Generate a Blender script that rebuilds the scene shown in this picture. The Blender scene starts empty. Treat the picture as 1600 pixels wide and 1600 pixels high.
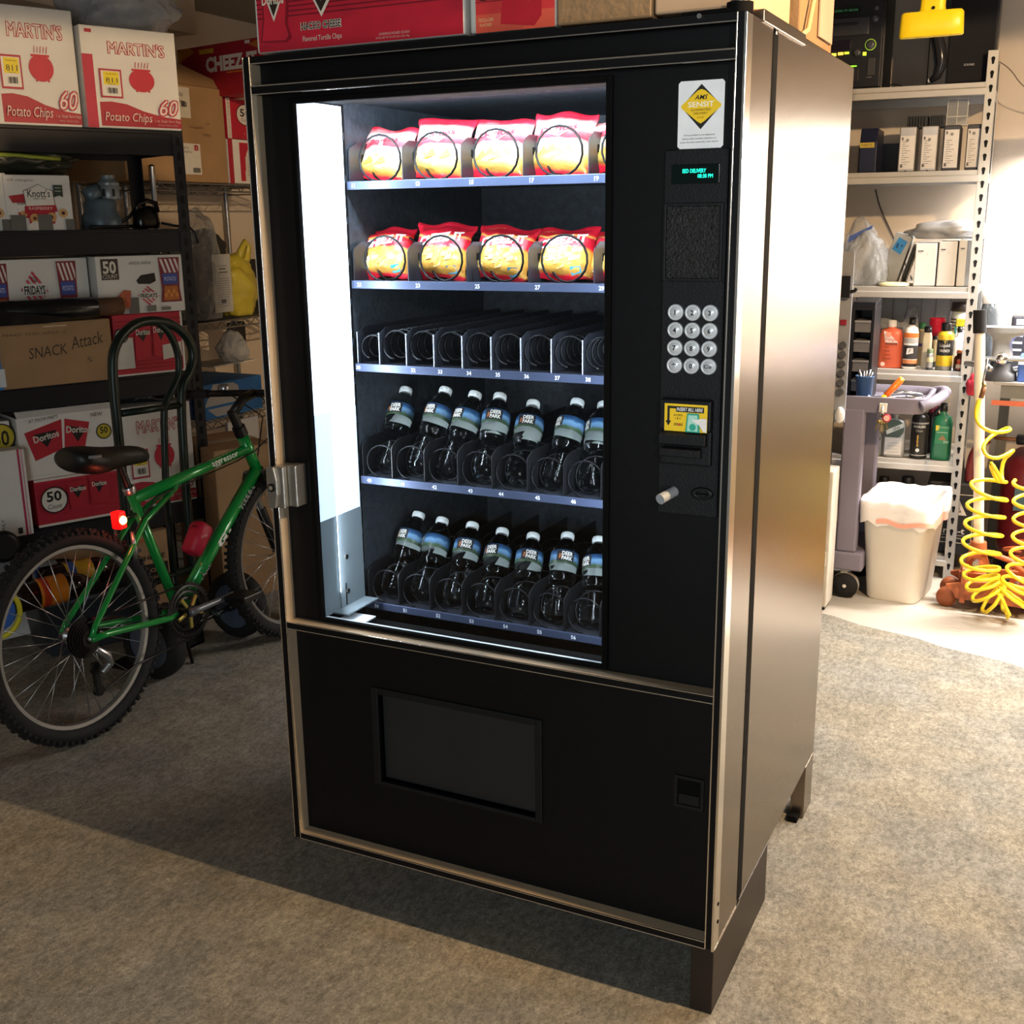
import bpy, math, random, bmesh
from mathutils import Vector as V, Matrix, noise as mnoise

S = bpy.context.scene
COL = S.collection
PI = math.pi
R_ = math.radians
random.seed(7)

# ------------------------------------------------------------------ camera
CF, CX, CY, CZ, CYAW, CPIT, CROL = 1761.59, 1.4931, -1.861, 1.52, .4607, -.2537, -.0131
_f = V((-math.sin(CYAW) * math.cos(CPIT), math.cos(CYAW) * math.cos(CPIT), math.sin(CPIT)))
_r = V((math.cos(CYAW), math.sin(CYAW), 0)); _u = _r.cross(_f)
_cr, _sr = math.cos(CROL), math.sin(CROL)
_r, _u = _cr * _r + _sr * _u, -_sr * _r + _cr * _u
CO = V((CX, CY, CZ))
cam = bpy.data.cameras.new('camera'); camo = bpy.data.objects.new('camera', cam); COL.objects.link(camo)
cam.sensor_width = 36; cam.lens = CF / 1600 * 36; cam.clip_start = .02
camo.matrix_world = Matrix(((_r.x, _u.x, -_f.x, CO.x), (_r.y, _u.y, -_f.y, CO.y), (_r.z, _u.z, -_f.z, CO.z), (0, 0, 0, 1)))
S.camera = camo

# ------------------------------------------------------------------ world, lights, exposure
S.view_settings.view_transform = 'Standard'; S.view_settings.look = 'None'
S.view_settings.gamma = 1; S.view_settings.exposure = 0; S.view_settings.use_curve_mapping = False
W = bpy.data.worlds.new('room_surround'); S.world = W; W.use_nodes = True
W.node_tree.nodes['Background'].inputs[0].default_value = (.80, .92, 1, 1)
W.node_tree.nodes['Background'].inputs[1].default_value = .13
def light(name, kind, loc, energy, col, aim=None, **k):
    d = bpy.data.lights.new(name, kind); o = bpy.data.objects.new(name, d); COL.objects.link(o)
    d.energy = energy; d.color = col; o.location = loc
    for a, b in k.items(): setattr(d, a, b)
    if aim is not None:
        o.rotation_euler = (V(aim) - V(loc)).to_track_quat('-Z', 'Y').to_euler()
    return o
# warm ceiling bulb of the garage, right of the machine and level with its front
light('ceiling_bulb_light', 'SPOT', (2.35, -.03, 2.43), 370, (1, .69, .39), aim=(2.35, -.03, 0), spot_size=R_(175), spot_blend=.02, shadow_soft_size=.035)
# shop lamp over the workbench, right of the frame, under its hood
light('bench_lamp_light', 'AREA', (1.95, 2.98, 1.83), 100, (1, .95, .90), aim=(1.95, 2.985, .6), shape='RECTANGLE', size=1.2, size_y=.16, spread=R_(150))
light('bench_wall_fill', 'AREA', (1.95, 3.44, 1.80), 85, (1, .95, .90), aim=(1.95, 3.46, .6), shape='RECTANGLE', size=1.2, size_y=.1, spread=R_(160))  # added second lamp to brighten back wall and machine side, no fixture here
# added fill lamp over the right floor, spread narrowed to keep the left dark
light('right_floor_fill', 'AREA', (2.2, 1.75, 2.46), 34, (1, .95, .88), aim=(1.85, 1.5, 0), shape='RECTANGLE', size=1.0, size_y=.3, spread=R_(94))
# added fill light behind the camera to lift front faces and left boxes
light('front_fill_light', 'AREA', (1.5, -3.15, 1.15), 40, (.88, .97, 1), aim=(-.2, .6, 1.3), shape='RECTANGLE', size=.9, size_y=2.0)
# added spot that brightens the sticker and keypad, no clamp lamp stands there
light('panel_fill_spot', 'SPOT', (2.5, -2.5, 1.95), 150, (1, .96, .90), aim=(.93, 0, 1.46), spot_size=R_(24), spot_blend=.8, shadow_soft_size=.08)
# lamp tubes in the vending machine door: across the head and up the left side
light('door_head_lamp_light', 'AREA', (.42, .10, 1.728), 9, (.78, .89, 1), aim=(.42, .36, 1.50), shape='RECTANGLE', size=.62, size_y=.03)
light('door_side_lamp_light', 'AREA', (.10, .09, 1.20), 5.5, (.80, .90, 1), aim=(.40, .32, 1.20), shape='RECTANGLE', size=.03, size_y=.95)
light('door_right_lamp_light', 'AREA', (.742, .09, 1.20), 5, (.80, .90, 1), aim=(.40, .32, 1.20), shape='RECTANGLE', size=.03, size_y=.95)
S.cycles.use_denoising = True
S.cycles.max_bounces = 10; S.cycles.transparent_max_bounces = 12; S.cycles.transmission_bounces = 8
S.cycles.caustics_refractive = True; S.cycles.blur_glossy = .5; S.cycles.caustics_reflective = False
S.cycles.sample_clamp_indirect = 6

# ------------------------------------------------------------------ placing: photograph pixel -> point on a real plane
def ray(px, py): return _r * ((px - 800) / CF) + _u * ((800 - py) / CF) + _f
def hit(px, py, p, n):
    d = ray(px, py); n = V(n); return CO + d * ((V(p) - CO).dot(n) / d.dot(n))
def onX(px, py, x): return hit(px, py, (x, 0, 0), (1, 0, 0))
def onY(px, py, y): return hit(px, py, (0, y, 0), (0, 1, 0))
def onZ(px, py, z=0): return hit(px, py, (0, 0, z), (0, 0, 1))
class Frame:
    def __init__(s, o, deg):
        s.o = V(o); a = R_(deg); s.a = a
        s.t = V((math.cos(a), math.sin(a), 0)); s.n = V((-math.sin(a), math.cos(a), 0))
    def h(s, px, py, y=0):
        q = hit(px, py, s.o + s.n * y, s.n) - s.o
        return q.dot(s.t), q.z
    def w(s, x, y, z): return s.o + s.t * x + s.n * y + V((0, 0, z))
    def m(s, x, y, z, rot=0): return Matrix.Translation(s.w(x, y, z)) @ Matrix.Rotation(s.a + R_(rot), 4, 'Z')

# ------------------------------------------------------------------ materials
def lin(h):
    if isinstance(h, str):
        c = [int(h[i:i + 2], 16) / 255 for i in (0, 2, 4)]
        return tuple(((x + .055) / 1.055) ** 2.4 if x > .04045 else x / 12.92 for x in c)
    return h
MATS = {}
def mat(name, col, rough=.5, metal=0, var=.12, scale=12, bump=0, bscale=None, emit=0, trans=0, ior=1.45, spec=.5, alpha=1, coat=0, subs=0):
    if name in MATS: return MATS[name]
    c = lin(col); m = bpy.data.materials.new(name); m.use_nodes = True; MATS[name] = m
    nt = m.node_tree; N = nt.nodes; L = nt.links; b = N['Principled BSDF']
    b.inputs['Roughness'].default_value = rough; b.inputs['Metallic'].default_value = metal
    b.inputs['Specular IOR Level'].default_value = spec; b.inputs['IOR'].default_value = ior
    b.inputs['Alpha'].default_value = alpha
    if coat: b.inputs['Coat Weight'].default_value = coat; b.inputs['Coat Roughness'].default_value = .1
    if trans: b.inputs['Transmission Weight'].default_value = trans
    b.inputs['Base Color'].default_value = (*c, 1)
    if emit:
        b.inputs['Emission Color'].default_value = (*c, 1); b.inputs['Emission Strength'].default_value = emit
    if var or bump:
        t = N.new('ShaderNodeTexCoord'); n = N.new('ShaderNodeTexNoise'); n.inputs['Scale'].default_value = scale; n.inputs['Detail'].default_value = 5
        L.new(t.outputs['Object'], n.inputs['Vector'])
        if var:
            r = N.new('ShaderNodeMapRange'); r.inputs[3].default_value = 1 - var; r.inputs[4].default_value = 1 + var
            r.inputs[1].default_value = .3; r.inputs[2].default_value = .7
            L.new(n.outputs['Fac'], r.inputs[0])
            x = N.new('ShaderNodeMix'); x.data_type = 'RGBA'; x.blend_type = 'MULTIPLY'; x.inputs[0].default_value = 1
            x.inputs[6].default_value = (*c, 1); L.new(r.outputs[0], x.inputs[7]); L.new(x.outputs[2], b.inputs['Base Color'])
        if bump:
            n2 = N.new('ShaderNodeTexNoise'); n2.inputs['Scale'].default_value = bscale or scale * 4; n2.inputs['Detail'].default_value = 4
            L.new(t.outputs['Object'], n2.inputs['Vector'])
            bp = N.new('ShaderNodeBump'); bp.inputs['Strength'].default_value = bump; bp.inputs['Distance'].default_value = .01
            L.new(n2.outputs['Fac'], bp.inputs['Height']); L.new(bp.outputs[0], b.inputs['Normal'])
    return m
def ink(h, rough=.5, emit=0):
    return mat('ink_%s_%d_%d' % (h, rough * 100, emit * 10), h, rough, var=.05, scale=30, emit=emit)
def film(name, col, rough=.12, density=.25, bump=.6, bscale=14):
    """thin clear plastic: mostly see-through with glossy wrinkles"""
    if name in MATS: return MATS[name]
    m = bpy.data.materials.new(name); m.use_nodes = True; MATS[name] = m
    nt = m.node_tree; N = nt.nodes; L = nt.links
    for n in list(N): N.remove(n)
    o = N.new('ShaderNodeOutputMaterial'); tr = N.new('ShaderNodeBsdfTransparent'); tr.inputs[0].default_value = (.93, .94, .95, 1)
    b = N.new('ShaderNodeBsdfPrincipled'); b.inputs['Base Color'].default_value = (*lin(col), 1); b.inputs['Roughness'].default_value = rough
    mx = N.new('ShaderNodeMixShader'); lw = N.new('ShaderNodeLayerWeight'); lw.inputs[0].default_value = .35
    mr = N.new('ShaderNodeMapRange'); mr.inputs[3].default_value = density; mr.inputs[4].default_value = min(1, density + .6)
    t = N.new('ShaderNodeTexCoord'); n = N.new('ShaderNodeTexNoise'); n.inputs['Scale'].default_value = bscale; n.inputs['Detail'].default_value = 6
    n.inputs['Distortion'].default_value = 1.2
    bp = N.new('ShaderNodeBump'); bp.inputs['Strength'].default_value = bump; bp.inputs['Distance'].default_value = .03
    L.new(t.outputs['Object'], n.inputs['Vector']); L.new(n.outputs['Fac'], bp.inputs['Height']); L.new(bp.outputs[0], b.inputs['Normal']); L.new(bp.outputs[0], lw.inputs['Normal'])
    L.new(lw.outputs['Facing'], mr.inputs[0]); L.new(mr.outputs[0], mx.inputs[0]); L.new(tr.outputs[0], mx.inputs[1]); L.new(b.outputs[0], mx.inputs[2]); L.new(mx.outputs[0], o.inputs[0])
    return m

# ------------------------------------------------------------------ mesh builder
_TXT = {}
def text_geo(s, shear=0, off=0):
    k = (s, shear, off)
    if k not in _TXT:
        c = bpy.data.curves.new('t', 'FONT'); c.body = s; c.size = 1; c.shear = shear; c.offset = off; c.resolution_u = 2
        o = bpy.data.objects.new('t', c); COL.objects.link(o)
        me = bpy.data.meshes.new_from_object(o)
        vs = [v.co.copy() for v in me.vertices]; fs = [tuple(p.vertices) for p in me.polygons]
        bpy.data.objects.remove(o); bpy.data.curves.remove(c); bpy.data.meshes.remove(me)
        if not vs: vs = [V((0, 0, 0))]
        _TXT[k] = (vs, fs)
    return _TXT[k]
class B:
    def __init__(s): s.v = []; s.f = []; s.mi = []; s.sm = []; s.mats = []
    def mid(s, m):
        if m not in s.mats: s.mats.append(m)
        return s.mats.index(m)
    def add(s, vs, fs, m, sm=False, M=None):
        o = len(s.v); i = s.mid(m)
        s.v += [tuple(M @ V(v)) for v in vs] if M is not None else [tuple(v) for v in vs]
        for f in fs: s.f.append(tuple(o + k for k in f)); s.mi.append(i); s.sm.append(sm)
        return s
    def box(s, x0, x1, y0, y1, z0, z1, m, M=None):
        vs = [(x, y, z) for z in (z0, z1) for y in (y0, y1) for x in (x0, x1)]
        return s.add(vs, [(0, 2, 3, 1), (4, 5, 7, 6), (0, 1, 5, 4), (2, 6, 7, 3), (0, 4, 6, 2), (1, 3, 7, 5)], m, False, M)
    def lathe(s, prof, m, n=20, M=None, sm=True, cap=True, sx=1, sy=1):
        vs = []; fs = []
        for r, z in prof:
            for k in range(n): a = 2 * PI * k / n; vs.append((r * sx * math.cos(a), r * sy * math.sin(a), z))
        for j in range(len(prof) - 1):
            for k in range(n): k2 = (k + 1) % n; fs.append((j * n + k, j * n + k2, j * n + n + k2, j * n + n + k))
        s.add(vs, fs, m, sm, M)
        if cap:
            caps = []
            if prof[0][0] > 1e-5: caps.append(tuple(range(n - 1, -1, -1)))
            if prof[-1][0] > 1e-5: caps.append(tuple((len(prof) - 1) * n + k for k in range(n)))
            if caps: s.add(vs, caps, m, False, M)
        return s
    def cyl(s, p0, p1, r, m, r1=None, n=14, sm=True):
        p0, p1 = V(p0), V(p1); d = p1 - p0
        M = Matrix.Translation(p0) @ d.to_track_quat('Z', 'Y').to_matrix().to_4x4()
        return s.lathe([(r, 0), (r if r1 is None else r1, d.length)], m, n, M, sm)
    def tube(s, pts, r, m, n=8, closed=False, sm=True):
        pts = [V(p) for p in pts]; K = len(pts); rs = r if isinstance(r, (list, tuple)) else [r] * K
        vs = []; fs = []; up = None
        for i, p in enumerate(pts):
            a = pts[(i - 1) % K] if (i or closed) else p; b = pts[(i + 1) % K] if (i < K - 1 or closed) else p
            t = (b - a).normalized() if (b - a).length > 1e-9 else V((0, 0, 1))
            if up is None: up = t.orthogonal().normalized()
            else:
                up = up - t * up.dot(t); up = up.normalized() if up.length > 1e-6 else t.orthogonal().normalized()
            w = t.cross(up)
            for k in range(n): q = 2 * PI * k / n; vs.append(p + (up * math.cos(q) + w * math.sin(q)) * rs[i])
        for i in range(K if closed else K - 1):
            j = (i + 1) % K
            for k in range(n): k2 = (k + 1) % n; fs.append((i * n + k, i * n + k2, j * n + k2, j * n + k))
        if not closed: fs += [tuple(range(n - 1, -1, -1)), tuple((K - 1) * n + k for k in range(n))]
        return s.add(vs, fs, m, sm)
    def prism(s, poly, w0, w1, m, M=None):
        """polygon in (u,v) extruded along w; M maps (u,v,w)"""
        n = len(poly); vs = [(u, v, w0) for u, v in poly] + [(u, v, w1) for u, v in poly]
        fs = [tuple(range(n - 1, -1, -1)), tuple(range(n, 2 * n))] + [(k, (k + 1) % n, n + (k + 1) % n, n + k) for k in range(n)]
        return s.add(vs, fs, m, False, M)
    def loft(s, secs, m, n=24, M=None, sm=True, cap=True, e=4):
        """superellipse sections (z, cx, cy, hx, hy)"""
        vs = []; fs = []
        for z, cx, cy, hx, hy in secs:
            for k in range(n):
                a = 2 * PI * (k + .5) / n; c, q = math.cos(a), math.sin(a)
                d = (abs(c) ** e + abs(q) ** e) ** (-1 / e); vs.append((cx + hx * c * d, cy + hy * q * d, z))
        for j in range(len(secs) - 1):
            for k in range(n): k2 = (k + 1) % n; fs.append((j * n + k, j * n + k2, j * n + n + k2, j * n + n + k))
        s.add(vs, fs, m, sm, M)
        if cap: s.add(vs, [tuple(range(n - 1, -1, -1)), tuple((len(secs) - 1) * n + k for k in range(n))], m, False, M)
        return s
    def ball(s, c, r, m, n=14, sx=1, sy=1, sz=1):
        prof = [(r * math.sin(PI * k / 8), -r * math.cos(PI * k / 8)) for k in range(9)]
        return s.lathe(prof, m, n, Matrix.Translation(c) @ Matrix.Diagonal((sx, sy, sz, 1)))
    def text(s, t, m, size, fn, w=None, align='c', shear=0, off=0):
        """flat print; fn(u,v)->point; the text is centred/left on u=0, its middle on v=0, 'size' = cap height"""
        vs, fs = text_geo(t, shear, off)
        x0 = min(v.x for v in vs); x1 = max(v.x for v in vs); y0 = min(v.y for v in vs); y1 = max(v.y for v in vs)
        sy = size / max(y1 - y0, 1e-6); sx = (w / max(x1 - x0, 1e-6)) if w else sy
        ox = (x0 + x1) / 2 if align == 'c' else x0
        return s.add([fn((v.x - ox) * sx, (v.y - (y0 + y1) / 2) * sy) for v in vs], fs, m)
    def make(s, name, parent=None, bevel=0, weld=False, seg=2):
        me = bpy.data.meshes.new(name); me.from_pydata(s.v, [], s.f)
        for m in s.mats: me.materials.append(m)
        me.polygons.foreach_set('material_index', s.mi); me.polygons.foreach_set('use_smooth', s.sm); me.update()
        o = bpy.data.objects.new(name, me); COL.objects.link(o)
        if parent is not None: o.parent = parent
        if bevel:
            b = o.modifiers.new('bevel', 'BEVEL'); b.width = bevel; b.segments = seg; b.limit_method = 'ANGLE'; b.angle_limit = R_(40)
        return o

def thing(name, label, cat, M=None, group=None):
    o = bpy.data.objects.new(name, None); COL.objects.link(o); o.empty_display_size = .05
    if M is not None: o.matrix_world = M if isinstance(M, Matrix) else Matrix.Translation(V(M))
    o['label'] = label; o['category'] = cat
    if group: o['group'] = group
    return o
def tag(o, label, cat, group=None):
    o['label'] = label; o['category'] = cat
    if group: o['group'] = group
    return o
def struct(o): o['kind'] = 'structure'; return o
def copy_thing(root, M, label=None):
    r = root.copy(); COL.objects.link(r); r.matrix_world = M
    if label: r['label'] = label
    for ch in root.children:
        c = ch.copy(); COL.objects.link(c); c.parent = r
        for g in ch.children: d = g.copy(); COL.objects.link(d); d.parent = c
    return r

# ------------------------------------------------------------------ flat print on a face
def face_fn(M, w):
    return lambda u, v: tuple(M @ V((u, v, w)))
def printing(ops, M, parent, name='print', w0=.0006, dw=.00025):
    """ops on a face whose local frame M maps (u,v,w)->parent space"""
    b = B(); layer = 0
    for op in ops:
        w = w0 + dw * layer; layer += 1; k = op[0]
        if k == 'r': _, u0, v0, u1, v1, c = op; b.add([(u0, v0, w), (u1, v0, w), (u1, v1, w), (u0, v1, w)], [(0, 1, 2, 3)], ink(c), False, M)
        elif k == 'p': _, pts, c = op; b.add([(u, v, w) for u, v in pts], [tuple(range(len(pts)))], ink(c), False, M)
        elif k == 'd':
            cu, cv, r, c = op[1:5]; ry = op[5] if len(op) > 5 else r
            b.add([(cu + r * math.cos(2 * PI * i / 28), cv + ry * math.sin(2 * PI * i / 28), w) for i in range(28)], [tuple(range(28))], ink(c), False, M)
        elif k == 't':
            _, s, u, v, h, c = op[:6]; q = op[6] if len(op) > 6 else {}
            ro = R_(q.get('rot', 0)); cr, sr = math.cos(ro), math.sin(ro)
            fn = lambda a, bb, u=u, v=v, w=w: tuple(M @ V((u + a * cr - bb * sr, v + a * sr + bb * cr, w)))
            b.text(s, ink(c, emit=q.get('emit', 0)), h, fn, q.get('w'), q.get('al', 'c'), q.get('sh', 0), q.get('off', 0))
    return b.make(name, parent)
FRONT = lambda x=0, y=0, z=0: Matrix(((1, 0, 0, x), (0, 0, -1, y), (0, 1, 0, z), (0, 0, 0, 1)))   # face looking to local -y
RIGHT = lambda x=0, y=0, z=0: Matrix(((0, 0, 1, x), (1, 0, 0, y), (0, 1, 0, z), (0, 0, 0, 1)))     # face looking to local +x

CARD = mat('cardboard_brown', '9a7a56', .8, var=.12, scale=6, bump=.15, bscale=60)
CARDW = mat('cardboard_white', 'd6d2ca', .65, var=.06, scale=5, bump=.1, bscale=50)
CARDR = mat('cardboard_red', 'b01c30', .55, var=.08, scale=6)
TAPE = mat('packing_tape', 'b59d78', .15, var=.05)
def carton(name, label, M, w, d, h, m, ops=(), side=None, tape=True, group=None, open_=False, cat='box', flap=None):
    """a closed carton: local x 0..w, y 0..d (front y=0), z 0..h"""
    t = thing(name, label, cat, M, group)
    b = B()
    if open_:
        k = .004
        b.box(0, w, 0, k, 0, h, m); b.box(0, w, d - k, d, 0, h, m); b.box(0, k, k, d - k, 0, h, m); b.box(w - k, w, k, d - k, 0, h, m); b.box(k, w - k, k, d - k, 0, k, m)
    else: b.box(0, w, 0, d, 0, h, m)
    b.make('body', t, bevel=.004)
    if open_:
        for q in (0, 1):
            f = B(); y = d * q; s = -1 if q == 0 else 1
            f.add([(0.004, y, h), (w - .004, y, h), (w - .004, y - s * .05 * (1 if q else .5), h + .02 + .02 * q), (.004, y - s * .05 * (1 if q else .5), h + .02 + .02 * q)], [(0, 1, 2, 3)], m); fo = f.make('flap', t)
            sol = fo.modifiers.new('s', 'SOLIDIFY'); sol.thickness = .004
    elif tape:
        b = B(); b.box(-.0008, w + .0008, d / 2 - .025, d / 2 + .025, h - .0002, h + .0009, TAPE); b.box(-.0009, 0, d / 2 - .025, d / 2 + .025, h - .06, h, TAPE); b.box(w, w + .0009, d / 2 - .025, d / 2 + .025, h - .06, h, TAPE)
        b.make('tape', t)
    if ops: printing(ops, FRONT(0, 0, 0), t)
    if side: printing(side, RIGHT(w, 0, 0), t, 'side_print')
    return t
# ================================================================== ROOM SHELL
ZC = 2.55
WALL = mat('painted_drywall', 'cdbfae', .85, var=.04, scale=3, bump=.05, bscale=80)
CEIL = mat('ceiling_paint', '7d766c', .9, var=.04, scale=3)
def concrete():
    m = mat('concrete_floor', 'a8a094', .6, var=.14, scale=2.2, bump=.1, bscale=50); return m
b = B(); b.box(-2.75, 4.2, -3.2, 3.75, -.1, 0, concrete()); struct(b.make('floor'))
b = B(); b.box(-2.75, 4.2, 3.6, 3.75, 0, ZC, WALL); struct(b.make('wall_back'))
b = B(); b.box(-2.75, -2.6, -3.2, 3.6, 0, ZC, WALL); struct(b.make('wall_left'))
b = B(); b.box(-2.599, -2.36, -3.2, 2.62, 2.385, ZC - .001, WALL); struct(b.make('trim_1'))
b = B(); b.box(-2.75, 4.2, -3.2, 3.75, ZC, ZC + .1, CEIL); struct(b.make('ceiling'))
b = B(); b.box(4.2, 4.35, -.6, 3.75, 0, ZC, mat('dark_wall_paint', '6e655a', .9, var=.06, scale=3)); struct(b.make('wall_right'))

def carpet_mat():
    m = mat('worn_carpet', '8d8474', .95, var=0, bump=0); nt = m.node_tree; N = nt.nodes; L = nt.links; b = N['Principled BSDF']
    b.inputs['Specular IOR Level'].default_value = .1
    t = N.new('ShaderNodeTexCoord')
    def noise(sc, det, ma=None, mb=None, dist=0, rough=.55):
        n = N.new('ShaderNodeTexNoise'); n.inputs['Scale'].default_value = sc; n.inputs['Detail'].default_value = det; n.inputs['Distortion'].default_value = dist; n.inputs['Roughness'].default_value = rough
        if ma:
            mp = N.new('ShaderNodeMapping'); mp.inputs['Scale'].default_value = ma; L.new(t.outputs['Object'], mp.inputs[0]); L.new(mp.outputs[0], n.inputs['Vector'])
        else: L.new(t.outputs['Object'], n.inputs['Vector'])
        return n.outputs['Fac']
    def rng(x, a, b_, lo, hi):
        r = N.new('ShaderNodeMapRange'); r.inputs[1].default_value = a; r.inputs[2].default_value = b_; r.inputs[3].default_value = lo; r.inputs[4].default_value = hi; L.new(x, r.inputs[0]); return r.outputs[0]
    def mul(a, c, op='MULTIPLY'):
        x = N.new('ShaderNodeMath'); x.operation = op; L.new(a, x.inputs[0]); L.new(c, x.inputs[1]); return x.outputs[0]
    blot = rng(noise(7, 4, dist=.6), .35, .68, .80, 1.10)          # trodden patches
    sx = rng(noise(5, 3, (6, .8, 1)), .4, .62, .94, 1.03)           # faint worn weave lines both ways
    sy = rng(noise(5, 3, (.8, 6, 1)), .4, .62, .94, 1.03)
    fine = mul(rng(noise(170, 4, rough=.85), .3, .7, .5, 1.4), rng(noise(70, 4, (1, .55, 1), rough=.7), .32, .6, .62, 1.1))
    spot = rng(noise(60, 5), .68, .76, 1, .55)
    v = mul(mul(mul(mul(blot, sx), sy), fine), spot)
    x = N.new('ShaderNodeMix'); x.data_type = 'RGBA'; x.blend_type = 'MULTIPLY'; x.inputs[0].default_value = 1
    cr = N.new('ShaderNodeMix'); cr.data_type = 'RGBA'; cr.inputs[6].default_value = (*lin('97938a'), 1); cr.inputs[7].default_value = (*lin('a29a8a'), 1); L.new(rng(noise(3, 3), .4, .6, 0, 1), cr.inputs[0])
    L.new(cr.outputs[2], x.inputs[6]); L.new(v, x.inputs[7]); L.new(x.outputs[2], b.inputs['Base Color'])
    bp = N.new('ShaderNodeBump'); bp.inputs['Strength'].default_value = .7; bp.inputs['Distance'].default_value = .006; L.new(mul(fine, blot), bp.inputs['Height']); L.new(bp.outputs[0], b.inputs['Normal'])
    return m
b = B(); e0 = onZ(1265, 955); e1 = onZ(1620, 1050)
xs = [-2.3, -1.0, e0.x] + [e0.x + (e1.x - e0.x) * k / 8 for k in range(1, 9)] + [2.4, 4.0]
ys = [2.5, 2.48, e0.y] + [e0.y + (e1.y - e0.y) * k / 8 + .012 * math.sin(k * 2.1) for k in range(1, 9)] + [1.95, 1.75]
K = len(xs)
vs = [(x, -3.1, .003) for x in xs] + [(x , y, .003) for x, y in zip(xs, ys)] + [(x, -3.1, .0) for x in xs] + [(x, y, 0.0) for x, y in zip(xs, ys)]
b.add(vs, [(k, k + 1, K + k + 1, K + k) for k in range(K - 1)] + [(K + k, K + k + 1, 3 * K + k + 1, 3 * K + k) for k in range(K - 1)], carpet_mat())
tag(b.make('carpet'), 'worn grey beige low pile carpet laid over the garage floor', 'carpet')

# ================================================================== VENDING MACHINE
BLACK = mat('black_laminate', '08080a', .45, var=.15, scale=40, bump=.04, bscale=400, spec=.22)
BLKPL = mat('black_plastic', '0e0f12', .5, var=.2, scale=60, bump=.12, bscale=300, spec=.3)
SATIN = mat('bronze_satin_steel', '827568', .27, 1, var=.03, scale=3)
CHROME = mat('chrome_trim', 'e6e0d6', .2, 1, var=.0)
LIP = mat('satin_trim_lip', 'c9b59a', .45, .4, var=.08, scale=20)
GASK = mat('rubber_gasket', '060606', .85, var=.1, spec=.15)
LINER = mat('cabinet_liner', '31373e', .55, .2, var=.35, scale=45, bump=.2, bscale=90)
TRAY = mat('tray_steel', '2a2d35', .38, .3, var=.1)
RAIL = mat('tray_rail', '46506a', .35, .4, var=.1)
COIL = mat('coil_wire', '15171a', .3, .7, var=.1)
WHITE = mat('white_enamel', 'dfe5ea', .45, var=.03)
H, ZB, Wd, DD, SE, HC = 1.83, .15, .99, .923, .197, 1.843
vm = thing('vending_machine', 'tall black and bronze glass-front snack and drink vending machine standing on the carpet', 'vending machine', (0, 0, 0))
b = B()
b.box(.955, Wd, SE, DD, ZB, HC, SATIN); b.box(0, .03, SE, DD, ZB, HC, SATIN); b.box(.03, .955, DD - .03, DD, ZB, HC, SATIN)
b.box(.03, .955, SE, DD - .03, HC - .03, HC, SATIN); b.box(.03, .955, SE, DD - .03, ZB, ZB + .03, SATIN)
b.make('cabinet', vm, bevel=.003)
b = B()   # dark inner compartment
b.box(.07, .086, SE + .004, .84, .5, 1.775, LINER); b.box(.80, .815, SE + .004, .84, .5, 1.775, LINER); b.box(.086, .80, .822, .84, .5, 1.775, LINER)
b.box(.086, .80, SE + .004, .822, 1.762, 1.775, LINER); b.box(.086, .80, SE + .004, .822, .5, .515, LINER)
b.make('inner_liner', vm)
b = B(); b.box(.012, .07, .176, SE, ZB + .012, HC - .022, GASK); b.box(.81, .9875, .169, SE - .0005, ZB + .012, HC - .022, GASK); b.box(.9875, .9907, .1675, SE + .0045, ZB + .012, HC - .024, GASK); b.box(.07, .81, .176, SE, 1.775, HC - .022, GASK); b.box(.07, .81, .176, SE, ZB + .012, .60, GASK)
b.make('door_seal', vm)
b = B()   # door body: hollow rim
b.box(.97, Wd, .032, .1685, ZB, H, SATIN); b.box(0, .02, .032, .1685, ZB, H, SATIN); b.box(.02, .97, .04, .1685, H - .018, H, SATIN); b.box(.02, .97, .04, .1685, ZB, ZB + .018, SATIN)
b.make('door_body', vm, bevel=.002)
b = B()   # outer frame bars
for z0, z1 in ((1.817, 1.83), (1.761, 1.776), (.662, .676), (.15, .164)): b.box(.016, .974, 0, .032, z0, z1, BLACK)
b.box(0, .016, 0, .032, ZB, H, BLACK); b.box(.974, .986, 0, .032, ZB, H, BLACK)
b.make('front_frame', vm)
b = B()   # bright lips lining the recesses
for z in (.164, .676, 1.776): b.box(.0165, .9735, .001, .031, z, z + .0016, LIP)
for z0, z1 in ((.1656, .662), (.6776, 1.761), (1.7776, 1.817)): b.box(.016, .0176, .001, .031, z0, z1, LIP)
b.make('recess_lip', vm)
b = B()   # thin chrome edges
for z in (1.817, 1.776, 1.761, .6765, .662, .1645, .150): b.box(.0165, .9735, -.0012, .002, z - .0011, z + .0011, CHROME)
for x, w in ((.001, .0012), (.0163, .0011), (.9738, .0013)): b.box(x - w, x + w, -.0014, .002, ZB, H, CHROME)
b.box(.9858, .9905, -.002, .033, ZB - .002, H - .001, CHROME)
b.make('chrome_edging', vm, bevel=.0006)
b = B(); b.box(.0176, .974, .031, .036, 1.777, 1.817, BLACK); b.make('top_panel', vm)
b = B()
b.box(.0176, .086, .031, .04, .6776, 1.761, BLACK); b.box(.757, .974, .031, .04, .6776, 1.761, BLACK); b.box(.086, .757, .031, .04, 1.753, 1.761, BLACK); b.box(.086, .757, .031, .04, .6776, .683, BLACK)
b.box(.75, .757, .04, .184, .683, 1.753, GASK); b.box(.02, .757, .04, .184, 1.753, 1.76, GASK); b.box(.02, .757, .04, .184, .60, .640, GASK); b.box(.092, .75, .038, .048, .640, .686, WHITE)
b.make('upper_panel', vm)
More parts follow.
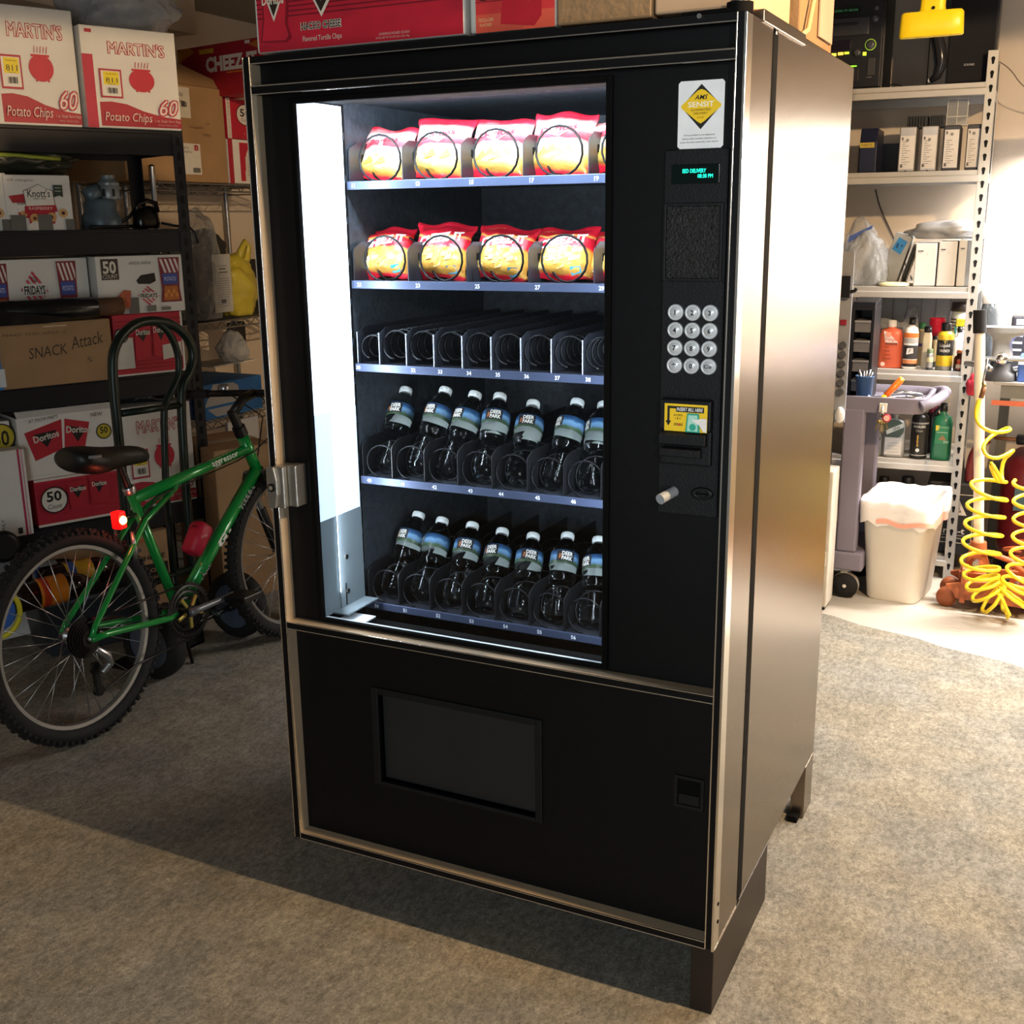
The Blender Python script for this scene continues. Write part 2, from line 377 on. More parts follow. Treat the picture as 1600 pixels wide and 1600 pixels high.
b = B(); b.box(.0176, .226, .031, .04, .1656, .662, BLACK); b.box(.6, .974, .031, .04, .1656, .662, BLACK); b.box(.226, .6, .031, .04, .1656, .327, BLACK); b.box(.226, .6, .031, .04, .533, .662, BLACK)
b.make('lower_panel', vm)
b = B()
for x0, x1, z0, z1 in ((.209, .226, .318, .548), (.6, .616, .318, .548), (.226, .6, .533, .548), (.226, .6, .318, .327)): b.box(x0, x1, .0265, .034, z0, z1, BLKPL)
b.make('delivery_frame', vm, bevel=.002)
b = B(); b.box(.229, .597, .041, .048, .331, .531, mat('flap_plastic', '1c1e21', .4, var=.1)); b.make('delivery_flap', vm, bevel=.002)
b = B()
for x0, x1, z0, z1 in ((.085, .098, .682, 1.753), (.745, .757, .682, 1.753), (.098, .745, 1.742, 1.753), (.098, .745, .682, .69)): b.box(x0, x1, .022, .034, z0, z1, GASK)
b.make('window_gasket', vm, bevel=.002)
def glass_mat():
    m = bpy.data.materials.new('window_glass'); m.use_nodes = True; nt = m.node_tree; N = nt.nodes; L = nt.links
    for n in list(N): N.remove(n)
    o = N.new('ShaderNodeOutputMaterial'); tr = N.new('ShaderNodeBsdfTransparent'); tr.inputs[0].default_value = (.95, .96, .96, 1)
    g = N.new('ShaderNodeBsdfGlossy'); g.inputs['Roughness'].default_value = .02; fr = N.new('ShaderNodeFresnel'); fr.inputs[0].default_value = 1.45
    mx = N.new('ShaderNodeMixShader'); L.new(fr.outputs[0], mx.inputs[0]); L.new(tr.outputs[0], mx.inputs[1]); L.new(g.outputs[0], mx.inputs[2]); L.new(mx.outputs[0], o.inputs[0])
    return m
b = B(); b.add([(.092, .036, .686), (.75, .036, .686), (.75, .036, 1.75), (.092, .036, 1.75)], [(0, 1, 2, 3)], glass_mat()); b.make('window_glass', vm)
# upright lamp along the left of the window: glowing cover above, white housing below glows weakly to look lit
GLOW = mat('lamp_diffuser', 'dcecff', .5, var=0, emit=2.2)
GLOW2 = mat('lamp_housing_glow', 'cfe4ff', .5, var=0, emit=.62)
b = B(); b.box(.088, .092, .040, .192, 1.13, 1.75, GLOW); b.make('lamp_diffuser', vm)
b = B(); b.box(.088, .093, .040, .192, .90, 1.129, GLOW2); b.make('lamp_housing', vm)
BRKT = mat('bracket_enamel', '6c777d', .45, var=.03)
b = B(); b.box(.0872, .0905, .040, .193, .684, .90, BRKT); b.box(.0905, .094, .10, .193, .684, .90, BRKT)
for z in (.80, .72): b.cyl((.094, .125, z), (.097, .125, z), .006, CHROME, n=10)
b.box(.09, .13, .07, .193, .684, .687, BRKT); b.box(.093, .095, .118, .121, .69, .74, GASK)
b.make('lamp_bracket', vm)
b = B(); b.box(.0865, .0905, .194, .203, .62, 1.765, GASK)
for z in range(12): b.box(.0905, .091, .196, .2, .75 + z * .085, .765 + z * .085, LINER)
b.make('slotted_upright', vm)

# trays, dividers, coils
ZT = (1.598, 1.394, 1.216, .964, .668)
NUMS = ([(11, 552, 284), (13, 653, 284), (15, 737, 283), (17, 831, 281), (19, 932, 277)],
        [(21, 561, 442), (23, 653, 447), (25, 746, 450), (27, 840, 453), (29, 940, 453)],
        [(30, 560, 573), (31, 604, 577), (32, 646, 580), (33, 688, 583), (34, 733, 585), (35, 778, 588), (36, 823, 590), (37, 871, 592), (38, 919, 595)],
        [(40, 577, 750), (41, 629, 757), (42, 679, 762), (43, 735, 769), (44, 783, 774), (45, 840, 779), (46, 896, 785)],
        [(50, 589, 950), (51, 633, 958), (52, 685, 966), (53, 737, 975), (54, 790, 983), (55, 843, 992), (56, 896, 1000)])
YF = .206
numink = ink('dfe6f2', .5)
for r in range(5):
    z = ZT[r]
    b = B(); b.box(.093, .795, YF, .80, z, z + .0025, TRAY); tr_ = b.make('tray', vm)
    b = B(); b.box(.091, .796, YF - .004, YF, z - .013, z + .004, RAIL); b.make('front_rail', tr_, bevel=.0008)
    for n, px, py in NUMS[r]:
        q = onY(px, py, YF - .004); b = B()
        b.text(str(n), numink, .0085, lambda u, v, q=q, z=z: (q.x + u, YF - .0045, z - .0045 + v), off=.02); b.make('slot_number', tr_)
    xs_ = [onY(px, py, YF).x for n, px, py in NUMS[r]]
    pitch = (xs_[-1] - xs_[0]) / (len(xs_) - 1)
    off = {0: -.018, 1: -.018, 2: -.014, 3: -.024, 4: -.024}[r]
    hgt = (.083, .083, .082, .088, .088)[r]
    lip = B()
    for k in range(len(xs_) + 1):
        x = xs_[0] + pitch * k + off
        if k == 0: x = .094
        if x > .77: continue
        d = B(); y0 = YF + .002
        poly = [(y0, z), (.79, z), (.79, z + hgt), (y0 + .03, z + hgt), (y0 + .004, z + hgt - .012), (y0, z + hgt - .02)]
        d.prism(poly, x, x + .0018, TRAY if r < 3 else mat('shaded_divider', '0f1013', .45, var=.1), Matrix(((0, 0, 1, 0), (1, 0, 0, 0), (0, 1, 0, 0), (0, 0, 0, 1))))  # lower two rows use a darker copy to match their dimmer light
        if r < 2: d.box(x + .0018, x + .0022, .25, .268, z + .045, z + .06, GASK)
        if r == 2: d.cyl((x + .001, y0, z), (x + .001, y0, z + hgt - .01), .0016, mat('wire_edge', '9aa0ac', .3, .8, var=0), n=6)
        d.make('divider', tr_)
    # coils: the helix of each lane
    for k in range(len(xs_)):
        x0 = (xs_[0] + pitch * k + off + (.004)) if k else .098
        x1 = xs_[0] + pitch * (k + 1) + off - .004
        rad = min((x1 - x0) / 2, .046 if r < 2 else .036 if r > 2 else .033); cx = (x0 + x1) / 2; zc = z + .004 + rad + (.012 if r == 2 else 0)
        tp = (.095, .095, .03, .085, .085)[r]; n = int((.78 - YF - .02) / tp)
        c = B(); pts = []
        for i in range(n * 18 + 1):
            a = 2 * PI * i / 18 - PI / 2
            pts.append((cx - rad * math.cos(a), YF + .008 + (tp * (i / 18 - 1) + .028 if i > 18 else .028 * i / 18), zc + rad * math.sin(a)))
        c.tube(pts, .0024 if r < 3 else .0019, COIL, n=6); c.make('coil', tr_)
# keypad side
b = B(); b.box(.851, .961, .024, .032, 1.004, 1.629, BLKPL); b.make('control_panel', vm, bevel=.002)
b = B(); b.box(.864, .947, .0215, .025, 1.574, 1.605, mat('display_window', '04100e', .15, var=0)); dsp = b.make('display', vm, bevel=.001)
b = B(); cy = ink('19f0c0', .5, 3)
b.text('EED DELIVERY', cy, .0062, lambda u, v: (.884 + u, .0212, 1.5945 + v), w=.040, align='l'); b.text('08:38 PM', cy, .0062, lambda u, v: (.910 + u, .0212, 1.586 + v), w=.026, align='l')
b.make('display_text', dsp)
b = B()
for x0, x1, z0, z1 in ((.853, .858, 1.415, 1.543), (.951, .956, 1.415, 1.543), (.858, .951, 1.538, 1.543), (.858, .951, 1.415, 1.42)): b.box(x0, x1, .018, .025, z0, z1, BLKPL)
b.make('changer_door_rim', vm, bevel=.001)
b = B(); b.box(.858, .951, .0225, .025, 1.42, 1.538, mat('textured_plate', '1a1b1e', .45, var=.7, scale=160, bump=.7, bscale=220)); b.make('changer_door', vm)
KEY = mat('key_cap', 'c9cfd4', .35, .2, var=.05); KEYR = mat('key_ring', '8f979d', .3, .6, var=.05)
for i, s in enumerate(('1', '2', '3', '4', '5', '6', '7', '8', '9', '*', '0', 'C/#')):
    cx, cz = .8775 + (i % 3) * .0305, 1.3625 - (i // 3) * .0303
    M = Matrix.Translation((cx, .0245, cz)) @ Matrix.Rotation(PI / 2, 4, 'X')
    b = B(); b.lathe([(.0138, 0), (.0138, .005), (.0128, .0062), (.0105, .0066), (.0102, .0058), (.0096, .0058), (.0092, .0068), (0, .007)], KEY, 20, M)
    k = b.make('key', vm)
    b = B(); b.text(s, ink('1a1c20'), .0088 if len(s) < 2 else .0072, lambda u, v, cx=cx, cz=cz: (cx + u, .0172, cz + v), off=.03); b.make('key_symbol', k)
b = B(); b.box(.858, .95, .006, .025, 1.16, 1.214, BLKPL); b.box(.858, .95, .012, .025, 1.098, 1.16, BLKPL); bl = b.make('bill_acceptor', vm, bevel=.003)
b = B(); b.prism([(0.002, 0), (.02, .004), (.02, .016), (.008, .02)], .864, .935, BLKPL, Matrix(((0, 0, 1, 0), (-1, 0, 0, .014), (0, 1, 0, 1.112), (0, 0, 0, 1)))); b.prism([(0.002, 0), (.018, .004), (.018, .02), (.008, .026)], .861, .944, BLKPL, Matrix(((0, 0, 1, 0), (-1, 0, 0, .014), (0, 1, 0, 1.133), (0, 0, 0, 1)))); b.make('bill_slot', bl, bevel=.001)
YL = 'f0c81e'
o = printing([('r', .867, 1.159, .944, 1.207, YL), ('r', .8875, 1.193, .938, 1.203, '17150f'), ('t', 'INSERT BILL HERE', .9125, 1.198, .0062, 'ffffff', dict(w=.047, sh=.2, off=.008)),
    ('r', .8725, 1.176, .8765, 1.203, '17150f'), ('p', [(.8695, 1.177), (.8795, 1.177), (.8745, 1.168)], '17150f'), ('r', .8725, 1.199, .889, 1.203, '17150f'),
    ('t', 'ACCEPTS', .892, 1.1875, .0036, '17150f', dict(w=.016)), ('t', '1 & 5', .892, 1.182, .0036, '17150f'), ('t', 'mei', .893, 1.172, .0062, '17150f', dict(w=.015)), ('d', .8945, 1.1715, .0018, 'd84a3a'),
    ('p', [(.906, 1.159), (.932, 1.159), (.930, 1.192), (.909, 1.192)], '2aa58a'), ('p', [(.909, 1.161), (.928, 1.161), (.927, 1.189), (.911, 1.189)], 'a9dccb'), ('d', .919, 1.168, .006, '2aa58a'), ('p', [(.917, 1.183), (.924, 1.181), (.934, 1.184), (.944, 1.184), (.944, 1.160), (.938, 1.161), (.931, 1.172), (.92, 1.178)], 'ece8e2')], FRONT(0, .006, 0), bl, 'instruction_label')
o['label'] = 'yellow bill instruction label with black arrow'
b = B(); gk = ink('b8f23a', .5, 4)
for x in (.885, .912): b.add([(x - .004, -.0005, 1.1472), (x, -.0005, 1.141), (x + .004, -.0005, 1.1472), (x, -.0005, 1.1438)], [(0, 1, 3), (1, 2, 3)], gk)
b.make('bill_light', bl)
b = B(); b.cyl((.882, .025, 1.046), (.868, -.012, 1.038), .0095, mat('return_button_grey', '8b8f93', .45, var=.05), n=18); b.make('coin_return_button', vm, bevel=.001)
b = B(); b.lathe([(.021, 0), (.020, .005), (.013, .007), (.010, .004)], BLKPL, 24, Matrix.Translation((.934, .0245, 1.047)) @ Matrix.Rotation(PI / 2, 4, 'X'), sy=.55); b.box(.921, .947, .018, .0215, 1.0455, 1.0485, GASK); b.make('coin_slot', vm)
b = B()
for x0, x1, z0, z1 in ((.895, .901, .424, .490), (.947, .953, .424, .490), (.901, .947, .484, .490), (.901, .947, .424, .43)): b.box(x0, x1, .028, .034, z0, z1, BLKPL)
b.box(.901, .947, .0305, .0316, .43, .484, GASK); b.box(.904, .944, .029, .0306, .432, .452, BLKPL); b.make('coin_return_cup', vm)
M = FRONT(0, .0308, 0)
stk = printing([('p', [(.871, 1.634), (.875, 1.63), (.945, 1.63), (.949, 1.634), (.949, 1.732), (.945, 1.736), (.875, 1.736), (.871, 1.732)], 'e9ecee'), ('p', [(.91, 1.660), (.944, 1.696), (.91, 1.7305), (.876, 1.696)], '17140f'),
    ('p', [(.91, 1.669), (.916, 1.6725), (.9435, 1.694), (.944, 1.698), (.916, 1.7205), (.91, 1.7225), (.904, 1.7205), (.876, 1.698), (.8765, 1.694), (.904, 1.6725)], YL),
    ('t', 'AMS', .910, 1.710, .0075, '17140f', dict(w=.022, sh=.25, off=.02)), ('t', 'SENSIT', .910, 1.699, .0085, 'f6f2e6', dict(w=.044, off=.015)), ('t', 'GUARANTEED', .910, 1.6905, .0036, '6a4a14', dict(w=.034)), ('t', 'DELIVERY', .910, 1.685, .0036, '6a4a14', dict(w=.024)), ('t', 'SYSTEM', .910, 1.6785, .0028, 'b08a20', dict(w=.012)),
    ('t', 'If your product is not delivered,', .909, 1.651, .0032, '55585c', dict(w=.052)), ('t', 'please make another selection or', .909, 1.6455, .0032, '55585c', dict(w=.058)), ('t', 'press the coin return for a full refund.', .909, 1.640, .0032, '55585c', dict(w=.064))], M, vm, 'sticker')
stk['label'] = 'white sticker with yellow diamond delivery emblem'
STEEL = mat('brushed_steel', '9c9890', .35, .9, var=.1, scale=30)
b = B(); b.box(.022, .05, -.022, .03, .94, 1.028, STEEL); b.prism([(0, 0), (.02, .0), (.026, .03), (.026, .06), (.02, .088), (0, .088)], -.03, -.02, STEEL, Matrix(((1, 0, 0, .012), (0, 0, 1, .0), (0, 1, 0, .94), (0, 0, 0, 1)))); b.box(.05, .072, -.008, .03, .942, 1.03, STEEL)
b.make('lock_handle', vm, bevel=.002); b = B(); b.cyl((.026, -.034, .985), (.026, -.029, .985), .009, mat('lock_core', '2a2826', .3, .8), n=16); b.cyl((.026, -.0352, .985), (.026, -.034, .985), .005, CHROME, n=12); b.make('lock_cylinder', vm)
b = B(); b.cyl((.972, .02, 1.83), (.972, .02, 1.846), .021, GASK, n=18); b.cyl((.972, .02, 1.846), (.972, .02, 1.853), .015, STEEL, n=16); b.prism([(.88, .008), (.972, .0), (.985, .02), (.972, .045), (.88, .016)], 1.831, 1.837, GASK); b.cyl((.913, -.001, 1.828), (.913, -.004, 1.828), .004, CHROME, n=8); b.make('top_hinge', vm)
b = B(); b.box(.80, .994, .09, .40, 1.826, 1.846, SATIN); b.make('roof_bracket', vm, bevel=.002)
b = B(); b.box(.945, Wd, .004, .43, .004, .148, mat('leg_paint', '2b231e', .45, .3, var=.1)); b.make('leg', vm, bevel=.002)
b = B(); b.box(.03, .075, .30, .55, .004, .149, MATS['leg_paint']); b.make('leg', vm, bevel=.002)
for x0, x1 in ((.955, Wd), (.0, .035)):
    b = B(); b.box(x0, x1, .83, DD, .004, ZB, SATIN); b.box(x0, x1 - .01, .80, .83, .0, .02, GASK); b.make('leg', vm, bevel=.002)
b = B(); b.box(.985, .9912, .006, .19, .146, .149, CHROME); b.make('leg_edging', vm)
b = B()
for y, z in ((.012, .24), (.014, .20), (.17, .62), (.165, .49)): b.cyl((Wd, y + .01, z), (Wd + .0015, y + .01, z), .004, GASK, n=8)
b.make('side_screw', vm)
b = B(); b.prism([(.10, .07), (.158, .07), (.166, .085), (.166, .125), (.10, .125)], .668, .671, WHITE); b.make('white_catch', vm)

# ------------------------------------------------------------------ goods inside
def bag_surface(w, h, th, seed):
    rnd = random.Random(seed); ph = [rnd.uniform(0, 6) for _ in range(6)]; sk = rnd.uniform(-.12, .12)
    def f(u, v, side=-1):      # u,v in -1..1 / 0..1 -> local point, front at -y
        e = (1 - abs(u) ** 2.6) ** .5 if abs(u) < 1 else 0
        g = max(0, min(1, (v - .05) / .16)) * max(0, min(1, (.93 - v) / .2)); g = g * (2 - g)
        x = u * w / 2 * (1 - .10 * g + .03 * math.sin(v * 9 + ph[0]) * (1 - g))
        y = side * (th / 2 * e * g + .0018) + .0022 * math.sin(u * 11 + ph[1]) * math.sin(v * 7 + ph[2]) * g + .004 * math.sin(u * 5 + ph[3]) * (1 - g)
        z = v * h + sk * u * w * .12 * v + .003 * math.sin(u * 4 + ph[4]) * (1 - g)
        return V((x, y, z))
    return f
def bag_mat(kind):
    n_ = 'snack_foil_' + kind
    if n_ in MATS: return MATS[n_]
    m = mat(n_, 'c01828', .28, var=0, bump=0); nt = m.node_tree; N = nt.nodes; L = nt.links; b = N['Principled BSDF']
    t = N.new('ShaderNodeTexCoord'); sp = N.new('ShaderNodeSeparateXYZ'); L.new(t.outputs['Object'], sp.inputs[0])
    ns = N.new('ShaderNodeTexNoise'); ns.inputs['Scale'].default_value = 22; ns.inputs['Detail'].default_value = 3; L.new(t.outputs['Object'], ns.inputs['Vector'])
    mr = N.new('ShaderNodeMapRange'); mr.inputs[2].default_value = .15; L.new(sp.outputs[2], mr.inputs[0])
    a = N.new('ShaderNodeMath'); a.operation = 'MULTIPLY_ADD'; a.inputs[1].default_value = .16; L.new(ns.outputs['Fac'], a.inputs[0]); L.new(mr.outputs[0], a.inputs[2])
    r = N.new('ShaderNodeValToRGB'); r.color_ramp.interpolation = 'LINEAR'; e = r.color_ramp.elements
    stops = [(.0, 'b01226'), (.13, 'b8152a'), (.16, 'b98a3c'), (.30, 'd8a44a'), (.46, 'c8923a'), (.50, 'c2182c'), (.64, 'cc2036'), (.66, 'e8b054'), (.69, 'c8182c'), (.95, 'c01a30'), (.97, 'e0a848'), (1.0, 'b01428')] if kind == 'crackers' else \
            [(.0, 'c01228'), (.12, 'c81a2c'), (.16, '8a6a2a'), (.28, 'e0b866'), (.46, 'efe0c4'), (.52, 'd8394a'), (.62, 'e06a6e'), (.70, 'f0d2cc'), (.86, 'd22a3e'), (1.0, 'c8182e')]
    e[0].position = stops[0][0]; e[0].color = (*lin(stops[0][1]), 1); e[1].position = stops[-1][0]; e[1].color = (*lin(stops[-1][1]), 1)
    for p, c in stops[1:-1]: q = e.new(p); q.color = (*lin(c), 1)
    L.new(a.outputs[0], r.inputs[0]); L.new(r.outputs[0], b.inputs['Base Color'])
    n2 = N.new('ShaderNodeTexNoise'); n2.inputs['Scale'].default_value = 55; n2.inputs['Detail'].default_value = 4; L.new(t.outputs['Object'], n2.inputs['Vector'])
    bp = N.new('ShaderNodeBump'); bp.inputs['Strength'].default_value = .55; bp.inputs['Distance'].default_value = .006; L.new(n2.outputs['Fac'], bp.inputs['Height']); L.new(bp.outputs[0], b.inputs['Normal'])
    return m
def snack_bag(kind, label, p0, p1, w, seed, group):
    p0, p1 = V(p0), V(p1); ax = p1 - p0; h = ax.length; z = ax.normalized(); x = V((1, 0, 0)); x = (x - z * x.dot(z)).normalized(); y = z.cross(x)
    M = Matrix(((x.x, y.x, z.x, p0.x), (x.y, y.y, z.y, p0.y), (x.z, y.z, z.z, p0.z), (0, 0, 0, 1)))
    t = thing('snack_bag', label, 'snack bag', M, group)
    f = bag_surface(w, h, .048, seed); NU, NV = 18, 18; b = B(); vs = []; fs = []
    for s in (-1, 1):
        for j in range(NV + 1):
            for i in range(NU + 1): vs.append(f(-1 + 2 * i / NU, j / NV, s))
    q = (NU + 1) * (NV + 1)
    for j in range(NV):
        for i in range(NU):
            a = j * (NU + 1) + i; fs.append((a, a + 1, a + NU + 2, a + NU + 1)); a += q; fs.append((a + NU + 1, a + NU + 2, a + 1, a))
    for j in range(NV):
        for i in (0, NU):
            a = j * (NU + 1) + i; c = (a, a + NU + 1, a + NU + 1 + q, a + q); fs.append(c if i == 0 else c[::-1])
    for i in range(NU):
        for j in (0, NV):
            a = j * (NU + 1) + i; c = (a, a + q, a + 1 + q, a + 1); fs.append(c if j == 0 else c[::-1])
    b.add(vs, fs, bag_mat(kind), True); b.make('bag', t)
    b = B(); wr = lambda cu, cv, k=1: (lambda u, v: tuple(f(cu + u / (w / 2), cv + v / h + .09 * u / (w / 2) * k, -1) + V((0, -.0014, 0))))
    if kind == 'crackers':
        b.text('CHEEZ-IT', ink('f6f2ea'), h * .17, wr(.05, .66), w=w * .78, off=.05); b.text('Original', ink('f6d27a'), h * .05, wr(-.4, .89), w=w * .3)
        for i in range(7):
            cu, cv = -.55 + .17 * i + .05 * (i % 2), .2 + .06 * ((i * 3) % 4)
            b.add([wr(cu, cv)(sx * w * .06, sz * h * .05) for sx, sz in ((-1, -1), (1, -.8), (1.1, 1), (-.9, 1.1))], [(0, 1, 2, 3)], ink('e0b05a' if i % 2 else 'efc878'))
        b.add([wr(-.62, .24)(sx * w * .10, sz * h * .11) for sx, sz in ((-1, -1), (1, -1), (1, 1), (-1, 1))], [(0, 1, 2, 3)], ink('e8d8b8'))
        b.add([wr(.62, .13)(sx * w * .08, sz * h * .05) for sx, sz in ((-1, -1), (1, -1), (1, 1), (-1, 1))], [(0, 1, 2, 3)], ink('3aa0d8'))
    else:
        b.add([wr(0, .64)(sx * w, sz * h) for sx, sz in ((-.36, .08), (-.05, .03), (.36, .12), (.30, .05), (.04, -.12), (-.02, -.1))], [(0, 1, 2, 5), (2, 3, 4, 5)], ink('f4e4da'))
        b.text('Doritos', ink('c8283a'), h * .10, wr(0, .66), w=w * .6, off=.03)
        for i in range(4):
            cu, cv = -.4 + .27 * i, .28 + .05 * (i % 2)
            b.add([wr(cu, cv)(sx * w * .12, sz * h * .09) for sx, sz in ((-1, -.8), (1, -.5), (.1, 1))], [(0, 1, 2)], ink('e8a23e'))
    b.make('bag_print', t)
def pair(b_, c_, y0, length):
    p0 = onY(b_[0], b_[1], y0); best = None
    for k in range(80):
        y = y0 + k * .004; q = onY(c_[0], c_[1], y); e = abs((q - p0).length - length)
        if best is None or e < best[0]: best = (e, q)
    return p0, best[1]
row1 = [((592, 276), (616, 202)), ((680, 275), (701, 187)), ((771, 274), (792, 188)), ((867, 272), (888, 178)), ((962, 271), (980, 188))]
row2 = [((598, 434), (612, 358)), ((682, 439), (701, 350)), ((776, 442), (799, 355)), ((873, 443), (889, 358)), ((966, 444), (982, 362))]
wh = ['leftmost', 'second from left', 'middle', 'second from right', 'cut-off rightmost']
for i, (a, c) in enumerate(row1):
    p0 = onY(a[0], a[1], .262); p0.z = ZT[0] + .006; q = onY(c[0], c[1], .315)
    snack_bag('corn', 'red and white tortilla chip bag, %s on the top vending shelf' % wh[i], p0, q, .142 if i else .13, 10 + i, 'bags on the top vending shelf')
for i, (a, c) in enumerate(row2):
    p0 = onY(a[0], a[1], .262); p0.z = ZT[1] + .006; q = onY(c[0], c[1], .315)
    snack_bag('crackers', 'red and gold cheese cracker bag, %s on the second vending shelf' % wh[i], p0, q, .142 if i else .132, 30 + i, 'bags on the second vending shelf')

WATER = mat('bottled_water', 'eef6f8', .03, var=0, trans=1, ior=1.33)
CAP = mat('bottle_cap', 'cfd6d8', .4, var=.05)
LW, LH = .0315, .20
def label_mat():
    m = mat('water_label', '2a6a9a', .4, var=0); nt = m.node_tree; N = nt.nodes; L = nt.links; b = N['Principled BSDF']
    t = N.new('ShaderNodeTexCoord'); sp = N.new('ShaderNodeSeparateXYZ'); L.new(t.outputs['Object'], sp.inputs[0])
    n = N.new('ShaderNodeTexNoise'); n.inputs['Scale'].default_value = 35; n.inputs['Detail'].default_value = 4; L.new(t.outputs['Object'], n.inputs['Vector'])
    a = N.new('ShaderNodeMath'); a.operation = 'MULTIPLY_ADD'; a.inputs[1].default_value = .02; L.new(n.outputs['Fac'], a.inputs[0]); L.new(sp.outputs[2], a.inputs[2])
    mr = N.new('ShaderNodeMapRange'); mr.inputs[1].default_value = .128; mr.inputs[2].default_value = .168; L.new(a.outputs[0], mr.inputs[0])
    r = N.new('ShaderNodeValToRGB'); e = r.color_ramp.elements; e[0].color = (*lin('b8b98a'), 1); e[1].position = 1; e[1].color = (*lin('1a3a5e'), 1)
    for p, c in ((.12, 'b8b98a'), (.16, '2c3c2a'), (.38, '3a5238'), (.5, '56789e'), (.72, '6a94b8'), (.82, '38608a')): q = e.new(p); q.color = (*lin(c), 1)
    L.new(mr.outputs[0], r.inputs[0]); L.new(r.outputs[0], b.inputs['Base Color']); return m
def water_bottle_parts(root):
    b = B(); prof = [(0.001, .004), (.018, .001), (.0265, .004), (.029, .012)]
    z = .016
    while z < .078: prof += [(.0312, z), (.0284, z + .0055)]; z += .0115
    prof += [(.0285, .082), (.0262, .088), (.0262, .092), (.0305, .099), (LW, .104), (LW - .001, .109), (LW, .114), (LW - .001, .121), (LW, .126), (LW, .16), (.030, .166), (.0265, .177), (.0195, .188), (.0135, .1945), (.0128, .20), (.0001, .2005)]
    b.lathe(prof, WATER, 28, cap=False); b.make('bottle', root)
    b = B(); b.lathe([(LW + .0004, .127), (LW + .0007, .128), (LW + .0007, .159), (LW + .0004, .160)], label_mat(), 32, cap=False); b.lathe([(LW + .0003, .159), (LW + .0003, .128)], mat('label_back', 'f2f4f2', .6, var=0), 32, cap=False); lb = b.make('label', root)
    b = B(); rr = LW + .0011; cy_ = lambda cu, cv: (lambda u, v: (rr * math.sin((cu + u) / rr), -rr * math.cos((cu + u) / rr), cv + v))
    for k in range(8): b.add([cy_(-.022 + k * .005, .132)(0, 0), cy_(-.022 + k * .005 + .005, .132)(0, 0), cy_(-.022 + k * .005 + .005, .1575)(0, 0), cy_(-.022 + k * .005, .1575)(0, 0)], [(0, 1, 2, 3)], ink('161414'))
    rr += .0004
    b.text('DEER', ink('eeeee6'), .0095, cy_(.002, .1505), w=.025, off=.03); b.text('PARK', ink('eeeee6'), .0095, cy_(.002, .1395), w=.025, off=.03)
    b.add([cy_(-.0175, .144)(u, v) for u, v in ((0, -.006), (.004, -.006), (.006, .004), (.001, .006))], [(0, 1, 2, 3)], ink('a2603a'))
    b.make('label_print', lb)
    b = B(); b.lathe([(.0125, .1985), (.0148, .199), (.0148, .2105), (.0140, .2125), (.0001, .2128)], CAP, 24)
    for k in range(20): a = 2 * PI * k / 20; b.box(-.0006, .0006, .0146, .0153, .200, .2095, CAP, Matrix.Rotation(a, 4, 'Z'))
    b.make('cap', root)
B4 = [((604, 733), (634, 612)), ((655, 738), (696, 612)), ((699, 746), (742, 619)), ((759, 748), (781, 622)), ((811, 755), (833, 633)), ((864, 763), (902, 631)), ((923, 768), (944, 636))]
B5 = [((612, 930), (654, 806)), ((658, 939), (691, 815)), ((709, 947), (738, 823)), ((760, 957), (785, 832)), ((812, 966), (833, 839)), ((868, 971), (887, 839)), ((925, 981), (936, 845))]
proto = None; sp_ = [20, 5, -5, 35, 30, -25, -35, 0, -50, 35, 8, 42, 45, -20]
nm = ['first', 'second', 'third', 'fourth', 'fifth', 'sixth', 'seventh']
for r, row in enumerate((B4, B5)):
    for i, (a, c) in enumerate(row):
        p0, p1 = pair(a, c, .262, .205)
        z = (p1 - p0).normalized(); q = z.to_track_quat('Z', 'Y').to_matrix().to_4x4(); x = V((1, 0, 0)); x = (x - z * x.dot(z)).normalized(); y = z.cross(x)
        M = Matrix(((x.x, y.x, z.x, p0.x), (x.y, y.y, z.y, p0.y), (x.z, y.z, z.z, p0.z), (0, 0, 0, 1))) @ Matrix.Rotation(R_(sp_[r * 7 + i] - 18), 4, 'Z')
        lab = 'clear water bottle, %s from the left on the %s vending shelf' % (nm[i], ('fourth', 'bottom')[r]); g = 'water bottles on the %s vending shelf' % ('fourth', 'bottom')[r]
        if proto is None: proto = thing('water_bottle', lab, 'bottle', M, g); water_bottle_parts(proto)
        else: o = copy_thing(proto, M, lab); o['group'] = g

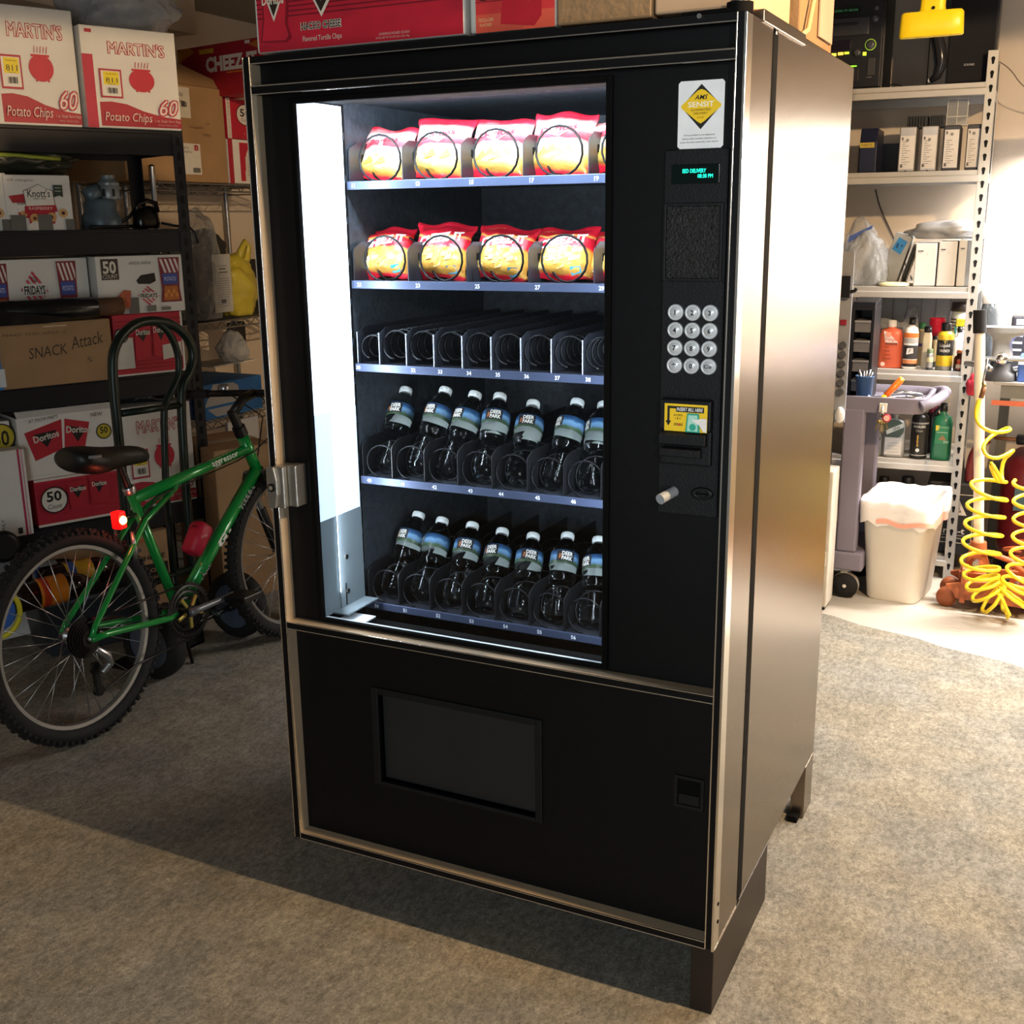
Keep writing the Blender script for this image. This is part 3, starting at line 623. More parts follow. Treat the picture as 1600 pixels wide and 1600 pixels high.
# ------------------------------------------------------------------ boxes on the roof
def roofbox(px0, px1, y, d, h, py=60, **k):
    x0, x1 = onY(px0, py, y).x, onY(px1, py, y).x
    return x0, x1
x0 = onY(402, 80, .06).x; x1 = onY(729, 57, .06).x - .002; w = x1 - x0
RD = 'c81f36'
ops = [('r', .006, 0.002, w - .004, .30, RD)]
ops += [('r', .006 + .0, .062 + .0085 * k, w - .006, .0645 + .0085 * k, '7c1020') for k in range(6)]
ops += [('p', [(.012, .02), (.075, .016), (.086, .024), (.078, .05), (.084, .10), (.09, .2), (.018, .2), (.02, .06)], '8c1224'), ('p', [(.016, .022), (.072, .02), (.08, .028), (.073, .05), (.078, .1), (.085, .2), (.023, .2), (.024, .06)], 'cc2238'),
        ('p', [(.032, .092), (.047, .055), (.064, .088)], 'e9dccb'), ('p', [(.036, .094), (.047, .064), (.061, .091)], '2a1c14'), ('t', 'Doritos', .047, .094, .016, 'ded6c0', dict(w=.052, off=.03)),
        ('p', [(.125, .115), (.160, .055), (.205, .118)], 'e9dccb'), ('p', [(.13, .117), (.159, .064), (.198, .118)], '2a1c14'), ('p', [(.142, .117), (.160, .083), (.184, .118)], 'd8cfc0'), ('t', 'Doritos', .165, .118, .026, 'ded6c0', dict(w=.11, off=.03)),
        ('t', 'NACHO CHEESE', .158, .041, .015, 'eadfce', dict(w=.094, off=.075)), ('t', 'NACHO CHEESE', .158, .041, .0135, '2a1414', dict(w=.091, off=.02)), ('t', 'Flavored Tortilla Chips', .160, .017, .0125, 'e6d2c6', dict(w=.090)),
        ('d', .318, .108, .0345, '2c1c18'), ('d', .318, .108, .032, 'e6ddd2'), ('t', 'Count', .318, .094, .013, '55504a', dict(w=.04)), ('t', '50', .318, .118, .026, '2c2420', dict(w=.034, off=.02)),
        ('t', '50 INDIVIDUAL PACKAGES 1 OZ. EACH', .322, .0135, .0045, 'e6c6be', dict(w=.066)), ('t', 'TOTAL NET WT 50 OZ (3 LB 2 OZ) 1.4kg', .318, .0065, .0045, 'e6c6be', dict(w=.073))]
carton('carton', 'red nacho tortilla chip box at the left on the vending machine roof', Matrix.Translation((x0, .06, 1.8435)), w, .26, .27, CARDW, ops, tape=True)
x2 = onY(735, 58, .06).x; x3 = onY(868, 45, .06).x; w2 = x3 - x2
ops = [('r', .012, .0, w2 - .001, .27, 'd8383a'), ('r', .012, 0, w2 - .001, .03, 'de5a44')] + [('r', .012, .05 + .009 * k, w2 - .002, .0515 + .009 * k, '8c1624') for k in range(5)]
ops += [('p', [(.062, .012), (.128, .004), (.142, .02), (.14, .2), (.06, .2), (.066, .05)], 'b81a2c'), ('p', [(.098, .09), (.118, .045), (.14, .084)], 'e6d8c8'), ('p', [(.102, .09), (.118, .053), (.136, .085)], '241a16'), ('d', .03, .082, .03, '2c1c18'), ('d', .03, .082, .028, 'e9e2d6'), ('t', 'Doritos', .12, .092, .012, 'ded6c0', dict(w=.04, off=.02)), ('t', 'Count', .03, .078, .01, '8a8278', dict(w=.026)), ('t', 'TORTILLA CHIPS', .034, .02, .006, 'f0c890', dict(w=.03)), ('t', 'FLAVORED', .034, .012, .005, 'f0c890', dict(w=.024))]
carton('carton', 'red orange chip box beside the nacho box on the vending machine roof', Matrix.Translation((x2, .06, 1.8435)), w2, .26, .27, CARDW, ops)
x4 = onY(870, 40, .06).x; x5 = onY(1019, 30, .06).x; x6 = onY(1166, 18, .06).x
t = carton('carton', 'plain brown carton with tape in the middle of the vending machine roof', Matrix.Translation((x4, .06, 1.8435)), x5 - x4, .3, .30, CARD)
b = B(); b.box(.06, .085, -.001, 0, .05, .30, TAPE); b.make('tape', t)
t = carton('carton', 'plain tan carton at the right end of the vending machine roof', Matrix.Translation((x5 + .004, .06, 1.8465)), min(x6, .975) - x5 - .004, .30, .30, mat('cardboard_tan', 'c8a684', .8, var=.08, scale=6))
t = carton('carton', 'dark brown carton with a loose flap at the back right of the vending machine roof', Matrix.Translation((.50, .43, 1.8465)), .475, .30, .32, CARD, tape=True)
b = B(); b.box(.477, .480, .15, .28, .02, .32, mat('cardboard_flap', 'b89a86', .8, var=.06)); b.make('flap', t)
b = B(); P = onX(1252, 52, .985); Q = onX(1266, 0, .985)
b.tube([(P.x - .004, P.y + .02, 1.848), (P.x, P.y + .055, 1.862), (P.x, Q.y + .03, 1.92), (Q.x, Q.y + .045, 1.99), (Q.x - .01, Q.y + .04, 2.1)], .005, mat('tan_cord', 'b7a77c', .5), n=8)
tag(b.make('cord'), 'tan cord rising beside the loose carton flap on the machine roof', 'cord')
# ================================================================== LEFT SIDE: black shelving, wire rack, boxes
g = onZ(285, 206, 1.86); FL = Frame((g.x, g.y, 0), 67)
BSHELF = mat('black_shelf_steel', '14151a', .5, .3, var=.15, scale=20)
BOARD = mat('particle_board', '3a2f26', .8, var=.2, scale=30)
sh = thing('storage_shelf', 'black steel storage shelf with slotted posts along the left side, full of boxes', 'shelf', FL.m(0, 0, 0))
SW, SD = 1.04, .44
LZ = (1.86, 1.503, .957, .43)
SLOT = mat('slot_dark', '030304', .9, var=0)
for x0, y0, sx, sy in ((-.045, 0, 1, 1), (-SW, 0, -1, 1), (-.045, SD - .045, 1, -1), (-SW, SD - .045, -1, -1)):
    b = B(); b.box(x0, x0 + .045, y0 if sy > 0 else y0 + .042, y0 + .003 if sy > 0 else y0 + .045, 0, 1.875, BSHELF); xx = x0 + .042 if sx > 0 else x0
    b.box(xx, xx + .003, y0, y0 + .045, 0, 1.875, BSHELF); p = b.make('post', sh, bevel=.001)
    if sy > 0:
        b = B()
        for k in range(34): z = .06 + k * .053; b.prism([(x0 + .014, z), (x0 + .031, z), (x0 + .028, z + .03), (x0 + .017, z + .03)], y0 - .0006, y0, SLOT, Matrix(((1, 0, 0, 0), (0, 0, 1, 0), (0, 1, 0, 0), (0, 0, 0, 1))))
        b.make('post_slots', p)['kind'] = 'stuff'
for z in LZ:
    b = B(); b.box(-SW + .02, -.02, .004, .008, z - .088, z, BSHELF); b.box(-SW + .02, -.02, .008, .03, z - .088, z - .084, BSHELF); b.box(-SW + .02, -.02, -.003, .004, z - .012, z, BSHELF); b.make('front_beam', sh, bevel=.002)
    b = B(); b.box(-SW + .02, -.02, SD - .008, SD - .004, z - .088, z, BSHELF); b.make('rear_beam', sh)
    b = B(); b.box(-SW + .003, -SW + .007, .03, SD - .03, z - .08, z - .01, BSHELF); b.box(-.007, -.003, .03, SD - .03, z - .08, z - .01, BSHELF); b.make('side_beam', sh)
    b = B(); b.box(-SW + .01, -.01, .01, SD - .01, z - .022, z - .004, BOARD); b.make('shelf_board', sh)

def fr(ops, w, h):
    out = []
    for o in ops:
        k = o[0]
        if k == 'r': out.append(('r', o[1] * w, o[2] * h, o[3] * w, o[4] * h, o[5]))
        elif k == 'p': out.append(('p', [(u * w, v * h) for u, v in o[1]], o[2]))
        elif k == 'd': out.append(('d', o[1] * w, o[2] * h, o[3] * w, o[4], (o[5] if len(o) > 5 else o[3] * w / h) * h))
        else:
            q = dict(o[6]) if len(o) > 6 else {}
            if 'w' in q: q['w'] *= w
            out.append(('t', o[1], o[2] * w, o[3] * h, o[4] * h, o[5], q))
    return out
def lbox(label, bl, tr, y, z0, d, m, ops=(), rot=0, group=None, frame=None, side=None, name='carton', z1=None, **k):
    F = frame or FL
    x0, _ = F.h(bl[0], bl[1], y); x1, zt = F.h(tr[0], tr[1], y); zt = z1 or zt
    w, h = x1 - x0, zt - z0
    return carton(name, label, F.m(x0, y, z0, rot), w, d, h, m, fr(ops, w, h), side=fr(side, d, h) if side else None, group=group, **k)
MR = 'a81c34'
def martins(strip=True):
    o = []
    if strip: o += [('r', .0, .0, .11, .72, 'b01f3c'), ('r', .11, 0, .135, .72, 'd6d2ca'), ('r', .05, .93, .12, .965, MR)]
    o += [('p', [(.14, .02), (1, .02), (1, .115), (.8, .135), (.6, .18), (.42, .245), (.26, .265), (.14, .255)], 'a31d30'),
          *[('t', "MARTIN'S", .57 + dx * .0065, .80 + dy * .0065, .118, MR, dict(w=.59)) for dx, dy in ((-1, -1), (1, -1), (-1, 1), (1, 1))], ('t', "MARTIN'S", .57, .80, .118, 'd3cabf', dict(w=.59)),
          ('d', .60, .49, .135, 'b81e34', .115), ('r', .50, .585, .70, .605, 'b81e34'), ('r', .53, .375, .55, .395, 'b81e34'), ('r', .66, .375, .68, .395, 'b81e34')]
    for k in range(5): o.append(('p', [(.535 + .032 * k, .615), (.543 + .032 * k, .615), (.548 + .034 * k, .675 - .01 * (k % 2)), (.542 + .034 * k, .675)], 'b8404e'))
    o += [('r', .155, .30, .385, .585, 'a8243a'), ('r', .172, .318, .368, .567, 'd8d2c8'), ('r', .195, .43, .355, .56, 'e0c81e'), ('t', '811', .277, .475, .05, '1d1a14', dict(w=.12)), ('t', 'Use By Date', .277, .535, .018, '6a5c14', dict(w=.11)), ('t', 'May 24', .277, .437, .014, '2a2418', dict(w=.07))]
    o += [('r', .225 + .013 * k, .345, .225 + .013 * k + (.009 if k % 3 else .004), .40, '2a2622') for k in range(8)]
    o += [*[('t', '60', .86 + dx * .01, .225 + dy * .01, .16, 'b02a40', dict(w=.20, sh=.3)) for dx, dy in ((-1, -1), (1, -1), (-1, 1), (1, 1))], ('t', '60', .86, .225, .16, 'd8c8c0', dict(w=.20, sh=.3)), ('t', 'Potato Chips', .42, .10, .115, 'd8c2b8', dict(w=.50, sh=.25, off=.0)), ('t', '1 oz. Single Serve Bags', .84, .085, .035, 'd0a8a4', dict(w=.28)), ('t', 'PRE-PRICED', .84, .045, .018, 'c08a88', dict(w=.22))]
    return o
lbox("white and red potato chip carton cut off by the left edge, on the top deck", (-14, 188), (111, 18), .0, 1.861, .36, CARDW, martins(False), z1=2.25)
lbox("white and red potato chip carton at the right end of the top deck", (139, 203), (272, 52), -.03, 1.861, .36, CARDW, martins(True))

def crumple(name, label, c, dims, m, seed, M=None, cat='plastic bag', det=4, amp=.28, group=None, pinch=None):
    """crumpled bag: displaced sphere with a flat base; c = centre of the base"""
    bm = bmesh.new(); bmesh.ops.create_icosphere(bm, subdivisions=det, radius=1); vs = []; sd = V((seed * 3.7, seed * 1.3, seed * 2.1))
    for v in bm.verts:
        p = v.co.copy(); n = mnoise.fractal(p * 1.6 + sd, 1, 2, 4) ; r = mnoise.ridged_multi_fractal(p * 2.2 + sd, 1, 2, 4, 1, 2) - 1.2
        q = p * (1 + amp * n + amp * .35 * r)
        z = max(q.z, -.72)
        if pinch and z > pinch: k = max(.25, 1 - (z - pinch) * 1.3); q.x *= k; q.y *= k
        vs.append((q.x * dims[0] / 2, q.y * dims[1] / 2, (z + .72) * dims[2] / 1.8))
    fs = [tuple(v.index for v in f.verts) for f in bm.faces]; bm.free()
    b = B(); b.add(vs, fs, m, True); o = b.make(name); o.matrix_world = (M if M is not None else Matrix())
    return tag(o, label, cat, group)
CLEAR = film('clear_plastic', 'c9cccf', .12, .22, .8, 9); CLEARD = film('clear_plastic_dense', 'b9bcc0', .15, .45, .9, 12)
x, z = FL.h(178, 40, .1)
t = crumple('plastic_bag', 'crumpled clear bag of brown scraps lying on the potato chip cartons', 0, (.42, .26, .22), CLEARD, 3, FL.m(-.13, .17, 2.214))
b = B()
for k in range(5): b.box(-.02, .02, -.05, .05, -.008, .008, mat('brown_scrap', '5a3a30', .6), Matrix.Translation((-.12 + .06 * k, .01 * (k % 3), .07 + .012 * (k % 2))) @ Matrix.Rotation(.5 * k, 4, 'Z') @ Matrix.Rotation(.4 * k - .6, 4, 'Y'))
b.make('brown_scraps', t)

# second deck
kn = [('r', .02, .0, .98, .01, 'b8b2a6'), ('t', 'VA chargers', .25, .9, .06, '6a675f', dict(w=.38, sh=.3)), ('p', [(.05, .62), (.28, .66), (.30, .5), (.1, .5)], 'a3202c'), ('p', [(.16, .44), (.34, .50), (.34, .36), (.18, .34)], 'e2d9cc'), ('t', "Knott's", .24, .49, .05, '2c3a2c', dict(w=.14)), ('p', [(.16, .33), (.34, .33), (.33, .22), (.2, .24)], 'a8222e'), ('d', .25, .30, .05, 'c89a60'),
      ('p', [(.27, .72), (.38, .76), (.5, .84), (.62, .76), (.72, .72), (.74, .40), (.29, .40)], '4a4a44'), ('p', [(.28, .71), (.38, .75), (.5, .83), (.62, .75), (.71, .71), (.73, .40), (.30, .40)], 'dcd6ca'), ('t', "Knott's", .50, .67, .14, '24302a', dict(w=.34, off=.01)), ('t', 'BERRY FARM', .51, .575, .03, '3a443c', dict(w=.18)),
      ('p', [(.27, .44), (.74, .46), (.76, .34), (.26, .30)], 'a51c2c'), ('t', 'RASPBERRY', .51, .40, .055, 'e6c8be', dict(w=.36)), ('p', [(.30, .36), (.72, .36), (.70, .12), (.32, .12)], 'a8182a'), ('d', .40, .22, .07, 'c8965a'), ('d', .40, .22, .025, '5a1418'), ('d', .66, .24, .07, 'c8965a'), ('d', .66, .24, .025, '5a1418'), ('d', .84, .31, .07, 'caa06a'), ('d', .84, .31, .028, '4a1a18'), ('p', [(.3, .1), (.36, .16), (.46, .17), (.5, .02), (.3, .02)], 'd8cfc2'),
      ('r', .04, .0, .26, .28, '5c5a55'), ('r', .44, .0, .66, .29, '5c5a55'), ('r', .86, .0, 1, .2, '5c5a55'), ('p', [(.72, .82), (.86, .82), (.86, .6), (.8, .63), (.72, .6)], '26332a'), ('r', .74, .76, .84, .78, '8a9a88'), ('r', .74, .70, .84, .72, '8a9a88')]
lbox('white raspberry cookie carton beside the grey motor on the second deck', (14, 361), (108, 274), .01, 1.504, .30, CARDW, kn)
lbox('second white cookie carton cut off by the left edge of the photo', (-92, 361), (8, 270), .015, 1.504, .30, CARDW, [(o if o[0] != 't' else o) for o in kn])
t = crumple('plastic_bag', 'dark bag with a lime green stripe lying on the cookie cartons', 0, (.55, .24, .12), mat('dark_foil_bag', '23261f', .3, var=.4, scale=9, bump=.5, bscale=14), 8, FL.m(-.66, .14, 1.702))
b = B(); b.tube([(-.26, -.10, .07), (-.1, -.118, .062), (.05, -.118, .058), (.2, -.1, .05)], .008, ink('8f9a34'), n=6); b.make('green_stripe', t)
lbox('plain white sheet of foam board standing behind the dark striped bag', (92, 250), (99, 240), .3, 1.504, .02, CARDW, z1=1.77, name='foam_board', cat='board', tape=False)
# electric motor
MB = mat('motor_grey_blue', '56656e', .4, .2, var=.2, scale=20); MG = mat('motor_casting', '7f8486', .35, .2, var=.2, scale=25); BC = mat('black_cable', '0b0b0c', .45, var=.1)
x, z = FL.h(160, 355, .16); t = thing('power_tool', 'grey router motor with black cord lying on the second deck', 'power tool', FL.m(x, .16, 1.505) @ Matrix.Diagonal((.86, .86, .92, 1)))
b = B(); b.lathe([(.085, 0), (.09, .01), (.085, .05), (.07, .07), (.072, .105), (.06, .12)], MB, 28); b.make('motor_body', t)
b = B(); b.lathe([(.05, .12), (.052, .125), (.052, .165), (.045, .175), (.047, .185), (.03, .2), (.03, .215)], MG, 24, Matrix.Translation((.045, 0, 0)));
for k in range(8): a = k * PI / 4; b.box(.05, .055, -.006, .006, .13, .16, BC, Matrix.Translation((.045, 0, 0)) @ Matrix.Rotation(a, 4, 'Z'))
b.make('motor_cap', t, bevel=.001)
b = B(); b.lathe([(.02, 0), (.032, .004), (.034, .06), (.02, .066)], MB, 18, Matrix.Translation((-.07, -.02, .13)) @ Matrix.Rotation(1.2, 4, 'Y')); b.make('side_handle', t)
b = B(); b.tube([(.06, -.04, .02), (.11, -.05, .05), (.155, -.03, .09), (.19, 0, .085), (.185, .01, .05), (.15, -.03, .012), (.06, -.09, .008), (-.02, -.11, .008), (-.1, -.11, .008)], .007, BC); b.make('cord', t)
x, z = FL.h(229, 350, .1); t = thing('power_tool', 'small black power tool with curved handle beside the grey motor', 'power tool', FL.m(x, .1, 1.505))
b = B(); b.loft([(0, 0, 0, .045, .03), (.02, 0, 0, .05, .034), (.05, 0, 0, .045, .03), (.075, .01, 0, .03, .022), (.085, .01, 0, .01, .01)], mat('glossy_black', '08090a', .2, var=0), 20); b.make('body', t)
b = B(); b.tube([(-.04, 0, .05), (-.03, 0, .09), (.01, 0, .105), (.045, 0, .095), (.05, 0, .06)], .009, MATS['glossy_black']); b.make('handle', t)
b = B(); b.tube([(.05, -.02, .02), (.1, -.04, .008), (.15, -.05, .006), (.17, -.06, -.02), (.178, -.062, -.06)], .005, BC); b.make('cord', t)

# third deck
stripe = 'c23a4a'
def fridays(two):
    o = []
    def bag(u, v, a, hh):
        p = [('p', [(u, v), (u + a, v), (u + a * .93, v + hh * .3), (u + a, v + hh), (u, v + hh), (u + a * .08, v + hh * .3)], '7d2430')]
        for k in range(4): p.append(('p', [(u + a * (.06 + .22 * k), v + hh * .97), (u + a * (.17 + .22 * k), v + hh * .97), (u + a * min(.93, .37 + .22 * k), v + hh * (.66 if k < 3 else .8)), (u + a * min(.93, .26 + .22 * k), v + hh * .66)], 'd8cfc6'))
        p += [('r', u + a * .14, v + hh * .40, u + a * .86, v + hh * .64, '3a4f96'), ('t', 'POTATO', u + a * .5, v + hh * .52, hh * .09, 'd8d8e2', dict(w=a * .55)), ('p', [(u + a * .12, v + hh * .04), (u + a * .88, v + hh * .04), (u + a * .82, v + hh * .36), (u + a * .2, v + hh * .36)], 'b5682a')]
        for k in range(5): p.append(('d', u + a * (.25 + .13 * k), v + hh * (.16 + .08 * (k % 2)), a * .07, 'd88a3a', hh * .05))
        return p
    def logo(u, v, a, hh):
        p = []
        for k in range(5): p0 = -.5 + .2 * k + .04; p.append(('p', [(u + a * .5 * (p_ + q_), v + hh * .5 * (p_ - q_)) for p_, q_ in ((p0, -.5), (p0 + .1, -.5), (p0 + .1, .5), (p0, .5))], stripe))
        p += [('r', u - a * .42, v - hh * .14, u + a * .42, v + hh * .16, 'd8d2c8'), ('t', 'FRIDAYS', u, v, hh * .22, '1c1a18', dict(w=a * .74, off=.03)), ('t', 'TGI', u, v + hh * .26, hh * .12, '1c1a18', dict(w=a * .2))]
        return p
    if two: o = bag(.15, .06, .16, .88) + logo(.52, .5, .24, .66) + [('t', 'SNACKS', .53, .11, .09, '5a5650', dict(w=.14))] + bag(.72, .03, .17, .92)
    else:
        o = [('r', .055, .60, .25, .955, '3a3028'), ('t', '50', .15, .81, .22, 'd8d0c0', dict(w=.15, off=.03)), ('t', 'COUNT', .15, .655, .07, 'd8d0c0', dict(w=.17)), ('t', 'extra value', .5, .88, .07, '6a675f', dict(w=.25, sh=.3)), ('p', [(.44, .57), (.5, .66), (.66, .69), (.67, .55), (.6, .5), (.46, .51)], '15100f')]
        o += logo(.57, .30, .27, .36) + bag(.71, .17, .25, .78) + [('r', .32, .0, .44, .28, '5c5a55'), ('r', .53, .02, .64, .13, '77756c'), ('r', .70, .03, .81, .09, '77756c'), ('p', [(.06, .1), (.28, .42), (.36, .40), (.34, .1)], 'b0553a'), ('p', [(.1, .1), (.27, .36), (.3, .1)], 'c87848')]
    return o
x0, _ = FL.h(5, 607); x1, _ = FL.h(171, 496)
t = lbox('brown carton with scrawled snack note on the third deck under the black roll', (5, 612), (171, 496), -.05, .957, .40, CARD, [('t', 'SNACK', .42, .55, .17, '3a2c20', dict(w=.34, sh=.2, rot=4)), ('t', 'Attack', .77, .68, .2, '3a2c20', dict(w=.30, sh=.3, rot=8)), ('t', 'MAKE THIS AREA A', .32, .84, .04, '5c4833', dict(w=.55, sh=.2)), ('t', 'S', .78, .36, .08, '5c4833', dict(w=.05)), ('r', .4, .93, .6, .95, 'c8b090')], z1=1.183)
lbox('blue carton cut off by the left edge beside the brown scrawled carton', (-60, 607), (2, 520), -.05, .957, .3, mat('cardboard_blue', '2a6fae', .6), [('r', .5, .05, .97, .35, 'c8ccd0')], z1=1.17)
lbox('long white snack carton with two printed snack bags at the back of the third deck', (-45, 462), (135, 402), .04, 1.184, .26, CARDW, fridays(True))
lbox('red tortilla chip carton with two bags, right end of the third deck', (182, 573), (283, 487), .0, .957, .36, CARDR, [('r', 0, 0, 1, .03, 'd6cec4'), ('r', .97, 0, 1, 1, 'd6cec4')] + [('r', .02, .1 + .06 * k, .97, .112 + .06 * k, '7a1422') for k in range(14)] +
     [('p', [(.28, .22), (.5, .30), (.53, .9), (.30, .88)], 'b81e30'), ('p', [(.54, .30), (.78, .24), (.74, .9), (.56, .9)], 'b81e30'), ('r', .0, .12, .26, .62, 'c8c2b8'), ('d', .1, .66, .10, '1c1a18'), ('d', .1, .66, .08, 'd8d2c8'), ('p', [(.31, .7), (.50, .74), (.40, .54)], '1c1614'), ('p', [(.58, .76), (.74, .72), (.66, .54)], '1c1614'), ('t', 'Doritos', .41, .70, .1, 'd8cfc0', dict(w=.2, off=.02)), ('t', 'Doritos', .66, .72, .1, 'd8cfc0', dict(w=.2, off=.02)), ('p', [(.67, .22), (.95, .26), (.95, .5), (.67, .46)], 'c8c2b4')], z1=1.19)
lbox('white snack carton with handle hole and fifty count badge on the red carton', (157, 492), (283, 397), -.005, 1.1915, .34, CARDW, fridays(False))
# rolled black sheet lying on the brown carton, its cardboard core showing
xr, zr = FL.h(182, 478, .05); xl, zl = FL.h(-30, 478, .05)
t = thing('sheet_roll', 'black plastic sheet rolled round a cardboard tube on the brown carton', 'roll', FL.m(xr - .55, -.048, 1.1845))
b = B(); MX = Matrix.Translation((0, 0, .042)) @ Matrix.Rotation(PI / 2, 4, 'Y'); b.lathe([(.036, 0), (.04, .002), (.041, .3), (.038, .43), (.034, .435)], mat('black_sheet', '101113', .25, var=.2, scale=8, bump=.3, bscale=12), 24, MX); b.make('sheet', t)
b = B(); b.lathe([(.028, .43), (.033, .432), (.033, .53), (.029, .53), (.029, .44)], mat('cardboard_core', '5a3a22', .7), 22, MX, cap=False); b.make('core_tube', t)
b = B(); b.prism([(0, 0), (.34, .0), (.44, .012), (.2, .05), (.08, .12), (0, .13)], -.05, -.045, MATS['black_sheet'], Matrix(((1, 0, 0, -.1), (0, 0, 1, 0), (0, 1, 0, 0), (0, 0, 0, 1)))); b.make('loose_sheet_end', t, bevel=.001)

# fourth deck and below
dor2 = [('p', [(.14, .30), (.42, .44), (.44, .92), (.06, .76)], 'ae2230'), ('p', [(.44, .43), (.64, .36), (.72, .82), (.47, .92)], 'ae2230'), ('p', [(.15, .72), (.38, .76), (.27, .5)], '171412'), ('p', [(.50, .80), (.68, .72), (.58, .52)], '171412'), ('t', 'Doritos', .27, .67, .11, 'cfc6b8', dict(w=.26, off=.03, rot=10)), ('t', 'Doritos', .60, .72, .11, 'cfc6b8', dict(w=.25, off=.03, rot=-6)), ('d', .86, .64, .082, '1c1a14'), ('d', .86, .64, .07, 'b8a62c'), ('t', '50', .86, .66, .11, '1c1a14', dict(w=.08, off=.02)), ('t', 'AT SNOW PARTS', .26, .955, .055, '4a4842', dict(w=.3, sh=.3, rot=4)), ('t', 'NEW', .80, .93, .06, '3a3832', dict(w=.12)), ('r', .02, .06, .3, .065, 'b8b2a8')]
XA, _ = FL.h(64, 832); 
red50 = [('r', 0, 0, 1, .05, 'd2cac0'), ('r', 0, .95, 1, 1, 'cfc8bc')] + [('r', .01, .08 + .05 * k, 1, .09 + .05 * k, '84182a') for k in range(17)] + [('p', [(.38, .28), (.58, .34), (.6, .9), (.36, .84)], 'a81c2e'), ('p', [(.62, .34), (.84, .30), (.84, .92), (.62, .9)], 'a81c2e'), ('p', [(.40, .72), (.56, .76), (.47, .5)], '171412'), ('p', [(.66, .80), (.80, .76), (.72, .54)], '171412'), ('t', 'Doritos', .48, .70, .10, 'cfc6b8', dict(w=.18, off=.03)), ('t', 'Doritos', .73, .74, .10, 'cfc6b8', dict(w=.17, off=.03)), ('d', .20, .54, .155, '1c1614'), ('d', .20, .54, .14, 'd6d0c4'), ('t', '50', .20, .62, .22, '171412', dict(w=.17, off=.03)), ('t', 'Count', .20, .41, .1, '3a3632', dict(w=.16, sh=.3))]
lbox('red fifty count tortilla chip carton, lower of the two behind the bicycle saddle', (62, 832), (188, 738), -.02, .431, .36, CARDR, red50, z1=.612)
lbox('open white chip carton printed with two red bags, above the fifty count carton', (36, 745), (178, 627), -.02, .613, .34, CARDW, dor2, z1=.845, open_=True)
lbox('white carton with a yellow fifty badge cut off by the left edge', (-85, 800), (14, 655), .0, .431, .34, CARDW, [('d', .86, .86, .2, '1c1a14'), ('d', .86, .86, .18, 'b8a62c'), ('t', '50', .86, .85, .14, '1c1a14', dict(w=.22, off=.02))], z1=.84)
lbox('white carton with a thin red edge standing in front at the far left', (-70, 862), (36, 690), -.10, .434, .075, CARDW, [('r', .90, 0, .93, 1, 'a8324a'), ('r', .95, 0, .962, 1, 'c07a88'), ('r', .80, .03, .86, .1, '24221e'), ('t', 'DAILY', .62, .14, .035, '6a2a38', dict(w=.2, rot=85))], z1=.75, tape=False)
b = [o for o in martins(False)]
lbox('white and red potato chip carton standing behind the hand truck', (192, 787), (296, 629), .0, .431, .38, CARDW, b, z1=.835)
x, z = FL.h(232, 622, .1)
t = crumple('plastic_bag', 'bundle of black and silver bags on top of the standing chip carton', 0, (.26, .2, .07), mat('silver_black_film', '2c2d30', .18, .4, var=.5, scale=20, bump=.8, bscale=30), 12, FL.m(-.22, .15, .836))
# cardboard and a white sheet leaning below the fourth deck
lbox('brown cardboard sheet leaning on the shelf behind the rear wheel', (80, 935), (182, 838), .02, .02, .012, CARD, name='cardboard_sheet', cat='cardboard', tape=False, z1=.33)
lbox('white sheet leaning at the left behind the rear wheel', (-40, 935), (72, 850), .012, .02, .012, CARDW, name='white_sheet', cat='board', tape=False, z1=.335)
lbox('tan printed carton on the floor behind the pedal of the bicycle', (205, 950), (262, 800), -.03, .0, .3, mat('cardboard_tan2', 'b08d68', .8), [('r', .2, .4, .9, .62, '1e1a17'), ('t', 'CHESSE', .55, .70, .06, '2a221c', dict(w=.6, off=.03)), ('t', 'NACHO', .55, .54, .05, 'b08d68', dict(w=.5, off=.03)), ('t', 'Sauce', .55, .46, .05, 'b08d68', dict(w=.5)), ('r', .3, .9, .6, .95, 'b86a3a')], z1=.335)
lbox('large brown carton on the floor right of the shelf behind the front wheel', (356, 985), (430, 700), -.12, .0, .38, CARD, z1=.64, rot=0)
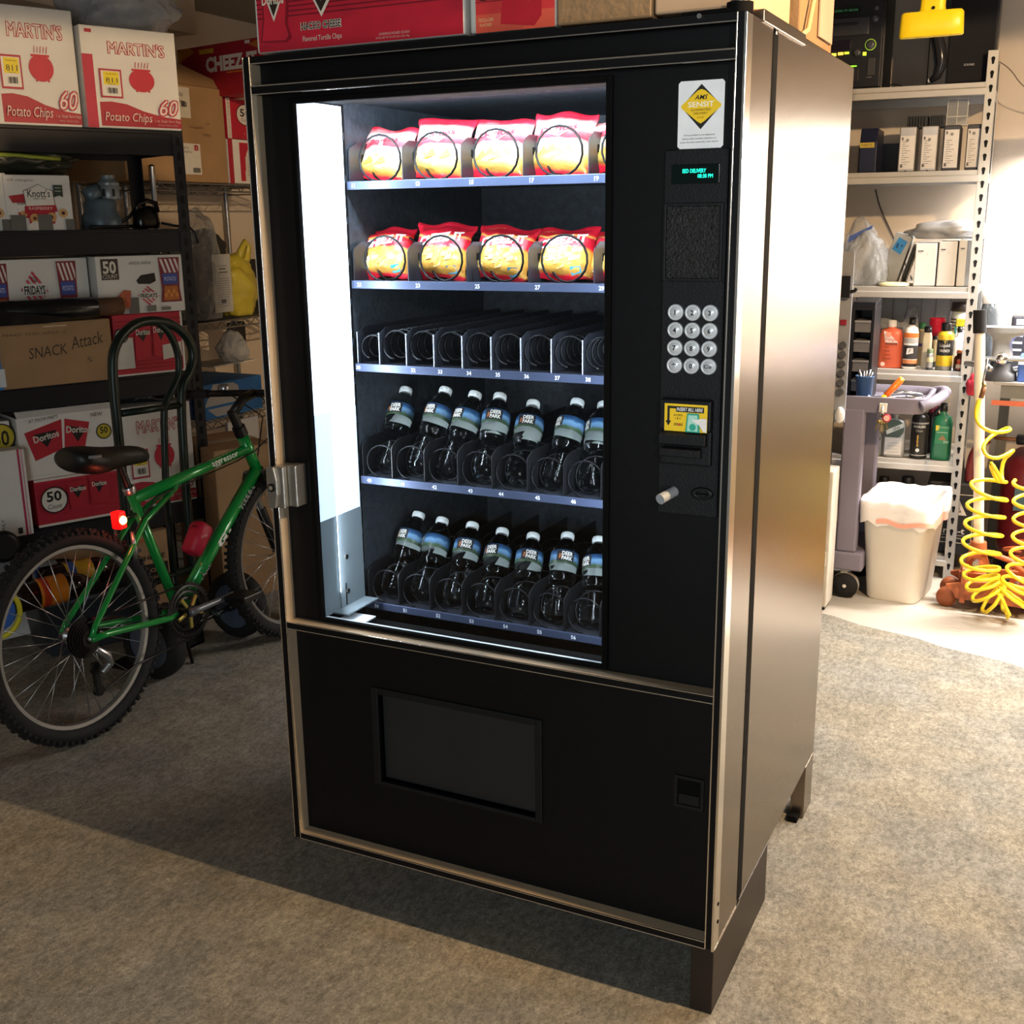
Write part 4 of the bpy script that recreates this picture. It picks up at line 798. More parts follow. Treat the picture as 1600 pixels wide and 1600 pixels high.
# grey parts bin with bottles, at the left under the wheel
t = thing('storage_bin', 'dark grey plastic bin behind the rear bicycle wheel', 'bin', FL.m(-.62, -.14, 0)); GB = mat('dark_grey_plastic', '3c3f44', .5)
b = B(); b.loft([(0, 0, 0, .16, .11), (.01, 0, 0, .17, .12), (.2, 0, 0, .19, .135), (.2, 0, 0, .20, .145), (.215, 0, 0, .20, .145), (.215, 0, 0, .182, .128), (.02, 0, 0, .16, .11)], GB, 32, e=8); b.make('bin_body', t)
b = B(); b.box(-.02, .035, -.142, -.138, .07, .13, ink('8a1c2c')); b.box(-.01, .02, -.1435, -.142, .06, .075, ink('d0c8c0')); b.make('red_sticker', t)
SODA = mat('root_beer', '1c0805', .08, var=.1, spec=.6); 
def soda(label, M, lab, cap='101010', group='soda bottles in the bin'):
    t = thing('soda_bottle', label, 'bottle', M, group)
    b = B(); b.lathe([(.02, 0), (.045, .004), (.052, .02), (.052, .19), (.05, .22), (.035, .262), (.014, .29), (.013, .31)], SODA, 24); b.make('bottle', t)
    b = B(); b.lathe([(.0525, .09), (.053, .091), (.053, .188), (.0525, .189)], ink(lab, .35), 24, cap=False); lb = b.make('label', t)
    b = B(); b.lathe([(.0533, .10), (.0533, .125)], ink('3a5aa0' if lab != 'd8801e' else 'c23a1e', .35), 24, cap=False); b.make('label_band', lb)
    b = B(); b.lathe([(.0145, .297), (.0155, .298), (.0155, .318), (.001, .319)], ink(cap), 16); b.make('cap', t)
def lie(px, py, y, z, rz, lift=0): x, _ = FL.h(px, py, y); return FL.m(x, y, z, rz) @ Matrix.Rotation(R_(90 - lift), 4, 'Y')
soda('root beer bottle with a gold label lying across the grey bin', lie(66, 953, -.16, .268, 0), 'c89a28')
soda('dark soda bottle with an orange label lying in front of the gold one', lie(22, 985, -.30, .268, 4), 'd8801e')
soda('dark soda bottle with a silver label at the left end of the bin', lie(10, 950, -.085, .268, -2), '8a8f92')
t = thing('plastic_hoop', 'bright yellow hoop at the left edge beside the bottles', 'hoop', FL.m(FL.h(-2, 985, -.42)[0], -.42, .27)); b = B(); b.tube([(.075 * math.cos(k * PI / 20), 0, .085 * math.sin(k * PI / 20)) for k in range(40)], .009, ink('d2c428'), n=8, closed=True); b.make('hoop', t); b = B(); b.lathe([(.062, 0), (.066, .004), (.06, .02)], ink('2c58a0'), 20, Matrix.Rotation(-PI / 2, 4, 'X')); b.make('blue_disc', t)
x, _ = FL.h(14, 840, -.2); t = thing('canister', 'grey canister with a round black knob at the left edge', 'canister', FL.m(x - .06, -.22, .322)); b = B(); b.loft([(0, 0, 0, .09, .05), (.04, 0, 0, .10, .05), (.1, -.01, 0, .07, .045), (.11, -.01, 0, .02, .02)], mat('canister_grey', '54575a', .5), 24); b.make('body', t); b = B(); b.lathe([(.04, 0), (.055, .006), (.055, .025), (.04, .03)], BC, 22, Matrix.Translation((.02, -.03, .13)) @ Matrix.Rotation(PI / 2, 4, 'X')); b.make('knob', t)

# ---- chrome wire rack against the left wall
RX = -2.12
WIRE = mat('chrome_wire', '8f9296', .25, .9, var=.1)
wr = thing('wire_rack', 'chrome wire rack against the left wall behind the black shelf', 'rack', (RX, 0, 0))
RY0, RY1, RDp = onX(243, 330, RX).y, 2.98, .44; RZ = (1.695, 1.072, .61, .12)
for x in (0, -RDp):
    for y in (RY0, RY1, 2.27 if x else None):
        if y is None: continue
        b = B(); b.cyl((x, y, 0), (x, y, 1.76), .0125, WIRE); b.lathe([(.012, 1.76), (.013, 1.765), (.001, 1.77)], BC, 12, Matrix.Translation((x, y, 0))); b.make('post', wr)
for z in RZ:
    b = B(); z2 = z - .032
    for x in (0, -RDp):
        b.cyl((x, RY0, z), (x, RY1, z), .004, WIRE, n=8); b.cyl((x, RY0, z2), (x, RY1, z2), .004, WIRE, n=8); n = 24; pts = [(x, RY0 + (RY1 - RY0) * k / n, z if k % 2 else z2) for k in range(n + 1)]; b.tube(pts, .0028, WIRE, n=5)
    for y in (RY0, RY1): b.cyl((0, y, z), (-RDp, y, z), .004, WIRE, n=8); b.cyl((0, y, z2), (-RDp, y, z2), .004, WIRE, n=8)
    for k in range(26): y = RY0 + (RY1 - RY0) * (k + .5) / 26; b.cyl((.002, y, z + .003), (-RDp, y, z + .003), .0022, WIRE, n=5)
    b.make('wire_shelf', wr)
FW = Frame((RX, 0, 0), 90)    # local x runs along the rack, y towards the wall
def wx(px, py, y=0): return FW.h(px, py, y)
t = lbox('big brown carton with two white shipping labels on top of the wire rack', (198, 285), (347, 140), .01, 1.702, .40, CARD, [('r', .44, .66, .655, .97, 'c9c3b6'), ('t', 'to Rita', .53, .9, .05, '3a3630', dict(w=.12, sh=.3)), ('t', 'From USPS', .52, .82, .03, '6a665e', dict(w=.1)), ('t', 'EXPRESS', .5, .74, .03, '4a4640', dict(w=.09)), ('r', .565, .77, .605, .83, '4a4640'), ('r', .60, .77, .62, .82, '77736a'), ('r', .52, .08, .72, .40, 'cac6bc'), ('r', .66, .33, .70, .385, 'a32a34'), ('t', '4', .68, .357, .03, 'cac6bc'), ('t', 'SHIP TO', .57, .35, .025, '4a4640', dict(w=.07)), ('t', 'LUMBERTON', .585, .31, .02, '4a4640', dict(w=.09)), ('t', 'nor', .82, .62, .02, '7d6248', dict(w=.04)), ('t', 'fragile', .70, .57, .03, '7d6248', dict(w=.14)), ('t', '101', .80, .50, .03, '7d6248', dict(w=.07))] + [('r', .63 + .008 * k, .1, .63 + .008 * k + (.005 if k % 3 else .0025), .15, '35362f') for k in range(9)], frame=FW, tape=False)
b = B()
h_ = wx(356, 140)[1] - 1.702; w_ = wx(356, 140)[0] - wx(198, 285)[0]
b.prism([(.02, 0), (w_, 0), (w_ * .93, .05), (w_ * .60, .13), (w_ * .45, .07)], 0, .005, CARD, Matrix(((1, 0, 0, 0), (0, .55, 1, .01), (0, .83, 0, h_), (0, 0, 0, 1)))); b.make('open_flap', t)
cz = [('r', 0, 0, 1, 1, '9c1426'), ('p', [(0, .72), (.22, .9), (.16, 1), (0, 1)], 'c87a1c'), ('p', [(.0, .5), (.06, .9), (0, .95)], 'd8a030'), ('t', 'CHEEZ-IT', .66, .62, .30, 'ded2c4', dict(w=.62, off=.05)), ('r', .28, .84, .46, .93, 'c8962c'), ('r', .6, .42, .9, .445, 'c8761c'), ('t', '36', .92, .14, .12, 'd8c8be', dict(w=.09)), ('p', [(.88, .9), (1, .80), (1, .97)], 'b8662a'), ('r', .84, .92, .9, .98, 'd8ccc4')]
FC = Frame((-2.3, 2.51, 0), -11)
t = lbox('red cheese cracker carton on the red cartons at the back of the wire rack', (284, 165), (404, 58), .0, 2.086, .12, CARDR, cz, frame=FC, tape=False)
def fifty(l=.0): return [('r', 0, 0, .1, 1, 'cfc8bc'), ('t', 'NACHO CHEESE', .05, .5, .04, '8a2434', dict(w=.7, rot=90)), ('d', .46, .62, .22, '2c1a18', .27), ('d', .46, .62, .205, 'cfc6bb', .25), ('t', '50', .46, .67, .2, '1c1816', dict(w=.25, off=.02)), ('t', 'Count', .46, .5, .08, '6a625a', dict(w=.2)), ('t', 'Doritos', .55, .14, .06, 'c07a80', dict(w=.3))]
lbox('upper red fifty count carton on the wire rack beside the big brown carton', (356, 212), (412, 140), .01, 1.905, .38, CARDR, fifty(), frame=FW, z1=2.083, tape=False)
lbox('lower red and white fifty count carton on the wire rack', (360, 286), (412, 212), .01, 1.702, .38, CARDW, [('r', 0, 0, .12, 1, 'a01c30'), ('r', .3, .06, 1.0, .93, 'b01e32'), ('d', .72, .58, .26, 'cfc6bb', .3), ('r', .42, .06, 1, .3, 'c9c0b4'), ('r', .44, .12, 1, .62, 'c9c0b4'), ('t', '50', .68, .66, .18, '1c1816', dict(w=.25, off=.02))] + [('r', .48, .2 + .06 * k, .9, .215 + .06 * k, '8a8278') for k in range(5)], frame=FW, z1=1.903, tape=False)
# middle rack shelf: bags and blankets
x, _ = wx(335, 490, .05); t = crumple('plastic_bag', 'tall clear plastic bag with a printed white sheet on the wire rack', 0, (.27, .2, .52), CLEAR, 21, FW.m(x, .13, 1.079), amp=.2)
x, _ = wx(318, 480, .06); tag_ = printing(fr([('r', 0, 0, 1, 1, 'b9bab8'), ('t', 'LIMITED WARRANTY', .5, .80, .03, '55575a', dict(w=.6)), ('r', .3, .68, .8, .70, '55575a'), ('r', .35, .74, .7, .76, '44464a')] + [('r', .15, .1 + .04 * k, .85, .108 + .04 * k, '77797c') for k in range(13)] + [('r', .35, .16, .6, .22, '5a5c60')], .13, .27), FRONT(-.005, -.092, .03), t, 'printed_sheet')
x, _ = wx(392, 490, .05); YB = mat('yellow_plastic_film', 'b9a93a', .3, var=.15, scale=10, bump=.5, bscale=20)
t = thing('plastic_bag', 'yellow shopping bag with a looped handle on the wire rack', 'plastic bag', FW.m(x, .13, 1.079))
crb = crumple('bag_body', '', 0, (.27, .18, .29), YB, 37, amp=.3); crb.parent = t; crb.matrix_basis = Matrix(); del crb['label'], crb['category']
b = B(); b.tube([(.0, -.02, .25), (.02, -.03, .31), (.055, -.03, .355), (.08, -.03, .33), (.07, -.02, .27), (.03, -.02, .24)], [.022, .018, .012, .014, .02, .022], YB, n=8); b.make('handle', t)
x, _ = wx(350, 345, .15); crumple('folded_cloth', 'dark grey bundle behind the clear bag on the wire rack', 0, (.36, .2, .16), mat('dark_cloth', '2b2d30', .9, bump=.4), 41, FW.m(x, .33, 1.341), cat='cloth', amp=.15)
x, _ = wx(395, 420, .15); b = B(); b.box(-.14, .14, .0, .2, 0, .26, mat('black_crate_plastic', '121214', .5)); o = b.make('black_box', bevel=.01); o.matrix_world = FW.m(x + .02, .22, 1.079); tag(o, 'black plastic box behind the yellow bag on the wire rack', 'box')
# lower rack shelf
x, _ = wx(322, 560, .05); crumple('plastic_bag', 'blue tinted clear bag on the lower level of the wire rack', 0, (.2, .2, .26), mat('blue_dark_bag', '222a4a', .3, var=.4, scale=8, bump=.6, bscale=14), 51, FW.m(x - .2, .12, .618))
x, _ = wx(372, 580, .05); crumple('plastic_bag', 'shiny clear bag of small parts on the blue carton', 0, (.16, .13, .16), CLEARD, 52, FW.m(x, .07, .86))
x, _ = wx(375, 545, .2); b = B(); b.box(-.06, .06, 0, .03, 0, .13, ink('1b1c1f')); o = b.make('black_part', bevel=.01); o.matrix_world = FW.m(x, .2, .905); tag(o, 'black moulded part behind the shiny clear bag', 'part')
t = lbox('blue carton with a white rounded card on the wire rack behind the handlebar', (322, 660), (408, 585), .012, .618, .36, mat('cardboard_blue', '2a6fae', .6), [('p', [(.0, .38), (.16, .98), (.5, .93), (.58, .82), (.60, .38)], 'b3b2ae'), ('p', [(.04, .30), (.18, .06), (.45, .06), (.6, .12), (.62, .30)], 'b3b2ae'), ('r', .3, .02, 1, .05, '4a8ac4')], frame=FW, tape=False)
b = B(); b.box(-.16, .16, 0, .2, 0, .006, CARDW); o = b.make('white_card'); o.matrix_world = FW.m(wx(372, 583, .05)[0], .06, .852); tag(o, 'white card lying on the blue carton under the shiny bag', 'card')
lbox('grey white sheet standing under the wire rack behind the front wheel', (378, 950), (405, 672), -.045, .004, .02, CARDW, frame=FW, z1=.6, name='white_sheet', cat='board', tape=False)
# ================================================================== BICYCLE
o_ = V((-1.08, .41, 0)); hd = R_(88.6); ln = R_(3.5)
MBK = Matrix.Translation(o_) @ Matrix.Rotation(hd, 4, 'Z') @ Matrix.Rotation(-ln, 4, 'X')
bx = (MBK.to_3x3() @ V((1, 0, 0))); bn = (MBK.to_3x3() @ V((0, 1, 0))); bz = (MBK.to_3x3() @ V((0, 0, 1)))
def bk(px, py, y=0):
    q = MBK.inverted() @ hit(px, py, o_ + bn * y, bn); return V((q.x, y, q.z))
GRN = mat('green_bike_paint', '0f8a3a', .25, .15, var=.06, scale=10, coat=.6); BKR = mat('tire_rubber', '121110', .8, var=.3, scale=30); ALU = mat('bike_alloy', 'a9abad', .3, .9, var=.08); BKB = mat('bike_black', '0c0c0d', .4, var=.1); DKS = mat('dark_sprocket', '1a1614', .5, .5, var=.2)
bike = thing('bicycle', 'green mountain bicycle with black saddle leaning in front of the black shelf', 'bicycle', MBK)
RW = .325
HUB = V((0, 0, RW)); FHUB = V((1.005, 0, RW))
SC = bk(208, 780); TTF = bk(391, 699); HT = bk(378, 680); HB = bk(401, 733); BBp = bk(299, 955, -.06); BBp = V((BBp.x, 0, BBp.z)); DTF = bk(402, 735)
b = B()
b.tube([SC + V((.0, 0, .0)), TTF], .0185, GRN, n=14); b.tube([BBp, DTF - V((.01, 0, 0))], .023, GRN, n=14); b.tube([BBp, SC + (SC - BBp).normalized() * .03], .016, GRN, n=14); b.tube([HT, HB], .021, GRN, n=16)
b.make('frame', bike)
SJ = SC + (TTF - SC) * .32
for s in (-1, 1):
    b = B(); b.tube([SJ + V((0, s * .012, -.015)), SC + V((.01, s * .03, -.07)), HUB + V((.02, s * .062, .03)), HUB + V((0, s * .064, 0))], .0095, GRN, n=10); b.make('seat_stay', bike)
    b = B(); b.tube([BBp + V((-.02, s * .02, 0)), BBp + V((-.08, s * .045, .0)), HUB + V((.06, s * .062, -.005)), HUB + V((0, s * .064, -.002))], .011, GRN, n=10); b.make('chain_stay', bike)
fk = B(); fd = (HB - HT).normalized(); cr_ = HB + fd * .03
fk.cyl(HB, HB + fd * .03, .024, BKB); fk.box(-.03, .03, -.062, .062, -.014, .014, BKB, Matrix.Translation(cr_ + fd * .012) @ Matrix.Rotation(.35, 4, 'Y'))
for s in (-1, 1): e = FHUB + V((0, s * .055, 0)); st = cr_ + V((0, s * .055, 0)); mid_ = st + (e - st) * .45; fk.tube([st - (e - st) * .05, mid_], .014, ALU); fk.tube([mid_ - (e - st) * .02, e], .019, BKB)
fk.make('fork', bike, bevel=.003)
def wheel(c, name, front):
    root = bpy.data.objects.new(name, None); COL.objects.link(root); root.parent = bike; root.location = c
    MW = Matrix.Rotation(PI / 2, 4, 'X')
    b = B(); n = 64; tr = .026; Rm = RW - tr
    vs = []; fs = []
    for k in range(n):
        a = 2 * PI * k / n
        for j in range(10): q = 2 * PI * j / 10; r = Rm + tr * math.cos(q); vs.append((r * math.cos(a), tr * .95 * math.sin(q), r * math.sin(a)))
    for k in range(n):
        for j in range(10): fs.append((k * 10 + j, k * 10 + (j + 1) % 10, ((k + 1) % n) * 10 + (j + 1) % 10, ((k + 1) % n) * 10 + j))
    b.add(vs, fs, BKR, True)
    for k in range(84):
        a = 2 * PI * k / 84
        for y in ((-.016, .016) if k % 2 else (-.006, .006)):
            b.box(Rm + tr - .006, Rm + tr + .0025, y - .005, y + .005, -.0055, .0055, BKR, Matrix.Rotation(-a, 4, 'Y'))
        for y in (-.024, .024): b.box(Rm + .010, Rm + .02, y - .003, y + .003, -.005, .005, BKR, Matrix.Rotation(-a, 4, 'Y'))
    b.make('tire', root)
    b = B(); vs = []; fs = []; pr = [(Rm - .014, -.013), (Rm - .014, .013), (Rm - .033, .010), (Rm - .036, 0), (Rm - .033, -.010)]
    for k in range(n):
        a = 2 * PI * k / n
        for r, y in pr: vs.append((r * math.cos(a), y, r * math.sin(a)))
    for k in range(n):
        for j in range(5): fs.append((k * 5 + j, k * 5 + (j + 1) % 5, ((k + 1) % n) * 5 + (j + 1) % 5, ((k + 1) % n) * 5 + j))
    b.add(vs, fs, ALU, False); b.make('rim', root)
    b = B(); b.lathe([(.006, -.068), (.009, -.066), (.009, -.036), (.024, -.034), (.024, -.031), (.012, -.028), (.012, .028), (.024, .031), (.024, .034), (.009, .036), (.009, .066), (.006, .068)], ALU, 18, MW); b.make('hub', root)
    sp = None
    for k in range(32):
        s = 1 if k % 2 else -1; a = 2 * PI * k / 32; a2 = a + (.9 if (k // 2) % 2 else -.9)
        if k < 4:
            p0 = V((.022 * math.cos(a2), s * .032, .022 * math.sin(a2))); p1 = V(((Rm - .036) * math.cos(a), s * .003, (Rm - .036) * math.sin(a)))
            b = B(); b.tube([p0, p1], .0013, ALU, n=5); sp = b.make('spoke', root); protos.append(sp)
        else:
            q = protos[k % 4 - 4]; c_ = q.copy(); COL.objects.link(c_); c_.parent = root; c_.rotation_euler = (0, -2 * PI * (k - k % 4) / 32, 0)
    return root
protos = []; rw = wheel(HUB, 'rear_wheel', False); protos = []; fw = wheel(FHUB, 'front_wheel', True)
b = B(); MW = Matrix.Rotation(PI / 2, 4, 'X')
for k, r in enumerate((.062, .058, .052, .046, .040, .034, .028)): b.lathe([(r, .030 + .0045 * k), (r, .032 + .0045 * k)], DKS, 28, Matrix.Translation(HUB) @ MW)
b.make('cassette', bike)
b = B()
for r, y in ((.092, .048), (.072, .042), (.05, .036)):
    b.lathe([(r - .012, y), (r, y), (r, y + .002), (r - .012, y + .002)], BKB, 40, Matrix.Translation(BBp) @ MW, cap=False)
    for k in range(int(r * 400)): b.box(r - .001, r + .005, -y - .002, -y, -.002, .002, BKB, Matrix.Translation(BBp) @ Matrix.Rotation(k * 2 * PI / int(r * 400), 4, 'Y'))
b.make('chainring', bike)
b = B(); b.lathe([(.02, -.062), (.02, .062)], BKB, 16, Matrix.Translation(BBp) @ MW); b.lathe([(.013, .062), (.013, .072), (.006, .074)], ALU, 16, Matrix.Translation(BBp) @ MW); b.make('bottom_bracket', bike)
CA = V((.985, 0, .02)).normalized()
GOLD = mat('spider_arm', 'a8994e', .35, .7)
b = B()
for k in range(5): a = k * 2 * PI / 5 + .35; b.box(.008, .058, -.058, -.05, -.006, .006, GOLD, Matrix.Translation(BBp) @ Matrix.Rotation(a, 4, 'Y'))
b.make('crank_spider', bike, bevel=.002)
for s, d, nm in ((-1, CA, 'crank_arm'), (1, -CA, 'crank_arm')):
    b = B(); p = BBp + V((0, s * .07, 0)); e = p + d * .172 + V((0, s * .008, 0)); b.tube([p - d * .015, p + d * .03, e - d * .03, e + d * .01], [.015, .0125, .010, .012], mat('crank_grey', '6d6f72', .4, .5) if s < 0 else ALU, n=10); b.make(nm, bike)
    b = B(); b.box(e.x - .045, e.x + .045, e.y + s * .055 - .045, e.y + s * .055 + .045, e.z - .012, e.z + .012, BKB); b.make('pedal', bike, bevel=.004)
b = B()      # chain: upper and lower run
y = -.045; top = [HUB + V((.01, y, .044)), BBp + V((0, y, .093))]; low = [BBp + V((0, y, -.093)), BBp + V((-.25, y, -.10)), HUB + V((.07, y, -.17)), HUB + V((.03, y, -.18)), HUB + V((.015, y, -.15))]
b.tube(top, .004, BKB, n=6); b.tube(low, .004, BKB, n=6); b.tube([BBp + V((.093 * math.cos(k * .2 - 1.57), y, .093 * math.sin(k * .2 - 1.57))) for k in range(17)], .004, BKB, n=6); b.make('chain', bike)
b = B(); d0 = HUB + V((.0, -.075, -.03)); b.tube([d0, d0 + V((.03, -.01, -.03)), d0 + V((.04, -.005, -.06)), d0 + V((.01, 0, -.08))], [.011, .014, .013, .01], ALU); b.box(d0.x + .0, d0.x + .02, -.055, -.04, d0.z - .15, d0.z - .05, BKB)
for z in (-.07, -.14): b.lathe([(.018, .04), (.018, .052)], BKB, 16, Matrix.Translation((d0.x + .012, 0, d0.z + z)) @ MW)
b.make('rear_derailleur', bike, bevel=.002)
# seat post, saddle, clamp
SR, SN = bk(100, 716), bk(231, 706); SP = SC + (SC - BBp).normalized() * .13
b = B(); b.cyl(SC, SP, .0125, BKB); b.make('seat_post', bike); b = B(); b.lathe([(.019, 0), (.021, .004), (.021, .02), (.019, .024)], ALU, 16, Matrix.Translation(SC + V((-.006, 0, .02))) @ Matrix.Rotation(-.3, 4, 'Y')); b.make('seat_clamp', bike)
L_ = (SN - SR).length; ax = (SN - SR).normalized()
secs = [(0, -.004, .02, .016), (.02, -.006, .062, .036), (.12, -.008, .075, .044), (.28, -.014, .074, .046), (.42, -.016, .056, .042), (.58, -.010, .034, .036), (.8, -.006, .024, .032), (.95, -.010, .02, .026), (1, -.012, .008, .012)]
vs = []; fs = []; n = 20
for t_, dz, hy, hz in secs:
    c_ = SR + ax * (t_ * L_) + V((0, 0, dz))
    for k in range(n): a = 2 * PI * k / n; q = math.sin(a); vs.append(c_ + V((0, hy * math.cos(a), hz * (q if q > 0 else q * .95))))
for j in range(len(secs) - 1):
    for k in range(n): fs.append((j * n + k, j * n + (k + 1) % n, j * n + n + (k + 1) % n, j * n + n + k))
fs += [tuple(range(n - 1, -1, -1)), tuple((len(secs) - 1) * n + k for k in range(n))]
b = B(); b.add(vs, fs, mat('saddle_vinyl', '0d0d0e', .45, bump=.1), True); sd = b.make('saddle', bike); sd.modifiers.new('s', 'SUBSURF').render_levels = 1
b = B(); b.tube([SR + ax * .03 + V((0, -.068, .002)), SR + ax * .07 + V((0, -.077, .004))], .005, ink('77777a'), n=6); b.make('saddle_badge', sd)
# stem, bars, grips, levers
S0 = HT + (HT - HB).normalized() * .035; S1 = HT + (HT - HB).normalized() * .10; HBc = bk(397, 614)
b = B(); b.cyl(HT - fd * -.0, S0, .024, BKB); b.cyl(S0, S1, .017, BKB); b.tube([S1 - fd * -.012, S1 + (HBc - S1) * .5 + V((0, 0, .01)), HBc], .017, BKB, n=12); b.make('stem', bike)
b = B(); b.tube([HBc + V((-.03, .30, .0)), HBc + V((-.012, .18, .0)), HBc + V((0, .05, 0)), HBc, HBc + V((0, -.05, 0)), HBc + V((-.012, -.18, 0)), HBc + V((-.03, -.30, 0))], .0125, BKB, n=12); hbar = b.make('handlebar', bike)
for s in (-1, 1):
    b = B(); b.cyl(HBc + V((-.018, s * .20, 0)), HBc + V((-.031, s * .31, 0)), .0165, mat('grip_rubber', '1b1a1a', .8)); b.make('grip', hbar)
    b = B(); b.tube([HBc + V((.01, s * .15, .0)), HBc + V((.04, s * .17, -.01)), HBc + V((.045, s * .25, -.015))], .006, BKB); b.lathe([(.02, 0), (.022, .01), (.018, .022), (.002, .026)], ALU if s > 0 else BKB, 16, Matrix.Translation(HBc + V((.012, s * .15, .008)))); b.make('brake_lever', hbar)
b = B()
for p in ([HBc + V((.04, .15, -.01)), HBc + V((.11, .06, -.03)), HBc + V((.10, -.02, -.13)), HB + V((.04, -.03, .0)), HB + V((.04, 0, -.06))], [HBc + V((.04, -.15, -.01)), HBc + V((.13, -.04, -.02)), HBc + V((.12, 0, -.14)), HT + V((.03, -.028, -.06)), TTF + V((-.1, -.02, -.03))], [HBc + V((.04, .15, -.01)), HBc + V((.09, .05, -.1)), HB + V((.035, .025, .02)), DTF + V((-.05, .02, -.06))], [TTF + V((-.1, -.02, -.03)), SC + V((.08, -.02, -.01)), SC + V((.01, -.03, -.05)), SC + V((-.05, -.02, -.12))]): b.tube(p, .0028, BKB, n=6)
b.make('brake_cable', bike)
for c_, sgn in ((cr_ + V((.03, 0, -.03)), 1), (SC + V((-.045, 0, -.15)), -1)):
    b = B()
    for s in (-1, 1): b.tube([c_ + V((.01 * sgn, s * .035, .06)), c_ + V((.015 * sgn, s * .04, .0)), c_ + V((.01 * sgn, s * .032, -.03))], [.006, .009, .008], ALU); b.box(-.025, .025, s * .022 - .004, s * .022 + .004, -.005, .005, BKB, Matrix.Translation(c_ + V((0, 0, -.01))))
    b.make('rim_brake', bike)
lp = bk(187, 812, -.03)
b = B(); b.box(lp.x - .02, lp.x + .012, lp.y - .018, lp.y + .018, lp.z - .028, lp.z + .028, mat('tail_lens', 'd80606', .3, var=0, emit=2.5)); b.ball((lp.x - .004, lp.y - .016, lp.z), .014, mat('tail_led', 'ff9050', .3, var=0, emit=12), 12); tl = b.make('tail_light', bike, bevel=.006); tl['label'] = 'glowing red tail light'
b = B(); b.tube([lp + V((.01, 0, 0)), SC + V((.0, 0, -.05))], .008, BKB); b.make('light_bracket', bike)
light('tail_light_glow', 'POINT', MBK @ (lp + V((-.01, -.045, 0))), .35, (1, .12, .06), shadow_soft_size=.012)
p0, p1 = bk(297, 868, -.045), bk(318, 816, -.045); dd = (p1 - p0).normalized(); b = B(); MP = Matrix.Translation((p0 + p1) / 2) @ dd.to_track_quat('Z', 'Y').to_matrix().to_4x4()
b.loft([(-.055, 0, 0, .02, .02), (-.05, 0, 0, .032, .03), (.04, 0, 0, .036, .033), (.052, 0, 0, .03, .028), (.058, 0, 0, .015, .015)], mat('red_pouch', '9c1430', .5, bump=.2), 22, MP, e=3); pc = b.make('pouch', bike); pc['label'] = 'red zipped pouch on the down tube'
b = B(); b.text('ROAD', ink('d8a0a8'), .009, lambda u, v: tuple((p0 + p1) / 2 + V((u, -.036, v + .012))), w=.03); b.tube([MP @ V((.03 * math.cos(k), .034 * math.sin(k) , .03))  for k in [i * .4 for i in range(16)]], .002, BKB, n=5); b.make('pouch_trim', pc)
def along(pa, pb, t_, off):
    d_ = (pb - pa).normalized(); up_ = V((-d_.z, 0, d_.x)); c0 = pa + (pb - pa) * t_
    return lambda u, v: tuple(c0 + d_ * u + up_ * v + V((0, -off * math.sqrt(max(0, 1 - (v / off) ** 2)) - .0006, 0)))
fo = [o for o in bike.children if o.name.startswith('frame')][0]
b = B(); b.text('aggressor', ink('d8d6d0'), .022, along(SC, TTF, .73, .0192), w=.135, off=.012); b.make('frame_lettering', fo)
b = B(); wv = 'd9d8d2'
b.text('GT', ink(wv), .030, along(BBp, DTF, .52, .0236), w=.10, off=.06); b.text('TERRA', ink(wv), .026, along(BBp, DTF, .80, .0236), w=.11, off=.05); b.text('ALL', ink(wv), .026, along(BBp, DTF, .27, .0236), w=.065, off=.05); b.make('frame_lettering', fo)
b = B(); b.text('TERRA', ink('10120f'), .022, along(BBp, DTF, .80, .0241), w=.105, off=.0); b.text('ALL', ink('10120f'), .022, along(BBp, DTF, .27, .0241), w=.06, off=.0); b.make('frame_lettering', fo)
b = B(); kp = BBp + V((.06, -.0, -.01)); b.tube([BBp + V((.03, .04, .1)), BBp + V((.13, .12, -.1)), BBp + V((.17, .14, -BBp.z + .008))], .006, BKB); b.make('kickstand', bike)

# ================================================================== HAND TRUCK
PX = -1.32
def dl(px, py, x=PX): return onX(px, py, x)
DG = mat('dark_green_tube', '10201a', .35, .2, var=.1)
ht = thing('hand_truck', 'dark green looped hand truck with two wheels between bicycle and shelf', 'hand truck', (PX, 1.0, 0)); OFF = V((PX, 1.0, 0))
def pl(l): return [dl(*p) - OFF for p in l]
def smooth(p, it=2):
    p = [V(x) for x in p]
    for _ in range(it):
        q = [p[0]]
        for a, c in zip(p, p[1:]): q += [a * .75 + c * .25, a * .25 + c * .75]
        p = q + [p[-1]]
    return p
a0 = dl(189, 760) - OFF; lo = V((a0.x, a0.y + .005, .16)); f0 = dl(296, 840) - OFF; lo2 = V((f0.x, f0.y, .16))
b = B(); b.tube(smooth([lo] + pl([(187, 700), (174, 575), (180, 536), (206, 507), (236, 500), (270, 506), (295, 528), (303, 556), (296, 585), (284, 600), (283, 640), (290, 760)]) + [lo2]), .0165, DG, n=12); b.make('loop_frame', ht)
b = B(); b.tube(smooth(pl([(240, 501), (262, 515), (277, 545), (281, 580), (272, 603), (257, 632), (256, 655), (259, 760)])), .0125, DG, n=10); m_ = dl(259, 760) - OFF; b.tube([m_, V((m_.x, m_.y + .0, .16))], .0125, DG, n=10); b.make('centre_rail', ht)
b = B()
for pa, pb in (((190, 646), (287, 632)),): b.tube(pl([pa, pb]), .0125, DG, n=10)
for z in (.30, .17): b.tube([V((lo.x, lo.y, z)), V((lo2.x, lo2.y, z))], .0125, DG, n=10)
b.make('cross_bar', ht)
wa, wb_ = onX(242, 1013, -1.235), onX(372, 957, -1.235)
HUBB = mat('grey_blue_hub', '4b5566', .5, .2)
